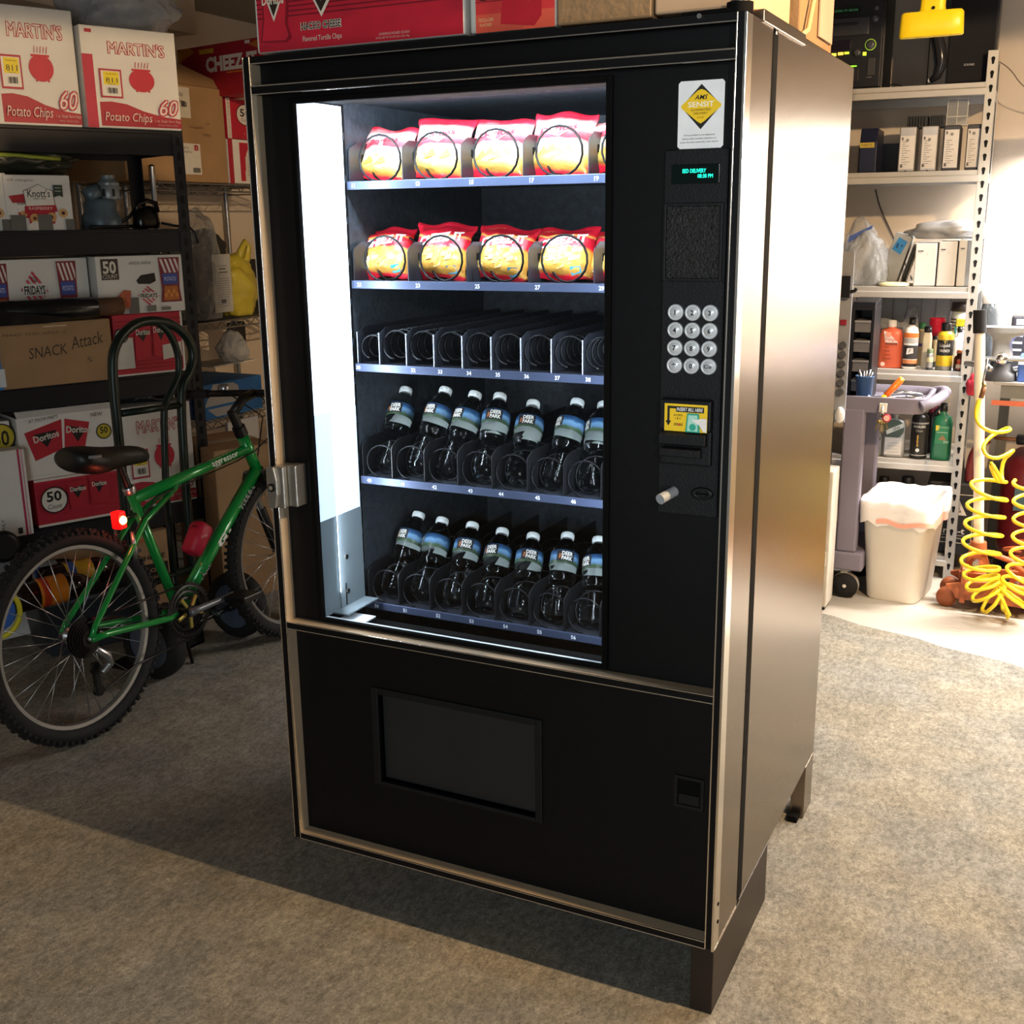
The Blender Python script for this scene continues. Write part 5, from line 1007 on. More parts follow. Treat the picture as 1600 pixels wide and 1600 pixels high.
for c_ in (wa, wb_):
    c_ = V((-1.235, c_.y, .128)) - OFF; b = B(); MW_ = Matrix.Translation(c_) @ Matrix.Rotation(PI / 2, 4, 'X')
    b.lathe([(.085, -.032), (.11, -.036), (.126, -.02), (.128, 0), (.126, .02), (.11, .036), (.085, .032)], BKR, 36, MW_, cap=False); w_ = b.make('wheel', ht)
    b = B(); b.lathe([(.086, -.028), (.03, -.02), (.03, .02), (.086, .028)], HUBB, 30, MW_); b.lathe([(.016, .02), (.014, .05), (.004, .052)], BKB, 14, MW_); b.make('wheel_hub', w_)
b = B(); b.cyl(V((-1.235, wa.y, .128)) - OFF, V((-1.235, wb_.y, .128)) - OFF, .009, BKB)
for q in (lo, lo2): b.tube([V((q.x, q.y, .16)), V((q.x + .11, q.y, .128))], .01, DG)
b.make('axle', ht)
b = B(); b.box(lo.x - .14, lo.x + .01, min(lo.y, lo2.y) - .02, max(lo.y, lo2.y) + .02, .004, .012, BKB); b.box(lo.x - .0, lo.x + .01, min(lo.y, lo2.y) - .02, max(lo.y, lo2.y) + .02, .004, .2, BKB); b.make('toe_plate', ht)
# ================================================================== RIGHT SIDE: grey boltless shelf with goods
FR = Frame((1.115, 3.102, 0), 3)
GS = mat('grey_shelf_steel', 'b4b0aa', .4, .25, var=.06, scale=10)
gs = thing('storage_shelf', 'light grey boltless steel shelf with keyhole posts against the back wall', 'shelf', FR.m(0, 0, 0))
GW, GD = 1.24, .45
GZ = (2.012, 1.687, 1.232, .892, .512, .10)
for x0, fr_ in ((-.02, 1), (-GW, 1), (-.02, 0), (-GW, 0)):
    y0 = 0 if fr_ else GD - .003
    b = B(); b.box(x0, x0 + .04, y0, y0 + .003, 0, 2.125, GS); b.box(x0 + .037 if x0 > -.1 else x0, x0 + .04 if x0 > -.1 else x0 + .003, 0 if fr_ else GD - .04, .04 if fr_ else GD, 0, 2.125, GS); p = b.make('post', gs, bevel=.001)
    if fr_:
        b = B(); MM = Matrix(((1, 0, 0, 0), (0, 0, 1, 0), (0, 1, 0, 0), (0, 0, 0, 1)))
        for k in range(41):
            z = 2.095 - k * .0508; cx = x0 + .02
            pts = [(cx + .0075 * math.cos(a * PI / 5), z + .0075 * math.sin(a * PI / 5)) for a in range(-1, 7)] + [(cx - .0035, z - .02), (cx + .0035, z - .02)]
            b.prism(pts, -.0006, 0, SLOT, MM)
        b.make('keyholes', p)['kind'] = 'stuff'
for z in GZ:
    for y, nm in ((-.002, 'front_beam'), (GD - .01, 'rear_beam')):
        b = B(); zb_ = z - .045
        b.prism([(0, zb_), (.012, zb_), (.012, z), (0.004, z), (0.004, z - .018), (0, z - .022)] if y < 0 else [(0, zb_), (.012, zb_), (.012, z), (0, z)], -GW + .03, -.012, GS, Matrix(((0, 0, 1, 0), (1, 0, 0, y), (0, 1, 0, 0), (0, 0, 0, 1))))
        b.make(nm, gs, bevel=.001)
    for x in (-GW + .004, .012): b = B(); b.box(x, x + .004, .02, GD - .02, z - .045, z - .006, GS); b.make('side_beam', gs)
    b = B(); b.box(-GW + .01, .01, .012, GD - .012, z - .012, z - .001, mat('shelf_deck', 'a8a39a', .6, var=.1)); b.make('deck', gs)
b = B()
for z in (2.06, 1.30, .55): b.box(.0165, .019, .03, .05, z, z + .08, GS)
b.make('post_clip', gs)
def rx(px, py, y=0): return FR.h(px, py, y)[0]
def rz_(px, py, y=0): return FR.h(px, py, y)[1]
# ---- top deck
SBK = mat('stereo_black', '17171b', .4, .1, var=.1)
x0, x1 = rx(1266, 130, .05), rx(1378, 132, .05); w = x1 - x0; zt = 2.0125
t = thing('stereo', 'black stereo with lit green and amber buttons on the top grey shelf', 'stereo', FR.m(x0, .05, zt)); HH = .46
b = B(); b.box(0, w, 0.01, .33, 0, HH, SBK); b.make('housing', t, bevel=.006)
b = B(); zz = lambda py: rz_(1330, py, .05) - zt; uu = lambda px: rx(px, 60, .05) - x0
b.box(.01, w - .01, .0, .012, .008, HH - .01, mat('stereo_front', '202026', .3, .1, var=.1)); b.make('front_panel', t, bevel=.004)
b = B(); b.box(uu(1284), uu(1357), -.012, .004, zz(56), zz(28), mat('stereo_silver', '4a4a50', .3, .6)); b.box(uu(1300), uu(1340), -.016, -.008, zz(40), zz(36), SBK); b.make('cd_drawer', t, bevel=.003)
b = B(); b.box(uu(1295), uu(1342), -.003, .002, zz(22), zz(10), ink('101c14', .2)); b.make('display', t)
b = B(); b.text('0000 M 00:00', ink('2f6a44', .5, .6), .009, lambda u, v: (uu(1320) + u, -.0036, zz(16) + v), w=uu(1338) - uu(1302)); b.make('display_text', t)
for px, py, r in ((1366, 32, .014), (1367, 16, .01), (1341, 83, .014), (1361, 72, .018)):
    b = B(); b.lathe([(r, 0), (r * .95, .016), (r * .6, .018), (.001, .017)], mat('stereo_knob', '55565c', .3, .6), 20, Matrix.Translation((uu(px), .0, zz(py))) @ Matrix.Rotation(PI / 2, 4, 'X'))
    if r > .017: b.lathe([(r + .001, 0), (r + .004, .004), (r + .001, .006)], ink('8aa83a', .5, .8), 24, Matrix.Translation((uu(px), .0, zz(py))) @ Matrix.Rotation(PI / 2, 4, 'X'), cap=False)
    b.make('knob', t)
for px0, px1, py0, py1, c, e in ((1289, 1294, 66, 73, 'ff3a66', 3), (1301, 1308, 82, 86, 'ffd23a', 3), (1311, 1319, 81, 85, 'ffb53a', 3), (1321, 1328, 81, 84, 'b8e02a', 3), (1350, 1355, 83, 88, 'b8f02a', 3), (1325, 1341, 103, 104.5, '8af02a', 2)):
    b = B(); b.box(uu(px0), uu(px1), -.006, .002, zz(py1), zz(py0), ink(c, .5, e)); b.make('lit_button', t)
b = B(); b.box(uu(1295), uu(1330), -.004, .002, zz(78), zz(62), ink('1a1420', .2)); b.make('disc_window', t, bevel=.002)
b = B(); b.box(uu(1305), uu(1345), -.006, .002, zz(128), zz(108), SBK); b.make('tape_door', t, bevel=.002)
b = B(); b.box(uu(1358), uu(1370), -.005, .002, zz(120), zz(92), ink('2c2c30')); b.make('side_vent', t, bevel=.002)
b = B(); b.text('audio', ink('b8b8bc'), .006, lambda u, v: (uu(1362) + u, -.0062, zz(122) + v), w=uu(1366) - uu(1358)); b.make('maker_text', t)
x0, x1 = rx(1447, 125, .06), rx(1553, 122, .06); w = x1 - x0
t = thing('loudspeaker', 'black loudspeaker with curved port beside the post on the top grey shelf', 'speaker', FR.m(x0, .06, zt))
b = B(); b.box(0, w, .012, .30, 0, .48, SBK); b.make('cabinet', t, bevel=.005)
b = B(); b.box(.075, w - .006, -.002, .014, .008, .472, mat('speaker_cloth', '15151a', .9, var=.1, bump=.1, bscale=300)); b.make('grille', t, bevel=.004)
b = B(); b.tube([(.012, .004, .30), (.02, .0, .22), (.045, -.004, .14), (.055, -.004, .08), (.04, .0, .035), (.015, .004, .02)], [.014, .02, .022, .022, .016, .01], mat('glossy_panel', '26262c', .15, var=0), n=12); b.make('curved_port', t)
b = B(); b.cyl((.014, .012, .022), (.014, .0, .022), .008, ink('c8c8cc')); b.text('SOUND', ink('d0d0d4'), .008, lambda u, v: (.155 + u, -.0028, .072 + v), w=.038); b.make('badge', t)
b = B(); p = FR.w(rx(1392, 118, .3), .30, 2.05); q = FR.w(rx(1420, 130, .3), .3, 2.0145); b.tube(smooth([p, p + V((.03, 0, .0)), q + V((-.03, 0, .03)), q, q + V((.04, -.0, 0))]), .003, BC); tag(b.make('cable'), 'thin brown speaker cable on the deck between stereo and loudspeaker', 'cable')
# yellow work light hook hanging from the ceiling
YW = mat('yellow_plastic', 'f2d21c', .35, var=.06, scale=20)
c0 = onY(1456, 36, 2.2); t = thing('work_light', 'bright yellow T shaped work light hanging from the ceiling over the shelf', 'work light', (c0.x, 2.2, c0.z))
b = B(); b.loft([(-.04, 0, 0, .094, .02), (-.036, 0, 0, .097, .024), (.028, 0, 0, .094, .024), (.034, 0, 0, .088, .02)], YW, 28, e=6); b.make('bar', t)
b = B(); b.loft([(.03, .0, 0, .04, .02), (.05, 0, 0, .037, .018), (.2, .002, 0, .037, .018)], YW, 20, e=6); b.make('stem', t)
b = B(); b.cyl((.004, -.0245, .042), (.004, -.018, .042), .005, SLOT, n=10); b.cyl((.04, -.0, .07), (.052, 0, .068), .005, CHROME, n=8); b.tube([(0, 0, .2), (0, 0, ZC - c0.z)], .006, BC); b.make('hanging_cord', t)
# ---- second deck
z2 = 1.688
x0, x1 = rx(1341, 268, .04), rx(1372, 205, .04)
t = thing('plastic_bin', 'dark navy hanging bin with a yellow label on the second grey shelf', 'bin', FR.m(x0, .04, z2)); NV_ = mat('navy_plastic', '161c36', .35, var=.15)
b = B(); w = x1 - x0; MZ = Matrix(((0, 0, 1, 0), (1, 0, 0, 0), (0, 1, 0, 0), (0, 0, 0, 1))); b.prism([(0, 0), (.24, 0), (.24, .175), (.02, .175), (.0, .12)], 0, w, NV_, MZ); b.make('bin_body', t, bevel=.004); printing([('r', .0, .098, w * .85, .118, 'b9a23a'), ('t', 'PARTS', w * .4, .108, .01, '3a3420', dict(w=w * .6))], FRONT(0, 0, 0), t, 'label')
lab = ['silver drive case, leftmost of the four on the second grey shelf', 'silver drive case, second from the left on the second grey shelf', 'dark framed drive case, third from the left on the second grey shelf', 'dark framed drive case next to the post on the second grey shelf']
for i, (pa, pb) in enumerate(((1402, 1433), (1436, 1467), (1470, 1502), (1506, 1534))):
    x0, x1 = rx(pa, 268, .03), rx(pb, 205, .03); w = x1 - x0 - .002; h = .172; mm = mat('drive_case_silver', 'b9b6b4', .35, .5) if i < 2 else mat('drive_case_dark', '3a3a3e', .4, .3)
    t = thing('drive_case', lab[i], 'case', FR.m(x0, .03, z2), 'drive cases on the second grey shelf'); b = B(); b.box(0, w, 0, .2, 0, h, mm); b.make('case_body', t, bevel=.004)
    u0, u1, v0, v1 = .07 * w, .93 * w, .06 * h, (.8 if i < 2 else .9) * h
    o = [('r', u0, v0, u1, v1, 'e0dcda')] + [('r', u0 + .12 * w, v0 + (.05 + .05 * k) * h, u0 + (.3 + .4 * ((k * 7) % 5) / 5) * w, v0 + (.065 + .05 * k) * h, '9a9694') for k in range(12)]
    o += [('r', u0 + .08 * w, v1 - .1 * h, u0 + .18 * w, v1 - .03 * h, '6a6664'), ('d', .5 * w, v1 - .1 * h, .006, '8a8684'), ('r', u0 + .08 * w, v0 + .03 * h, u0 + .2 * w, v0 + .1 * h, '55524f'), ('r', .42 * w, 0, .56 * w, .025 * h, '2a2a2c')]
    printing(o, FRONT(0, 0, 0), t, 'case_label')
for pa, pb, pyt, y, lb_ in ((1417, 1449, 176, .12, 'ribbed black box lying on the two silver drive cases'), (1452, 1475, 178, .12, 'small black box lying between silver and dark drive cases')):
    x0, x1 = rx(pa, 197, y), rx(pb, 197, y); b = B(); b.box(0, x1 - x0, 0, .12, 0, .045, SBK)
    for k in range(6): b.box((x1 - x0) * (.1 + .14 * k), (x1 - x0) * (.15 + .14 * k), -.001, 0, .004, .041, SLOT)
    o = b.make('black_box', bevel=.002); o.matrix_world = FR.m(x0, y, z2 + .1735); tag(o, lb_, 'box')
x0, x1 = rx(1478, 195, .1), rx(1511, 195, .1); t = thing('organizer_box', 'clear plastic compartment box on the dark drive cases', 'organizer', FR.m(x0, .1, z2 + .1735)); w = x1 - x0; b = B(); CP = film('clear_hard_plastic', 'd8d8d8', .08, .15, .1, 5)
b.box(0, w, 0, .003, 0, .105, CP); b.box(0, w, .06, .063, 0, .105, CP); b.box(0, .003, .003, .06, 0, .105, CP); b.box(w - .003, w, .003, .06, 0, .105, CP); b.box(.003, w - .003, .003, .06, 0, .003, CP); b.make('clear_shell', t)
b = B()
for z in (.002, .035, .103): b.box(0, w, -.001, .001, z - .0015, z + .0015, ink('d8d4cc'))
for x in (.002, w / 2, w - .002): b.box(x - .001, x + .001, -.001, .001, 0, .105, ink('d8d4cc'))
b.make('dividers', t)
b = B(); b.box(0, .25, 0, .02, 0, .13, ink('2c3036')); o = b.make('dark_sheet'); o.matrix_world = FR.m(rx(1340, 180, .40), .41, z2 + .12); 
o.matrix_world = FR.m(rx(1345, 180, .40), .40, z2 + .001); tag(o, 'dark flat sheet standing at the back of the second grey shelf', 'sheet')
# ---- third deck
z3 = 1.233
WB = mat('white_binder', 'e9e7e4', .5, var=.03)
for i, (pa, pb, py) in enumerate(((1426, 1461, 380), (1462, 1492, 377), (1493, 1519, 375))):
    x0, x1 = rx(pa, 450, .05), rx(pb, 450, .05); w = x1 - x0 - .003; h = rz_(pa, py, .05) - z3
    t = thing('white_box', 'upright white box, %s of the three on the third grey shelf' % ('left', 'middle', 'right')[i], 'box', FR.m(x0, .05, z3), 'upright white boxes on the third grey shelf')
    b = B(); b.box(0, w, 0, .26, 0, h, WB); b.make('box_body', t, bevel=.004); printing([('r', .12 * w, .80 * h, .38 * w, .83 * h, '6a6a6c'), ('r', .12 * w, .77 * h, .3 * w, .78 * h, 'b0b0b0'), ('r', .55 * w, .72 * h, .56 * w, .79 * h, '8a8a8c')], FRONT(0, 0, 0), t, 'spine_print')
crumple('plastic_bag', 'grey plastic bag lying on the upright white boxes', 0, (.34, .2, .075), mat('grey_film_bag', 'a9a9aa', .3, var=.15, bump=.6, bscale=14), 61, FR.m(rx(1486, 375, .15), .16, z3 + .188), amp=.2)
x0 = rx(1376, 445, .14); t = thing('grey_box', 'tilted grey box with a blue tape patch on the third grey shelf', 'box', FR.m(x0 + .03, .15, z3 + .012) @ Matrix.Rotation(R_(16), 4, 'Y')); b = B(); b.box(-.04, .03, 0, .14, 0, .20, mat('grey_box_card', 'a3a6a8', .5)); b.make('box_body', t, bevel=.003); printing([('p', [(-.033, .13), (.008, .118), (.018, .175), (-.02, .185)], '2f86c8'), ('r', -.02, .14, -.012, .16, '1a4a80'), ('r', -.002, .15, .006, .158, '1a4a80')], FRONT(), t, 'blue_tape')
b = B()
for k in range(3): b.box(.036 + .008 * k, .041 + .008 * k, .01, .2, 0, .17, ink('8a7a66' if k else 'a8a29a'))
for k, o in ((0, b.make('boards')),): o.matrix_world = FR.m(x0 + .035, .19, z3 + .012) @ Matrix.Rotation(R_(16), 4, 'Y'); tag(o, 'thin boards leaning beside the tilted grey box', 'board'); o['kind'] = 'stuff'
crumple('plastic_bag', 'clear bag of small hardware at the left of the third grey shelf', 0, (.16, .14, .22), CLEAR, 71, FR.m(rx(1352, 450, .04), .10, z3 + .001), amp=.2)
t = crumple('plastic_bag', 'clear bag with blue printed sheet behind the hardware bag', 0, (.14, .12, .28), CLEAR, 72, FR.m(rx(1340, 440, .15), .21, z3 + .001), amp=.22)
b = B(); b.prism([(-.05, .17), (.045, .23), (.05, .245), (-.045, .2)], -.065, -.063, ink('4a62a8'), Matrix(((1, 0, 0, 0), (0, 0, 1, 0), (0, 1, 0, 0), (0, 0, 0, 1)))); b.make('blue_print', t)
b = B(); x0 = rx(1380, 448, .04)
b.loft([(0, .05, .06, .06, .055), (.004, .05, .06, .062, .056), (.010, .05, .06, .06, .05), (.014, .055, .06, .04, .03)], ink('e8e4b4'), 24, e=3); o = b.make('paper_stack'); o.matrix_world = FR.m(x0 - .01, .014, z3 + .0005); tag(o, 'pale yellow crumpled papers at the front of the third grey shelf', 'paper')
b = B(); p0, p1 = onY(1368, 296, 3.585), onY(1394, 366, 3.585); b.tube(smooth([p0, (p0 + p1) / 2 + V((-.02, 0, .02)), p1, p1 + V((.10, 0, -.2))]), .004, ink('4a423a'), n=6); tag(b.make('wall_cable'), 'dark cable hanging down the back wall above the tilted grey box', 'cable')
b = B(); p0 = onY(1548, 93, 3.30); b.tube(smooth([p0, onY(1566, 98, 3.3), onY(1582, 112, 3.3), onY(1592, 128, 3.3), onY(1606, 140, 3.3), onY(1640, 150, 3.3)]), .0022, ink('6a5a48'), n=6); tag(b.make('thin_wire'), 'thin wire drooping right from the top of the grey shelf post', 'wire')
# ---- fourth deck: bottles
z4 = .8925
def bx0(pa, pb, y): a, c = rx(pa, 575, y), rx(pb, 575, y); return (a + c) / 2, abs(c - a) / 2
def rmat(x, y, z): return FR.m(x, y, z)
def spray(label, pa, pb, pyt, y, z, body, bands, cap, capr=.75, py0=None):
    x, r = bx0(pa, pb, y); h = rz_((pa + pb) / 2, pyt, y) - z
    t = thing('spray_can', label, 'can', rmat(x, y, z)); b = B(); s = h - r * 1.5
    b.lathe([(r * .93, 0), (r, .004), (r, s - .004), (r * .9, s + r * .2), (r * .62, s + r * .45)], body, 26); b.make('can_body', t)
    b = B(); b.lathe([(r * capr, s + r * .25), (r * capr, s + r * 1.3), (r * capr * .9, s + r * 1.5), (.001, s + r * 1.5)], cap, 22); b.make('cap', t)
    if bands:
        b = B()
        for v0, v1, c in bands: b.lathe([(r + .0005, v0 * s), (r + .0007, v0 * s + .001), (r + .0007, v1 * s - .001), (r + .0005, v1 * s)], ink(c, .35), 26, cap=False)
        b.make('label', t)
    return t, r, s
def wrap(r, dz, ang=0): return lambda u, v: (r * math.sin(u / r + ang), -r * math.cos(u / r + ang), dz + v)
def squeeze(label, pa, pb, pyt, y, z, body, cap, sh=.78, name='bottle', flat=.6, neck=.3, cat='bottle'):
    x, r = bx0(pa, pb, y); h = rz_((pa + pb) / 2, pyt, y) - z; t = thing(name, label, cat, rmat(x, y, z)); b = B(); f = r * flat
    b.loft([(0, 0, 0, r * .92, f * .92), (.004, 0, 0, r, f), (h * (sh - .1), 0, 0, r * .97, f * .97), (h * sh, 0, 0, r * .82, f * .85), (h * (sh + .04), 0, 0, r * neck, r * neck), (h * .88, 0, 0, r * neck, r * neck)], body, 26, e=3); b.make('bottle_body', t)
    b = B(); b.lathe([(r * neck * 1.15, h * .86), (r * neck * 1.2, h * .865), (r * neck * 1.1, h), (.001, h)], cap, 18); b.make('cap', t)
    return t, r, h, f
t, r, s = spray('blue spray can at the left end of the fourth grey shelf', 1359, 1368, 503, .05, z4, ink('9a96a0', .3), ((.62, 1, '2c5ab0'), (.35, .62, '8a8ac0'), (.1, .34, '8a7a72')), SBK)
OR = mat('orange_cleaner_plastic', 'e06a48', .35, var=.05)
t, r, h, f = squeeze('orange hand cleaner bottle with white cap on the fourth grey shelf', 1371, 1408, 500, .06, z4, OR, ink('f2efea'), .80, flat=.5, neck=.32)
printing([('p', [(-.03, .155), (-.012, .15), (.028, .11), (.03, .10), (-.022, .108), (-.026, .13)], 'e8d8cc'), ('t', 'orange', -.002, .116, .014, 'c8442e', dict(w=.05, sh=.25)), ('r', -.02, .098, .028, .106, '8a3a28')] + [('t', s_, -.012, .088 - .016 * k, .0085, '7a3a2a', dict(w=w_)) for k, (s_, w_) in enumerate((('Fast', .014), ('Hand', .02), ('Clean', .024), ('Cleaner', .035)))] + [('d', -.026, .016, .009, 'e8c4b4'), ('r', -.02, .13, .0, .15, 'f0a088')], FRONT(0, -f * 1.0 - .0008, 0), t, 'label')
t, r, h, f = squeeze('white bottle with orange label and black cap beside the orange hand cleaner', 1409, 1432, 496, .05, z4, ink('f0eeea', .4), SBK, .80, flat=.9, neck=.4)
b = B()
for v0, v1, c in ((.03, .07, '241a18'), (.07, .12, 'd88a5a'), (.13, .31, '3a3634'), (.34, .40, 'a8a4a0'), (.41, .47, 'd87838')): b.loft([(h * v0 * 1.5, 0, 0, r * 1.012, f * 1.012), (h * v1 * 1.5, 0, 0, r * 1.005, f * 1.005)], ink(c, .4), 26, e=3, cap=False)
b.make('label', t); printing([('p', [(-.014, .06), (.014, .066), (.012, .088), (-.012, .086)], 'd8d4d0'), ('t', 'F', .0, .075, .014, '3a3634', dict(sh=.3))], FRONT(0, -f * 1.03, 0), t, 'label_print')
t, r, h, f = squeeze('tan bottle with a green cap behind the white tube', 1431, 1443, 504, .17, z4, ink('b8a27a', .5), ink('2f6a44'), .86, flat=.9, neck=.8)
b = B(); b.box(-r * .9, r * .9, -f - .001, -f, h * .45, h * .52, ink('4a2a5a')); b.make('label', t)
t, r, h, f = squeeze('cream tube standing on its black cap on the fourth grey shelf', 1438, 1453, 510, .085, z4, ink('e8e2c8', .4), SBK, .84, flat=.7, neck=.7)
t, r, s = spray('short silver can in front of the cream tube', 1446, 1457, 545, .024, z4, mat('silver_can', 'b8b8b6', .3, .7), ((.5, .8, 'c8c49a'), (.0, .15, '3a3a3a')), ink('6a7a5a'), .9)
t, r, s = spray('narrow tan can with a black top beside the silver can', 1453, 1462, 525, .14, z4, ink('a89068', .4), ((.0, .2, '2a2a2c'),), SBK, .95)
x, r = bx0(1447, 1471, .22); t = thing('plastic_cup', 'bright red ridged cup behind the cans on the fourth grey shelf', 'cup', rmat(x, .22, z4)); RC = mat('red_cup', 'c81c3c', .4)
b = B(); b.lathe([(r * .72, .12), (r * .78, .122), (r * .98, .185), (r * 1.03, .188), (r * 1.03, .197), (r * .95, .197), (r * .7, .125)], RC, 28, cap=False); b.lathe([(r * .5, 0), (r * .5, .12), (r * .72, .121)], RC, 20)
for k in range(20): a = 2 * PI * k / 20; b.box(-.0015, .0015, r * 1.0, r * 1.05, .17, .186, RC, Matrix.Rotation(a, 4, 'Z'))
b.make('cup_body', t)
t, r, s = spray('black and yellow spray can with cursive lettering on the fourth grey shelf', 1461, 1487, 504, .045, z4, ink('d8b830', .35), ((.0, .12, '77756e'), (.14, .42, 'd0ae2a'), (.42, .86, '2b2b2a'), (.86, .98, 'e0b83a')), SBK, .62)
b = B(); b.text('Liquid', ink('e8e6e0'), .018, wrap(r + .0012, s * .70), w=.042); b.text('WRENCH', ink('d8d6d0'), .012, wrap(r + .0012, s * .56), w=.042, off=.02); b.text('Y', ink('e0c83a'), .012, wrap(r + .0012, s * .80)); b.make('lettering', t)
t, r, h, f = squeeze('small amber bottle with orange label beside the grey shelf post', 1489, 1506, 547, .03, z4, mat('amber_glass', '3a1a10', .1, var=0), ink('d87a4a'), .70, flat=1, neck=.5)
b = B(); b.lathe([(r * 1.01, h * .06), (r * 1.015, h * .06 + .001), (r * 1.015, h * .56), (r * 1.01, h * .57)], ink('c8502e'), 24, cap=False); b.make('label', t); printing([('r', -.01, .012, .012, .028, 'c8b8a0')], FRONT(0, -r * 1.03, 0), t, 'label_print')
t, r, h, f = squeeze('white spray bottle behind the amber bottle', 1485, 1505, 510, .14, z4, ink('e8e8e6', .4), SBK, .72, flat=.8, neck=.35)
b = B(); b.lathe([(.006, h * .9), (.008, h * .95)], ink('d8c82a')); b.box(-.018, .02, -.008, .008, h, h + .03, ink('d8c82a')); b.box(-.022, -.014, -.006, .006, h - .03, h + .01, ink('2f8a7a')); b.make('trigger', t, bevel=.002)
t, r, h, f = squeeze('white jar with brown label standing high behind the spray bottle', 1479, 1507, 472, .20, z4, ink('eceae6', .4), ink('3a2c28'), .86, flat=.95, neck=.9)
b = B()
for k in range(4): b.loft([(h * (.58 + .05 * k), 0, 0, r * 1.01, f * 1.01), (h * (.60 + .05 * k), 0, 0, r * 1.01, f * 1.01)], ink('6a4a40'), 24, e=3, cap=False)
b.make('label', t)
crumple('plastic_bag', 'clear bag behind the orange hand cleaner bottle', 0, (.18, .1, .2), CLEARD, 81, FR.m(rx(1392, 510, .2), .22, z4 + .001), amp=.2)
crumple('plastic_bag', 'clear bag hanging open behind the white bottle', 0, (.08, .08, .24), CLEAR, 82, FR.m(rx(1424, 480, .3), .3, z4 + .001), amp=.25)
b = B()
for k in range(9): b.box(-.26 + .06 * k, -.255 + .06 * k, 0, .004, 0, .30, ink('77767a'))
b.box(-.3, .28, .004, .01, 0, .31, ink('9a9894')); o = b.make('ribbed_sheet'); o.matrix_world = FR.m(rx(1445, 500, .42), .41, z4 + .002); tag(o, 'ribbed grey sheet at the back of the fourth grey shelf', 'sheet')
# ---- fifth deck
z5 = .513
t, r, h, f = squeeze('white jug with black lettering at the left of the fifth grey shelf', 1368, 1386, 668, .05, z5, ink('e2e0dc', .4), ink('d8d6d2'), .80, flat=.6, neck=.35); printing([('t', 'OXI', 0, h * .62, .014, '2a2a2a', dict(w=.035, off=.02)), ('d', 0, h * .5, .008, 'a8a6a2'), ('t', 'MULTI', 0, h * .3, .007, '4a4a4a', dict(w=.03)), ('t', 'CLEAN', 0, h * .24, .007, '4a4a4a', dict(w=.03))], FRONT(0, -f * 1.02, 0), t, 'label')
t, r, h, f = squeeze('grey oil jug with a round dark label under the tool cart tray', 1387, 1423, 645, .05, z5, mat('grey_jug', '9c9b98', .4), mat('grey_jug', '9c9b98', .4), .84, flat=.7, neck=.3)
printing([('d', .0, h * .66, r * .9, '45544c'), ('p', [(-r * .7, h * .62), (r * .8, h * .80), (r * .84, h * .70), (-r * .6, h * .52)], 'c8ccc8'), ('t', '10W', .01, h * .67, .012, '2c3a34', dict(w=.03, rot=22)), ('r', -r * .74, h * .06, r * .74, h * .46, 'c9c7c4')] + [('r', -r * .5, h * (.12 + .07 * k), r * .5, h * (.13 + .07 * k), 'a09e9a') for k in range(4)], FRONT(0, -f * 1.02, 0), t, 'label')
t, r, s = spray('black spray can with gold side lettering on the fifth grey shelf', 1431, 1459, 633, .05, z5, ink('1c1a18', .35), ((.86, .9, '8a8884'), (.08, .1, 'b8b4ac')), ink('2a2828'), .6)
b = B(); b.text('BRAKLEEN', ink('c8c4bc'), .010, wrap(r + .001, s * .80), w=.05, off=.02); b.text('Chain', ink('9a968e'), .010, wrap(r + .001, s * .70), w=.03)
fnv = wrap(r + .001, s * .45); b.text('synthetic', ink('c8a03a'), .010, lambda u, v: fnv(-v - .004, u), w=.05, off=.03); b.lathe([(.0, 0), (.008, 0)], ink('c8d0d0'), 16, Matrix.Translation((-.002, -r - .0015, s * .22)) @ Matrix.Rotation(PI / 2, 4, 'X'), cap=False); b.make('lettering', t)
GJ = mat('green_jug', '1f6a4a', .3, var=.06)
t, r, h, f = squeeze('green oil jug with black cap beside the grey shelf post', 1464, 1497, 630, .05, z5, GJ, SBK, .76, flat=.7, neck=.32)
b = B(); b.tube([(-r * .5, 0, h * .72), (-r * .75, 0, h * .85), (-r * .4, 0, h * .92), (-r * .2, 0, h * .86)], .009, SBK); b.make('handle', t)
printing([('r', -r * .62, h * .30, r * .66, h * .62, '2a7a54'), ('p', [(-r * .6, h * .62), (-r * .25, h * .62), (-r * .3, h * .54), (-r * .6, h * .52)], 'c8b83a'), ('t', 'Full Synthetic', .008, h * .585, .007, 'b8c8b0', dict(w=.045)), ('r', -r * .5, h * .49, r * .6, h * .505, '8aa890'), ('p', [(-r * .3, h * .36), (r * .1, h * .46), (r * .5, h * .36)], '8a6a4a'), ('t', '5W', .02, h * .33, .01, 'd0d8cc')], FRONT(0, -f * 1.02, 0), t, 'label')
t, r, s = spray('burgundy capped dark bottle behind the black spray can', 1452, 1476, 632, .2, z5, ink('20161a', .3), (), ink('6a1c3a'), .6)
x, _ = bx0(1346, 1368, .04); t = thing('red_tool_case', 'dark red case leaning behind the cart leg on the fifth grey shelf', 'case', rmat(x - .03, .02, z5)); b = B(); b.box(0, .055, 0, .16, 0, .16, ink('7a1424')); b.make('case_body', t, bevel=.004); b = B(); b.lathe([(.035, 0), (.035, .02), (.001, .022)], ink('8f9288', .3), 22, Matrix.Translation((.02, -.001, .08)) @ Matrix.Rotation(PI / 2, 4, 'X')); b.make('grey_dial', t)
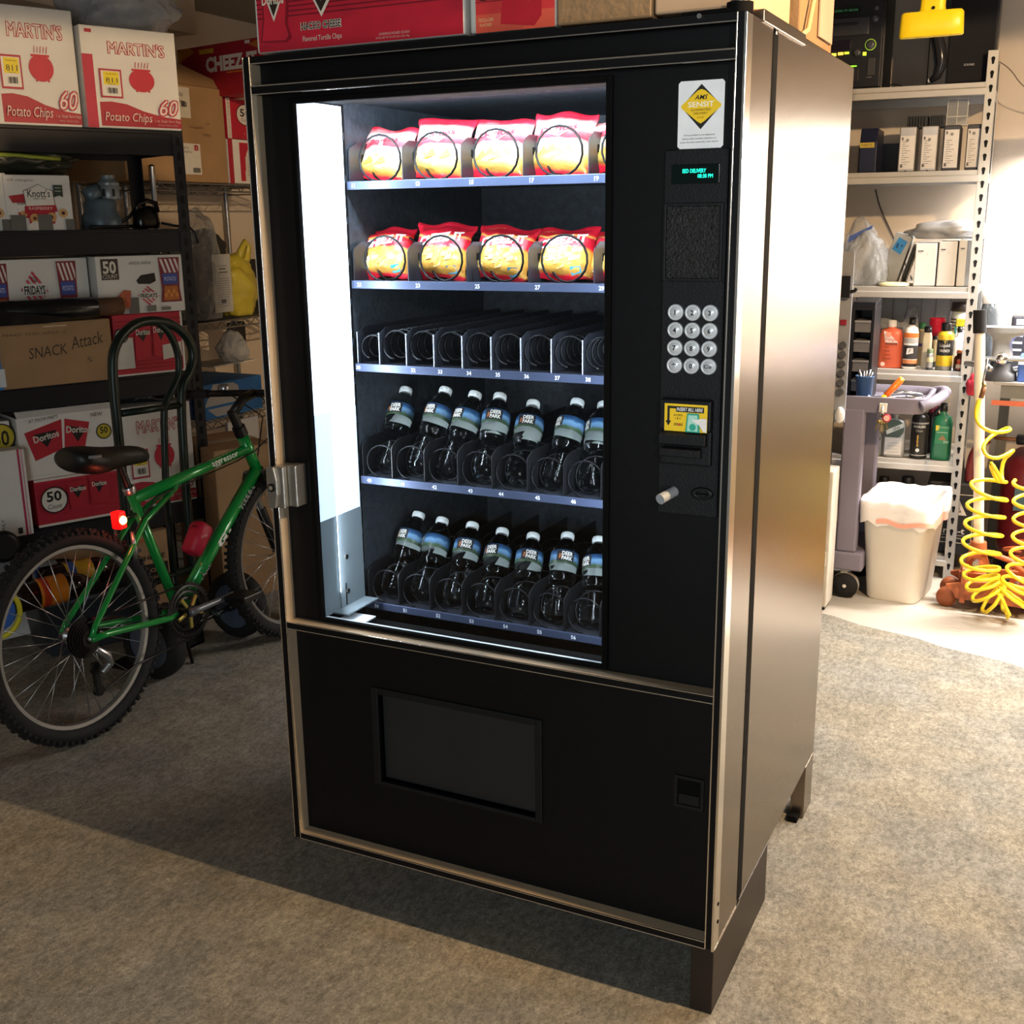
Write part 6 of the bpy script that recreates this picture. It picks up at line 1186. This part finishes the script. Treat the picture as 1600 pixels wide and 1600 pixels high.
# ---- bottom deck
z6 = .101
x0, x1 = rx(1446, 860, .03), rx(1519, 860, .03); w = .20; h = rz_(1500, 755, .03) - z6
t = thing('battery_case', 'black portable power case with white triangle emblem on the bottom grey shelf', 'case', rmat(x1 - w, .045, z6)); b = B(); b.box(0, w, 0, .3, 0, h, mat('case_black', '17171a', .5)); b.make('case_body', t, bevel=.012)
printing([('p', [(w - .115, h * .55), (w - .035, h * .55), (w - .072, h * .78)], 'c8c4bc'), ('p', [(w - .09, h * .585), (w - .055, h * .585), (w - .073, h * .70)], '6a6660'), ('d', w - .073, h * .62, .009, 'b8b4ac'), ('t', 'low pow', w - .074, h * .565, .006, '17171a', dict(w=.04)), ('t', 'resi-t', w - .08, h * .33, .026, 'd0ccc4', dict(w=.085, off=.02)), ('r', w - .13, h * .265, w - .03, h * .272, 'a8a49c'), ('r', w - .128, h * .22, w - .03, h * .235, '8a8680'), ('r', w - .012, h * .16, w - .009, h * .84, 'b8b4ac'), ('r', w - .16, h * .83, w - .009, h * .84, 'b8b4ac'), ('r', w - .16, h * .16, w - .009, h * .17, 'b8b4ac')], FRONT(), t, 'print')
b = B(); b.tube(smooth([(w + .0, .05, h * .9), (w + .014, .03, h * .95), (w + .022, .03, h * .7), (w + .022, .03, .02)]), .006, ink('b8982c'), n=8); b.make('yellow_cable', t)
for i, (pa, pb) in enumerate(((1384, 1404), (1420, 1445))):
    t, r, s = spray('low dark can on the bottom grey shelf behind the trash can, ' + ('left' if i == 0 else 'right') + ' one', pa, pb, 745, .08, z6, ink('3a3836', .4), ((.3, .8, '5a5a50'),), SBK, .8)

# ================================================================== TRASH CAN
FLp, FRp = V((.832, 2.70, 0)), V((1.03, 2.685, 0)); BRp = V((1.062, 2.975, 0)); 
ctr = (FLp + BRp) / 2; rot = math.atan2(FRp.y - FLp.y, FRp.x - FLp.x)
t = thing('trash_can', 'tall cream plastic trash can with a white liner in front of the grey shelf', 'trash can', Matrix.Translation((ctr.x + .006, ctr.y, 0)) @ Matrix.Rotation(rot - .06, 4, 'Z')); CR = mat('cream_plastic', 'e8e0d2', .45, var=.06, scale=5)
hb_, ht_ = .40, .46; 
b = B(); b.loft([(0, 0, 0, .098, .135), (.008, 0, 0, .104, .14), (hb_, 0, 0, .132, .182), (hb_ + .004, 0, 0, .14, .19), (hb_ + .012, 0, 0, .14, .19), (hb_ + .012, 0, 0, .128, .178), (.02, 0, 0, .098, .132)], CR, 48, e=7); b.make('can_body', t)
def liner():
    b = B(); n = 72; vs = []; fs = []; rnd = random.Random(5); ph = [rnd.uniform(0, 6) for _ in range(8)]
    prof = [(-.235, .100, .142, .3), (-.08, .114, .16, .4), (.008, .124, .172, .2), (.024, .137, .187, .2), (.022, .145, .195, .3), (-.01, .147, .197, .6), (-.045, .1455, .195, .9), (-.07, .144, .193, 1.1)]
    for j, (dz, hx, hy, am) in enumerate(prof):
        for k in range(n):
            a = 2 * PI * (k + .5) / n; c, q = math.cos(a), math.sin(a); d = (abs(c) ** 7 + abs(q) ** 7) ** (-1 / 7)
            wv_ = am * .004 * (math.sin(7 * a + ph[0] + j) + math.sin(13 * a + ph[1]) + .6 * math.sin(23 * a + ph[2] + 2 * j)); sc_ = 1 + wv_ * 2.2
            vs.append((hx * c * d * sc_, hy * q * d * sc_, hb_ + dz + (wv_ * 1.6 + .006 * math.sin(3 * a + ph[3])) * (1 if j > 0 else .2)))
    for j in range(len(prof) - 1):
        for k in range(n): k2 = (k + 1) % n; fs.append((j * n + k, j * n + k2, j * n + n + k2, j * n + n + k))
    fs.append(tuple(range(n - 1, -1, -1)))
    b.add(vs, fs, mat('white_liner_film', 'ece6e2', .3, var=.04, bump=.35, bscale=20), True); return b.make('liner', t)
liner()
b = B(); vs = []; n = 60
for k in range(n):
    a = -PI * .62 + PI * .75 * k / (n - 1); c, q = math.cos(a), math.sin(a); d = (abs(c) ** 7 + abs(q) ** 7) ** (-1 / 7)
    z = hb_ - .058 + .006 * math.sin(k * .3)
    for dz in (-.013, .013): vs.append((.149 * c * d, .199 * q * d, z + dz * (1.4 if k > 34 else .7)))
b.add(vs, [(2 * k, 2 * k + 2, 2 * k + 3, 2 * k + 1) for k in range(n - 1)], mat('pink_drawstring', 'eda590', .4, var=.1)); b.make('drawstring', t)

# ================================================================== TOOL CART
LAV = mat('lavender_grey_plastic', '77717f', .55, var=.06, scale=8)
tc = thing('tool_cart', 'lavender grey plastic tool cart with tray and casters beside the trash can', 'cart', (.30, 2.66, 0)); cX = lambda px, py, y=2.66: onY(px, py, y).x - .30
b = B(); zt_ = .835; x1 = cX(1440, 622)
b.loft([(zt_ - .062, .35, .185, .36, .178), (zt_ - .005, .35, .185, .372, .19), (zt_, .35, .185, .372, .19), (zt_, .35, .185, .355, .174), (zt_ - .03, .35, .185, .35, .168)], LAV, 48, e=9)
b.make('tray', tc)
b = B(); b.tube(smooth([V((.70, .01, zt_ - .03)), V((.735, .03, zt_ - .015)), V((.765, .12, zt_ + .0)), V((.765, .26, zt_ + .0)), V((.735, .335, zt_ - .01)), V((.70, .35, zt_ - .02))]), .021, LAV, n=12); b.make('push_handle', tc)
for x, y in ((cX(1331, 760) - .010, .03), (.08, .03), (cX(1331, 760), .345), (.08, .345)):
    b = B(); b.box(x - .040, x + .040, y - .028, y + .028, .20, zt_ - .05, LAV); b.make('leg', tc, bevel=.008)
    b = B(); b.box(x - .015, x + .012, y - .012, y + .012, .075, .13, ink('a8a49c', .4)); b.lathe([(.02, -.018), (.048, -.018), (.052, -.012), (.052, .012), (.048, .018), (.02, .018)], BKR, 28, Matrix.Translation((x + .004, y - .0, .0525)) @ Matrix.Rotation(PI / 2, 4, 'X')); ca = b.make('caster', tc)
    b = B(); b.lathe([(.053, -.016), (.054, -.012), (.054, .012), (.053, .016)], ink('9a948a'), 28, Matrix.Translation((x + .004, y, .0525)) @ Matrix.Rotation(PI / 2, 4, 'X'), cap=False); b.cyl((x + .004, y - .024, .0525), (x + .004, y + .024, .0525), .008, CHROME, n=10); b.make('caster_ring', ca)
b = B(); b.box(.0, cX(1340, 870) + .02, .0, .37, .12, .20, LAV); b.make('lower_shelf', tc, bevel=.01)
b = B(); hx = cX(1381, 634); b.box(hx - .014, hx + .014, -.018, -.008, zt_ - .055, zt_ - .02, ink('ded8cc')); b.tube([(hx, -.018, zt_ - .03), (hx, -.03, zt_ - .045), (hx, -.026, zt_ - .055), (hx, -.018, zt_ - .05)], .004, ink('ded8cc')); b.make('hook', tc, bevel=.002)
# things on and in the tray
def onT(px, py, y, dz=0): p = onY(px, py, y); return V((p.x, y, zt_ - .029 + dz))
BRASS = mat('brass_key', '9a8456', .35, .8)
t = thing('key_ring', 'bunch of brass keys with a red tag hanging from the cart hook', 'keys', (hx + .30, 2.640, zt_ - .056)); b = B(); b.tube([(.008 * math.cos(k * .4), 0, -.012 + .012 * math.sin(k * .4)) for k in range(16)], .0012, CHROME, closed=True); b.make('ring', t)
for k in range(4):
    b = B(); a = -.35 + .22 * k; b.lathe([(.0, 0), (.009, 0), (.009, .002), (.0, .002)], BRASS, 14, Matrix.Rotation(a, 4, 'Y') @ Matrix.Translation((0, -.003 * k, -.036)) @ Matrix.Rotation(PI / 2, 4, 'X')); b.box(-.003, .003, -.003 * k - .002, -.003 * k, -.07, -.04, BRASS, Matrix.Rotation(a, 4, 'Y')); b.make('key', t)
b = B(); b.lathe([(.0, 0), (.016, 0), (.016, .004), (.0, .005)], ink('c8203a'), 22, Matrix.Translation((.018, -.008, -.018)) @ Matrix.Rotation(PI / 2, 4, 'X')); b.lathe([(.0, .0052), (.0115, .0052)], ink('e8b8a8'), 20, Matrix.Translation((.018, -.008, -.018)) @ Matrix.Rotation(PI / 2, 4, 'X'), cap=False); b.make('red_tag', t)
p = onT(1350, 615, 2.715); t = thing('cup', 'blue cup of steel bits standing in the cart tray', 'cup', p); b = B(); b.lathe([(.026, 0), (.028, .002), (.036, .10), (.039, .102), (.036, .104), (.033, .10), (.026, .06)], ink('2f4f7a', .4), 26); b.make('cup_body', t)
b = B(); STL = mat('tool_steel', 'a8aaae', .25, .9)
for k in range(6): b.tube([(.012 * math.cos(k), .012 * math.sin(k), .062), (.026 * math.cos(k), .026 * math.sin(k), .118 + .008 * (k % 2))], .005, STL); 
b.make('steel_bits', t)
p = onT(1376, 622, 2.72, .004); q = V((.075, .05, .095)); t = thing('screwdriver', 'orange and yellow screwdriver leaning in the cart tray', 'screwdriver', p); b = B(); d_ = q.normalized(); b.tube([V((0, 0, .004)), d_ * .015, d_ * .03], [.009, .012, .011], ink('e8c02a', .3)); b.tube([d_ * .03, d_ * .035, d_ * .11, d_ * .12], [.011, .013, .014, .010], mat('orange_handle', 'e06a1e', .25)); b.make('handle', t); b = B(); b.tube([d_ * .112, d_ * .122], .0115, ink('e8b83a', .3)); b.make('end_cap', t)
p = onT(1366, 612, 2.70, .004); t = thing('pen', 'blue tipped clear pen lying in the cart tray', 'pen', p); b = B(); b.tube([(-.03, 0, .03), (-.005, -.01, .008)], .006, ink('d8dce2', .2)); b.make('barrel', t); b = B(); b.ball((0, -.012, .01), .011, ink('22388a', .3)); b.make('tip', t)
p = onT(1404, 608, 2.82); t = thing('wrench', 'steel combination wrench lying in the cart tray', 'wrench', p); b = B(); b.tube([(.03 * math.cos(k * PI / 8) + .06, .02 * math.sin(k * PI / 8), .012) for k in range(16)], .006, STL, closed=True); b.tube([(.03, 0, .012), (-.09, -.03, .008)], .006, STL); b.make('wrench_body', t)
p = onT(1410, 604, 2.90); t = thing('pliers', 'steel locking pliers lying at the back of the cart tray', 'pliers', p); b = B(); b.tube([(-.07, .0, .01), (0, .01, .018), (.08, 0, .012)], [.006, .011, .005], STL); b.make('jaw_arm', t); b = B(); b.tube([(-.06, -.025, .01), (0, .005, .016), (.07, .03, .012)], [.006, .009, .005], STL); b.make('lever_arm', t)
p = onT(1413, 620, 2.71); b = B(); b.box(-.032, .032, -.018, .018, .0, .026, SBK); o = b.make('black_box', bevel=.004); o.matrix_world = Matrix.Translation(p); tag(o, 'small black box at the front of the cart tray', 'box')
p = onT(1400, 614, 2.80); b = B(); b.add([(-.07, -.05, .002), (.07, -.055, .002), (.075, .05, .003), (-.065, .06, .002)], [(0, 1, 2, 3)], ink('eceae6')); o = b.make('paper'); o.matrix_world = Matrix.Translation(p + V((0, 0, .001))); tag(o, 'white sheet of paper in the cart tray', 'paper')
# parts rack and socket rail behind the machine's back edge
x0 = onY(1326, 570, 2.78).x; x1 = onY(1362, 570, 2.78).x
t = thing('parts_rack', 'black upright parts rack with grey drawers standing in the cart tray', 'organizer', (x0, 2.78, zt_ - .029)); w = x1 - x0; h = onY(1350, 480, 2.78).z - zt_ + .029
b = B(); b.box(0, .012, 0, .16, 0, h, SBK); b.box(w - .012, w, 0, .16, 0, h, SBK); b.box(.012, w - .012, .15, .16, 0, h, SBK); b.box(.012, w - .012, 0, .15, h - .012, h, SBK); b.prism([(0, h), (.16, h), (.15, h + .03), (.02, h + .018)], 0, w, SBK, MZ); b.make('rack_body', t, bevel=.002)
for k in range(4): b = B(); z = .03 + k * (h - .05) / 4; b.box(.013, w - .013, .004, .14, z, z + (h - .06) / 4 * .62, ink('6c6a6c', .4)); b.box(.013, w - .013, -.004, .004, z + (h - .06) / 4 * .5, z + (h - .06) / 4 * .62, ink('8a888a', .4)); b.make('drawer', t, bevel=.002)
x0 = onY(1305, 560, 2.60).x; zb_ = onY(1310, 660, 2.60).z
t = thing('socket_rail', 'tall black rail of steel sockets standing behind the vending machine edge', 'tool rail', (x0 + .012, 2.60, .0)); 
za, zb2 = onY(1320, 660, 2.6).z, onY(1330, 385, 2.6).z
b = B(); b.box(-.03, -.006, 0, .02, .0, zb2, SBK); b.make('rail_post', t, bevel=.002)
b = B(); b.box(-.006, .036, .002, .016, za, zb2 - .02, ink('8f9094', .3)); b.make('rail_plate', t)
for k in range(6): b = B(); z = za + .30 - k * .036; b.cyl((.016, -.012, z), (.016, .004, z), .014, STL, n=12); b.make('socket', t)
b = B(); b.box(.0, .022, -.006, .004, za + .375, za + .395, ink('8a1c2c')); b.make('red_button', t); b = B(); b.box(-.002, .034, -.03, .002, za + .48, za + .56, SBK); b.tube([(.03, -.02, za + .5), (.05, -.02, za + .505), (.055, -.02, za + .515)], .007, SBK); b.make('clamp', t, bevel=.004)
b = B(); b.lathe([(.0, 0), (.032, 0), (.03, .012), (.0, .014)], ink('d8d8d8', .3), 22, Matrix.Translation((.02, -.01, za + .03)) @ Matrix.Rotation(PI / 2, 4, 'X'), sx=.6); b.make('white_disc', t)
x1 = onY(1299, 850, 2.5).x; b = B()
t = thing('mini_fridge', 'beige upright appliance side showing past the back of the vending machine', 'appliance', (x1 - .5, 2.46, 0)); b.box(0, .5, 0, .13, .02, .57, mat('beige_enamel', 'c4bcae', .4)); b.make('housing', t, bevel=.006); b = B()
for x in (.03, .47): b = B(); b.box(x - .02, x + .02, .03, .11, 0, .02, SBK); b.make('foot', t)
b = B(); printing([('r', .462, .19, .492, .25, 'e4e0d8'), ('r', .47, .2, .486, .24, '2a2826')], FRONT(), t, 'rating_label')

# ================================================================== FLOOR JACK, HOSE, CORD, TANK
JO = mat('jack_orange', 'a85c36', .5, var=.12, scale=12)
jb = V((1.30, 2.86, 0)); t = thing('floor_jack', 'orange floor jack with a tall cream handle beside the grey shelf', 'jack', jb); 
b = B(); b.prism([(-.12, .045), (.35, .03), (.35, .12), (.02, .13), (-.10, .115), (-.16, .10), (-.16, .085), (-.13, .07)], -.15, -.14, JO, Matrix(((1, 0, 0, 0), (0, 0, 1, 0), (0, 1, 0, 0), (0, 0, 0, 1)))); b.prism([(-.12, .045), (.35, .03), (.35, .12), (.02, .13), (-.10, .115), (-.16, .10), (-.16, .085), (-.13, .07)], .04, .05, JO, Matrix(((1, 0, 0, 0), (0, 0, 1, 0), (0, 1, 0, 0), (0, 0, 0, 1)))); b.box(-.1, .34, -.14, .04, .04, .06, JO); b.box(-.105, -.085, -.155, .055, .03, .17, JO); b.make('side_plate', t, bevel=.003)
for y in (-.12, .02): b = B(); b.lathe([(.012, -.016), (.038, -.016), (.04, 0), (.038, .016), (.012, .016)], mat('jack_wheel', '8a4a28', .5), 24, Matrix.Translation((-.155, y, .04)) @ Matrix.Rotation(PI / 2, 4, 'X')); b.make('wheel', t)
b = B(); b.cyl((.28, -.2, .03), (.28, .1, .03), .028, SBK); b.make('front_roller', t)
b = B(); b.lathe([(.045, .12), (.05, .125), (.05, .16), (.036, .2), (.03, .255)], JO, 22, Matrix.Translation((-.06, -.03, 0))); b.cyl((-.06, -.1, .18), (-.06, .05, .18), .012, STL); b.box(-.12, .0, -.09, .03, .10, .14, JO); b.make('handle_socket', t, bevel=.003)
b = B()
for k in range(4): b.cyl((-.01 + .035 * k, -.10, .11), (-.01 + .035 * k, -.10, .15 - .008 * k), .008, STL if k % 2 else SBK, n=10)
b.tube([(-.1, -.06, .14), (-.08, -.06, .2), (-.02, -.05, .22), (.06, -.03, .19), (.14, -.04, .13)], .012, JO); b.make('linkage', t)
hp0 = V((-.06, -.03, .24)); ptop = onY(1531, 484, 2.86) - jb; d_ = (ptop - hp0).normalized(); L_ = (ptop - hp0).length
b = B(); b.cyl(hp0, hp0 + d_ * L_ * .93, .0195, mat('cream_painted_steel', 'e2d6c0', .4, var=.05), n=18); b.make('handle', t); b = B(); b.cyl(hp0 + d_ * L_ * .905, ptop, .0245, mat('black_foam', '161514', .9, bump=.2), n=18); b.make('foam_grip', t)
b = B(); p = onY(1548, 577, 2.84); b.tube([onY(1509, 568, 2.98), onY(1540, 570, 2.9), p], .011, STL); o = b.make('steel_bar'); tag(o, 'short steel bar between the grey shelf post and the jack handle', 'bar')
# coiled yellow hose
HY = mat('yellow_hose', 'ecd02a', .35, var=.06)
hs = thing('air_hose', 'coiled bright yellow air hose hanging in front of the orange jack', 'hose', onY(1537, 590, 2.66)); ho = V(hs.location)
yc = 2.63; free = [(1530, 624, 0), (1525, 640, -.01), (1525, 655, -.02), (1534, 668, -.03), (1552, 676, -.03), (1570, 675, .0), (1579, 672, .04), (1576, 668, .06), (1562, 674, .06), (1545, 684, .02), (1535, 698, -.02), (1540, 712, -.04), (1556, 717, -.03), (1572, 711, .0), (1584, 703, .03), (1580, 708, .05), (1568, 718, .05), (1564, 740, .03), (1568, 756, .0), (1560, 742, -.03), (1549, 722, -.03), (1548, 730, .0), (1558, 752, .02)]
axis = [(1550, 752), (1543, 775), (1540, 800), (1537, 825), (1534, 850), (1531, 875), (1532, 897), (1536, 914), (1546, 930), (1558, 940), (1571, 941), (1584, 930), (1593, 912), (1603, 888), (1608, 862), (1611, 835), (1612, 808), (1612, 780), (1612, 752)]
A = smooth([onY(px, py, yc) - ho for px, py in axis], 2)
tot = [0]
for a, c in zip(A, A[1:]): tot.append(tot[-1] + (c - a).length)
def axis_at(s_):
    for i in range(len(A) - 1):
        if s_ <= tot[i + 1] or i == len(A) - 2:
            k = (s_ - tot[i]) / max(1e-6, tot[i + 1] - tot[i]); return A[i].lerp(A[i + 1], k), (A[i + 1] - A[i]).normalized()
n_turn = 0; pts = [onY(px, py, yc + dy) - ho for px, py, dy in free]; ang = PI * .25
Ns = 620
for i in range(Ns + 1):
    s_ = tot[-1] * i / Ns; c_, tt = axis_at(s_); side = V((tt.z, 0, -tt.x)); outw = V((0, 1, 0))
    f_ = s_ / tot[-1]; R0 = .068 if f_ < .36 else .062
    pitch = .072 if f_ < .34 else (.037 if f_ < .62 else .07)
    pts.append(c_ + side * (-R0 * math.cos(ang)) * 1.0 + outw * (R0 * .9 * math.sin(ang))); ang += 2 * PI * (tot[-1] / Ns) / pitch
pts = pts[:len(free)] + pts[len(free):]
b = B(); b.tube(smooth(pts[:len(free) + 1], 1)[:-1] + pts[len(free):], .0072, HY, n=8); b.make('coil', hs)
b = B(); p0, p1, p2, p3 = [onY(*q, yc) - ho for q in ((1536, 582), (1534, 606), (1541, 590), (1529, 622))]; b.tube([onY(1543, 560, yc) - ho, onY(1536, 598, yc) - ho], .004, STL); b.tube([onY(1538, 604, yc) - ho, onY(1533, 622, yc) - ho], .009, mat('brown_fitting', '7a5236', .4, .4)); b.tube([onY(1537, 598, yc) - ho, onY(1538, 606, yc) - ho], .0075, BRASS); b.make('coupling', hs)
b = B(); b.tube([onY(1530 + .8 * math.cos(k * 1.6) - k * .12, 624 + k * .8, yc) - ho + V((.007 * math.cos(k * 1.57), .007 * math.sin(k * 1.57), 0)) for k in range(30)], .0018, HY, n=5); b.make('spring_guard', hs)
# orange extension cord heap
EC = mat('orange_cord', 'a8522a', .5, var=.08)
ec = thing('extension_cord', 'heap of orange extension cord on the floor right of the jack', 'cord', (1.52, 3.09, 0)); pts = []; rnd = random.Random(9)
for k in range(400):
    a = k * .155; l = (k // 41); pts.append(V(((.15 + .03 * math.sin(l * 2.1)) * math.cos(a) * (1 + .1 * math.sin(k * .05)) + .02 * math.sin(l * 1.7), (.10 + .02 * math.cos(l * 1.3)) * math.sin(a), .012 + .018 * l + .05 * (1 + math.sin(a + l * .4)) * (.5 + .25 * math.sin(l * 1.1)))))
b = B(); b.tube(pts, .0065, EC, n=7); b.make('cord_coils', ec); b = B(); b.tube(smooth([V((-.13, -.02, .14)), V((-.10, -.03, .21)), V((-.02, -.02, .24)), V((.1, 0, .2)), V((.16, 0, .1))]), .007, ink('6a3a28'), n=8); b.make('brown_loop', ec)
# red compressor tank
RT = mat('dark_red_tank', '6a1a22', .4, var=.12)
t = thing('air_tank', 'dark red air tank with black hose and brass valve behind the jack', 'tank', (1.42, 3.37, 0)); b = B(); b.lathe([(.02, .05), (.10, .06), (.14, .10), (.145, .14), (.145, .46), (.135, .50), (.09, .54), (.03, .555)], RT, 32); b.make('tank_body', t)
b = B(); b.lathe([(.145, .001), (.145, .05), (.12, .06)], SBK, 28); b.make('base_ring', t); b = B(); b.cyl((0, 0, .55), (0, 0, .60), .02, BRASS); b.cyl((-.04, 0, .585), (.06, 0, .585), .012, STL); b.make('valve', t)
b = B(); b.tube(smooth([V((.04, -.03, .585)), V((.10, -.1, .58)), V((.135, -.17, .5)), V((.13, -.19, .36)), V((.12, -.19, .22))]), .014, BKR, n=10); b.cyl((.12, -.19, .16), (.12, -.19, .23), .02, SBK); b.make('black_hose', t); printing([('r', -.08, .3, -.03, .4, '3a5a6a'), ('r', .0, .28, .07, .42, 'a8985a')], FRONT(0, -.147, 0), t, 'label')
b = B(); b.tube(smooth([onY(1545, 686, 3.2), onY(1530, 695, 3.2), onY(1518, 715, 3.2), onY(1514, 745, 3.2), onY(1514, 790, 3.2), onY(1513, 840, 3.2), V((1.22, 3.2, .02))]), .018, mat('dark_red_hose', '6a2226', .5), n=10); tag(b.make('red_hose'), 'dark red hose hanging behind the cream jack handle', 'hose')
b = B(); b.tube([onY(1554, 684, 3.2), onY(1580, 686, 3.18), onY(1592, 687, 3.16)], .008, mat('brown_fitting', '7a5236', .4, .4)); b.tube([onY(1590, 687, 3.17), onY(1625, 688, 3.15)], .022, SBK); tag(b.make('hose_fitting'), 'brown hose fitting with black end under the workbench edge', 'fitting')
b = B(); b.prism([(0, 0), (.07, .0), (.08, .22), (.05, .26), (.0, .2)], 0, .04, mat('black_tool_case', '1a1614', .5), Matrix(((1, 0, 0, 0), (0, 0, 1, 0), (0, 1, 0, 0), (0, 0, 0, 1)))); o = b.make('black_holster', bevel=.006); p = onY(1588, 748, 3.3); o.matrix_world = Matrix.Translation((p.x + .05, 3.555, p.z + .05)); tag(o, 'black tool holster hanging on the wall under the workbench', 'holster')

# ================================================================== WORKBENCH AND THINGS ON IT
zb = .862; BT = mat('bench_top_steel', '9a9690', .4, .2, var=.1)
wb2 = thing('workbench', 'grey workbench at the right edge behind the jack handle', 'workbench', (1.225, 3.06, 0)); b = B(); b.box(0, 1.6, 0, .5, zb - .012, zb, BT); b.make('bench_top', wb2, bevel=.002)
b = B(); b.box(.03, 1.57, .012, .03, zb - .065, zb - .012, mat('bench_apron', '6a6864', .5)); b.make('apron', wb2); b = B(); b.box(.0, .13, .008, .012, zb - .095, zb - .075, ink('b85a3a')); b.make('orange_strip', wb2)
for x, y in ((.75, .03), (1.54, .03), (.03, .46), (1.54, .46)): b = B(); b.box(x - .02, x + .02, y - .02, y + .02, 0, zb - .012, MATS['bench_apron']); b.make('leg', wb2)
VG = mat('vise_grey', '8d8d8c', .45, .3, var=.08); VD = mat('vise_dark', '3a3a3c', .5, .3)
vx = onY(1561, 600, 3.12).x; t = thing('bench_vise', 'grey bench vise with a round screw handle on the workbench', 'vise', (vx, 3.14, zb)); b = B(); b.loft([(0, 0, 0, .062, .07), (.03, 0, 0, .060, .066), (.04, 0, 0, .045, .05), (.09, 0, 0, .04, .05)], VD, 28, e=4); b.make('swivel_base', t)
b = B(); b.loft([(.08, 0, 0, .045, .05), (.10, 0, 0, .04, .045), (.15, -.004, 0, .036, .04), (.175, 0, 0, .046, .045), (.19, .02, 0, .085, .05), (.196, .03, 0, .11, .05), (.214, .03, 0, .112, .05)], VG, 28, e=5); b.make('jaw_body', t)
b = B(); b.ball((.006, -.085, .095), .025, CHROME, 18); b.cyl((.006, -.085, .095), (.006, -.03, .095), .014, STL); b.cyl((-.06, -.09, .095), (.11, -.09, .095), .008, STL); b.make('screw_handle', t)
x0 = onY(1588, 600, 3.1).x; t = thing('blue_machine', 'blue machine block cut off by the right edge on the workbench', 'machine', (x0, 3.09, zb)); b = B(); b.box(0, .3, 0, .2, 0, .095, mat('blue_paint', '3f5fa8', .4)); b.make('block', t, bevel=.006); b = B(); b.box(.0, .3, -.004, 0, .07, .09, ink('d8dce4')); b.make('pale_strip', t)
t = thing('clear_tube', 'tall clear plastic tube standing on the workbench by the wall', 'tube', (onY(1556, 520, 3.40).x, 3.42, zb)); CT = film('clear_tube_plastic', '9aa0a4', .08, .35, .3, 4); b = B(); b.lathe([(.042, 0), (.044, .01), (.050, .43), (.056, .445), (.056, .46), (.05, .462)], CT, 26, cap=False); b.make('tube_body', t); b = B()
for k in range(10): b.box(-.004, .004, .05, .056, .455, .472, ink('8a8e92', .3), Matrix.Rotation(k * PI / 5, 4, 'Z'))
b.make('toothed_rim', t)
t = thing('clear_tube', 'shorter smoky plastic container beside the tall clear tube', 'tube', (onY(1536, 520, 3.34).x + .02, 3.31, zb)); b = B(); b.lathe([(.034, 0), (.036, .01), (.036, .26), (.03, .29), (.012, .305)], film('smoky_plastic', '4a5054', .1, .6, .3, 6), 24); b.make('container', t); b = B(); b.lathe([(.03, .293), (.034, .30), (.032, .36), (.02, .40), (.001, .41)], ink('dcdcdc', .3), 22); b.make('white_top', t)
t = thing('charger', 'dark charger with white switches at the right edge of the workbench', 'charger', (onY(1580, 510, 3.42).x, 3.40, zb + .0)); b = B(); b.box(0, .3, 0, .14, 0, .24, ink('34343a', .4)); b.make('housing', t, bevel=.01); printing([('r', .02, .20, .06, .225, 'd8dce0'), ('r', .09, .205, .13, .225, '7ab0c8'), ('r', .15, .19, .25, .23, 'c8d0d8')] + [('r', .01, .06 + .03 * k, .05, .07 + .03 * k, 'b8b8bc') for k in range(4)], FRONT(), t, 'panel_print')
t = thing('file_tool', 'grey angled tool lying on the workbench in front of the charger', 'tool', (onY(1580, 525, 3.3).x, 3.30, zb + .0)); b = B(); b.tube([(-.06, 0, .012), (.06, .04, .03), (.16, .06, .09)], [.006, .011, .008], STL); b.make('blade', t)
crumple('plastic_bag', 'clear bag of bits beside the vise on the workbench', 0, (.16, .12, .07), CLEARD, 91, Matrix.Translation((vx + .25, 3.17, zb + .001)), amp=.2)
t = crumple('cloth', 'red rag hanging at the left end of the workbench', 0, (.06, .04, .09), ink('b0283a', .8), 92, Matrix.Translation((onY(1521, 610, 3.08).x, 3.08, .80)), amp=.25)
# shop lamp hood over the bench, right of the frame
t = thing('shop_lamp', 'white hooded fluorescent shop lamp hanging over the front of the workbench', 'lamp', (1.95, 2.98, 1.83)); b = B(); b.prism([(-.13, .0), (-.04, .08), (.04, .08), (.13, .0), (.13, .012), (.045, .09), (-.045, .09), (-.13, .012)], -.64, .64, WHITE, Matrix(((0, 0, 1, 0), (1, 0, 0, 0), (0, 1, 0, 0), (0, 0, 0, 1)))); b.make('hood', t)
b = B(); b.cyl((-.6, .0, -.004), (.6, .0, -.004), .013, mat('fluorescent_tube', 'fff4e6', .5, var=0, emit=26)); b.make('tube', t)
for x in (-.5, .5): b = B(); b.cyl((x, 0, .09), (x, 0, ZC - 1.83), .003, STL, n=6); b.make('hanging_wire', t)
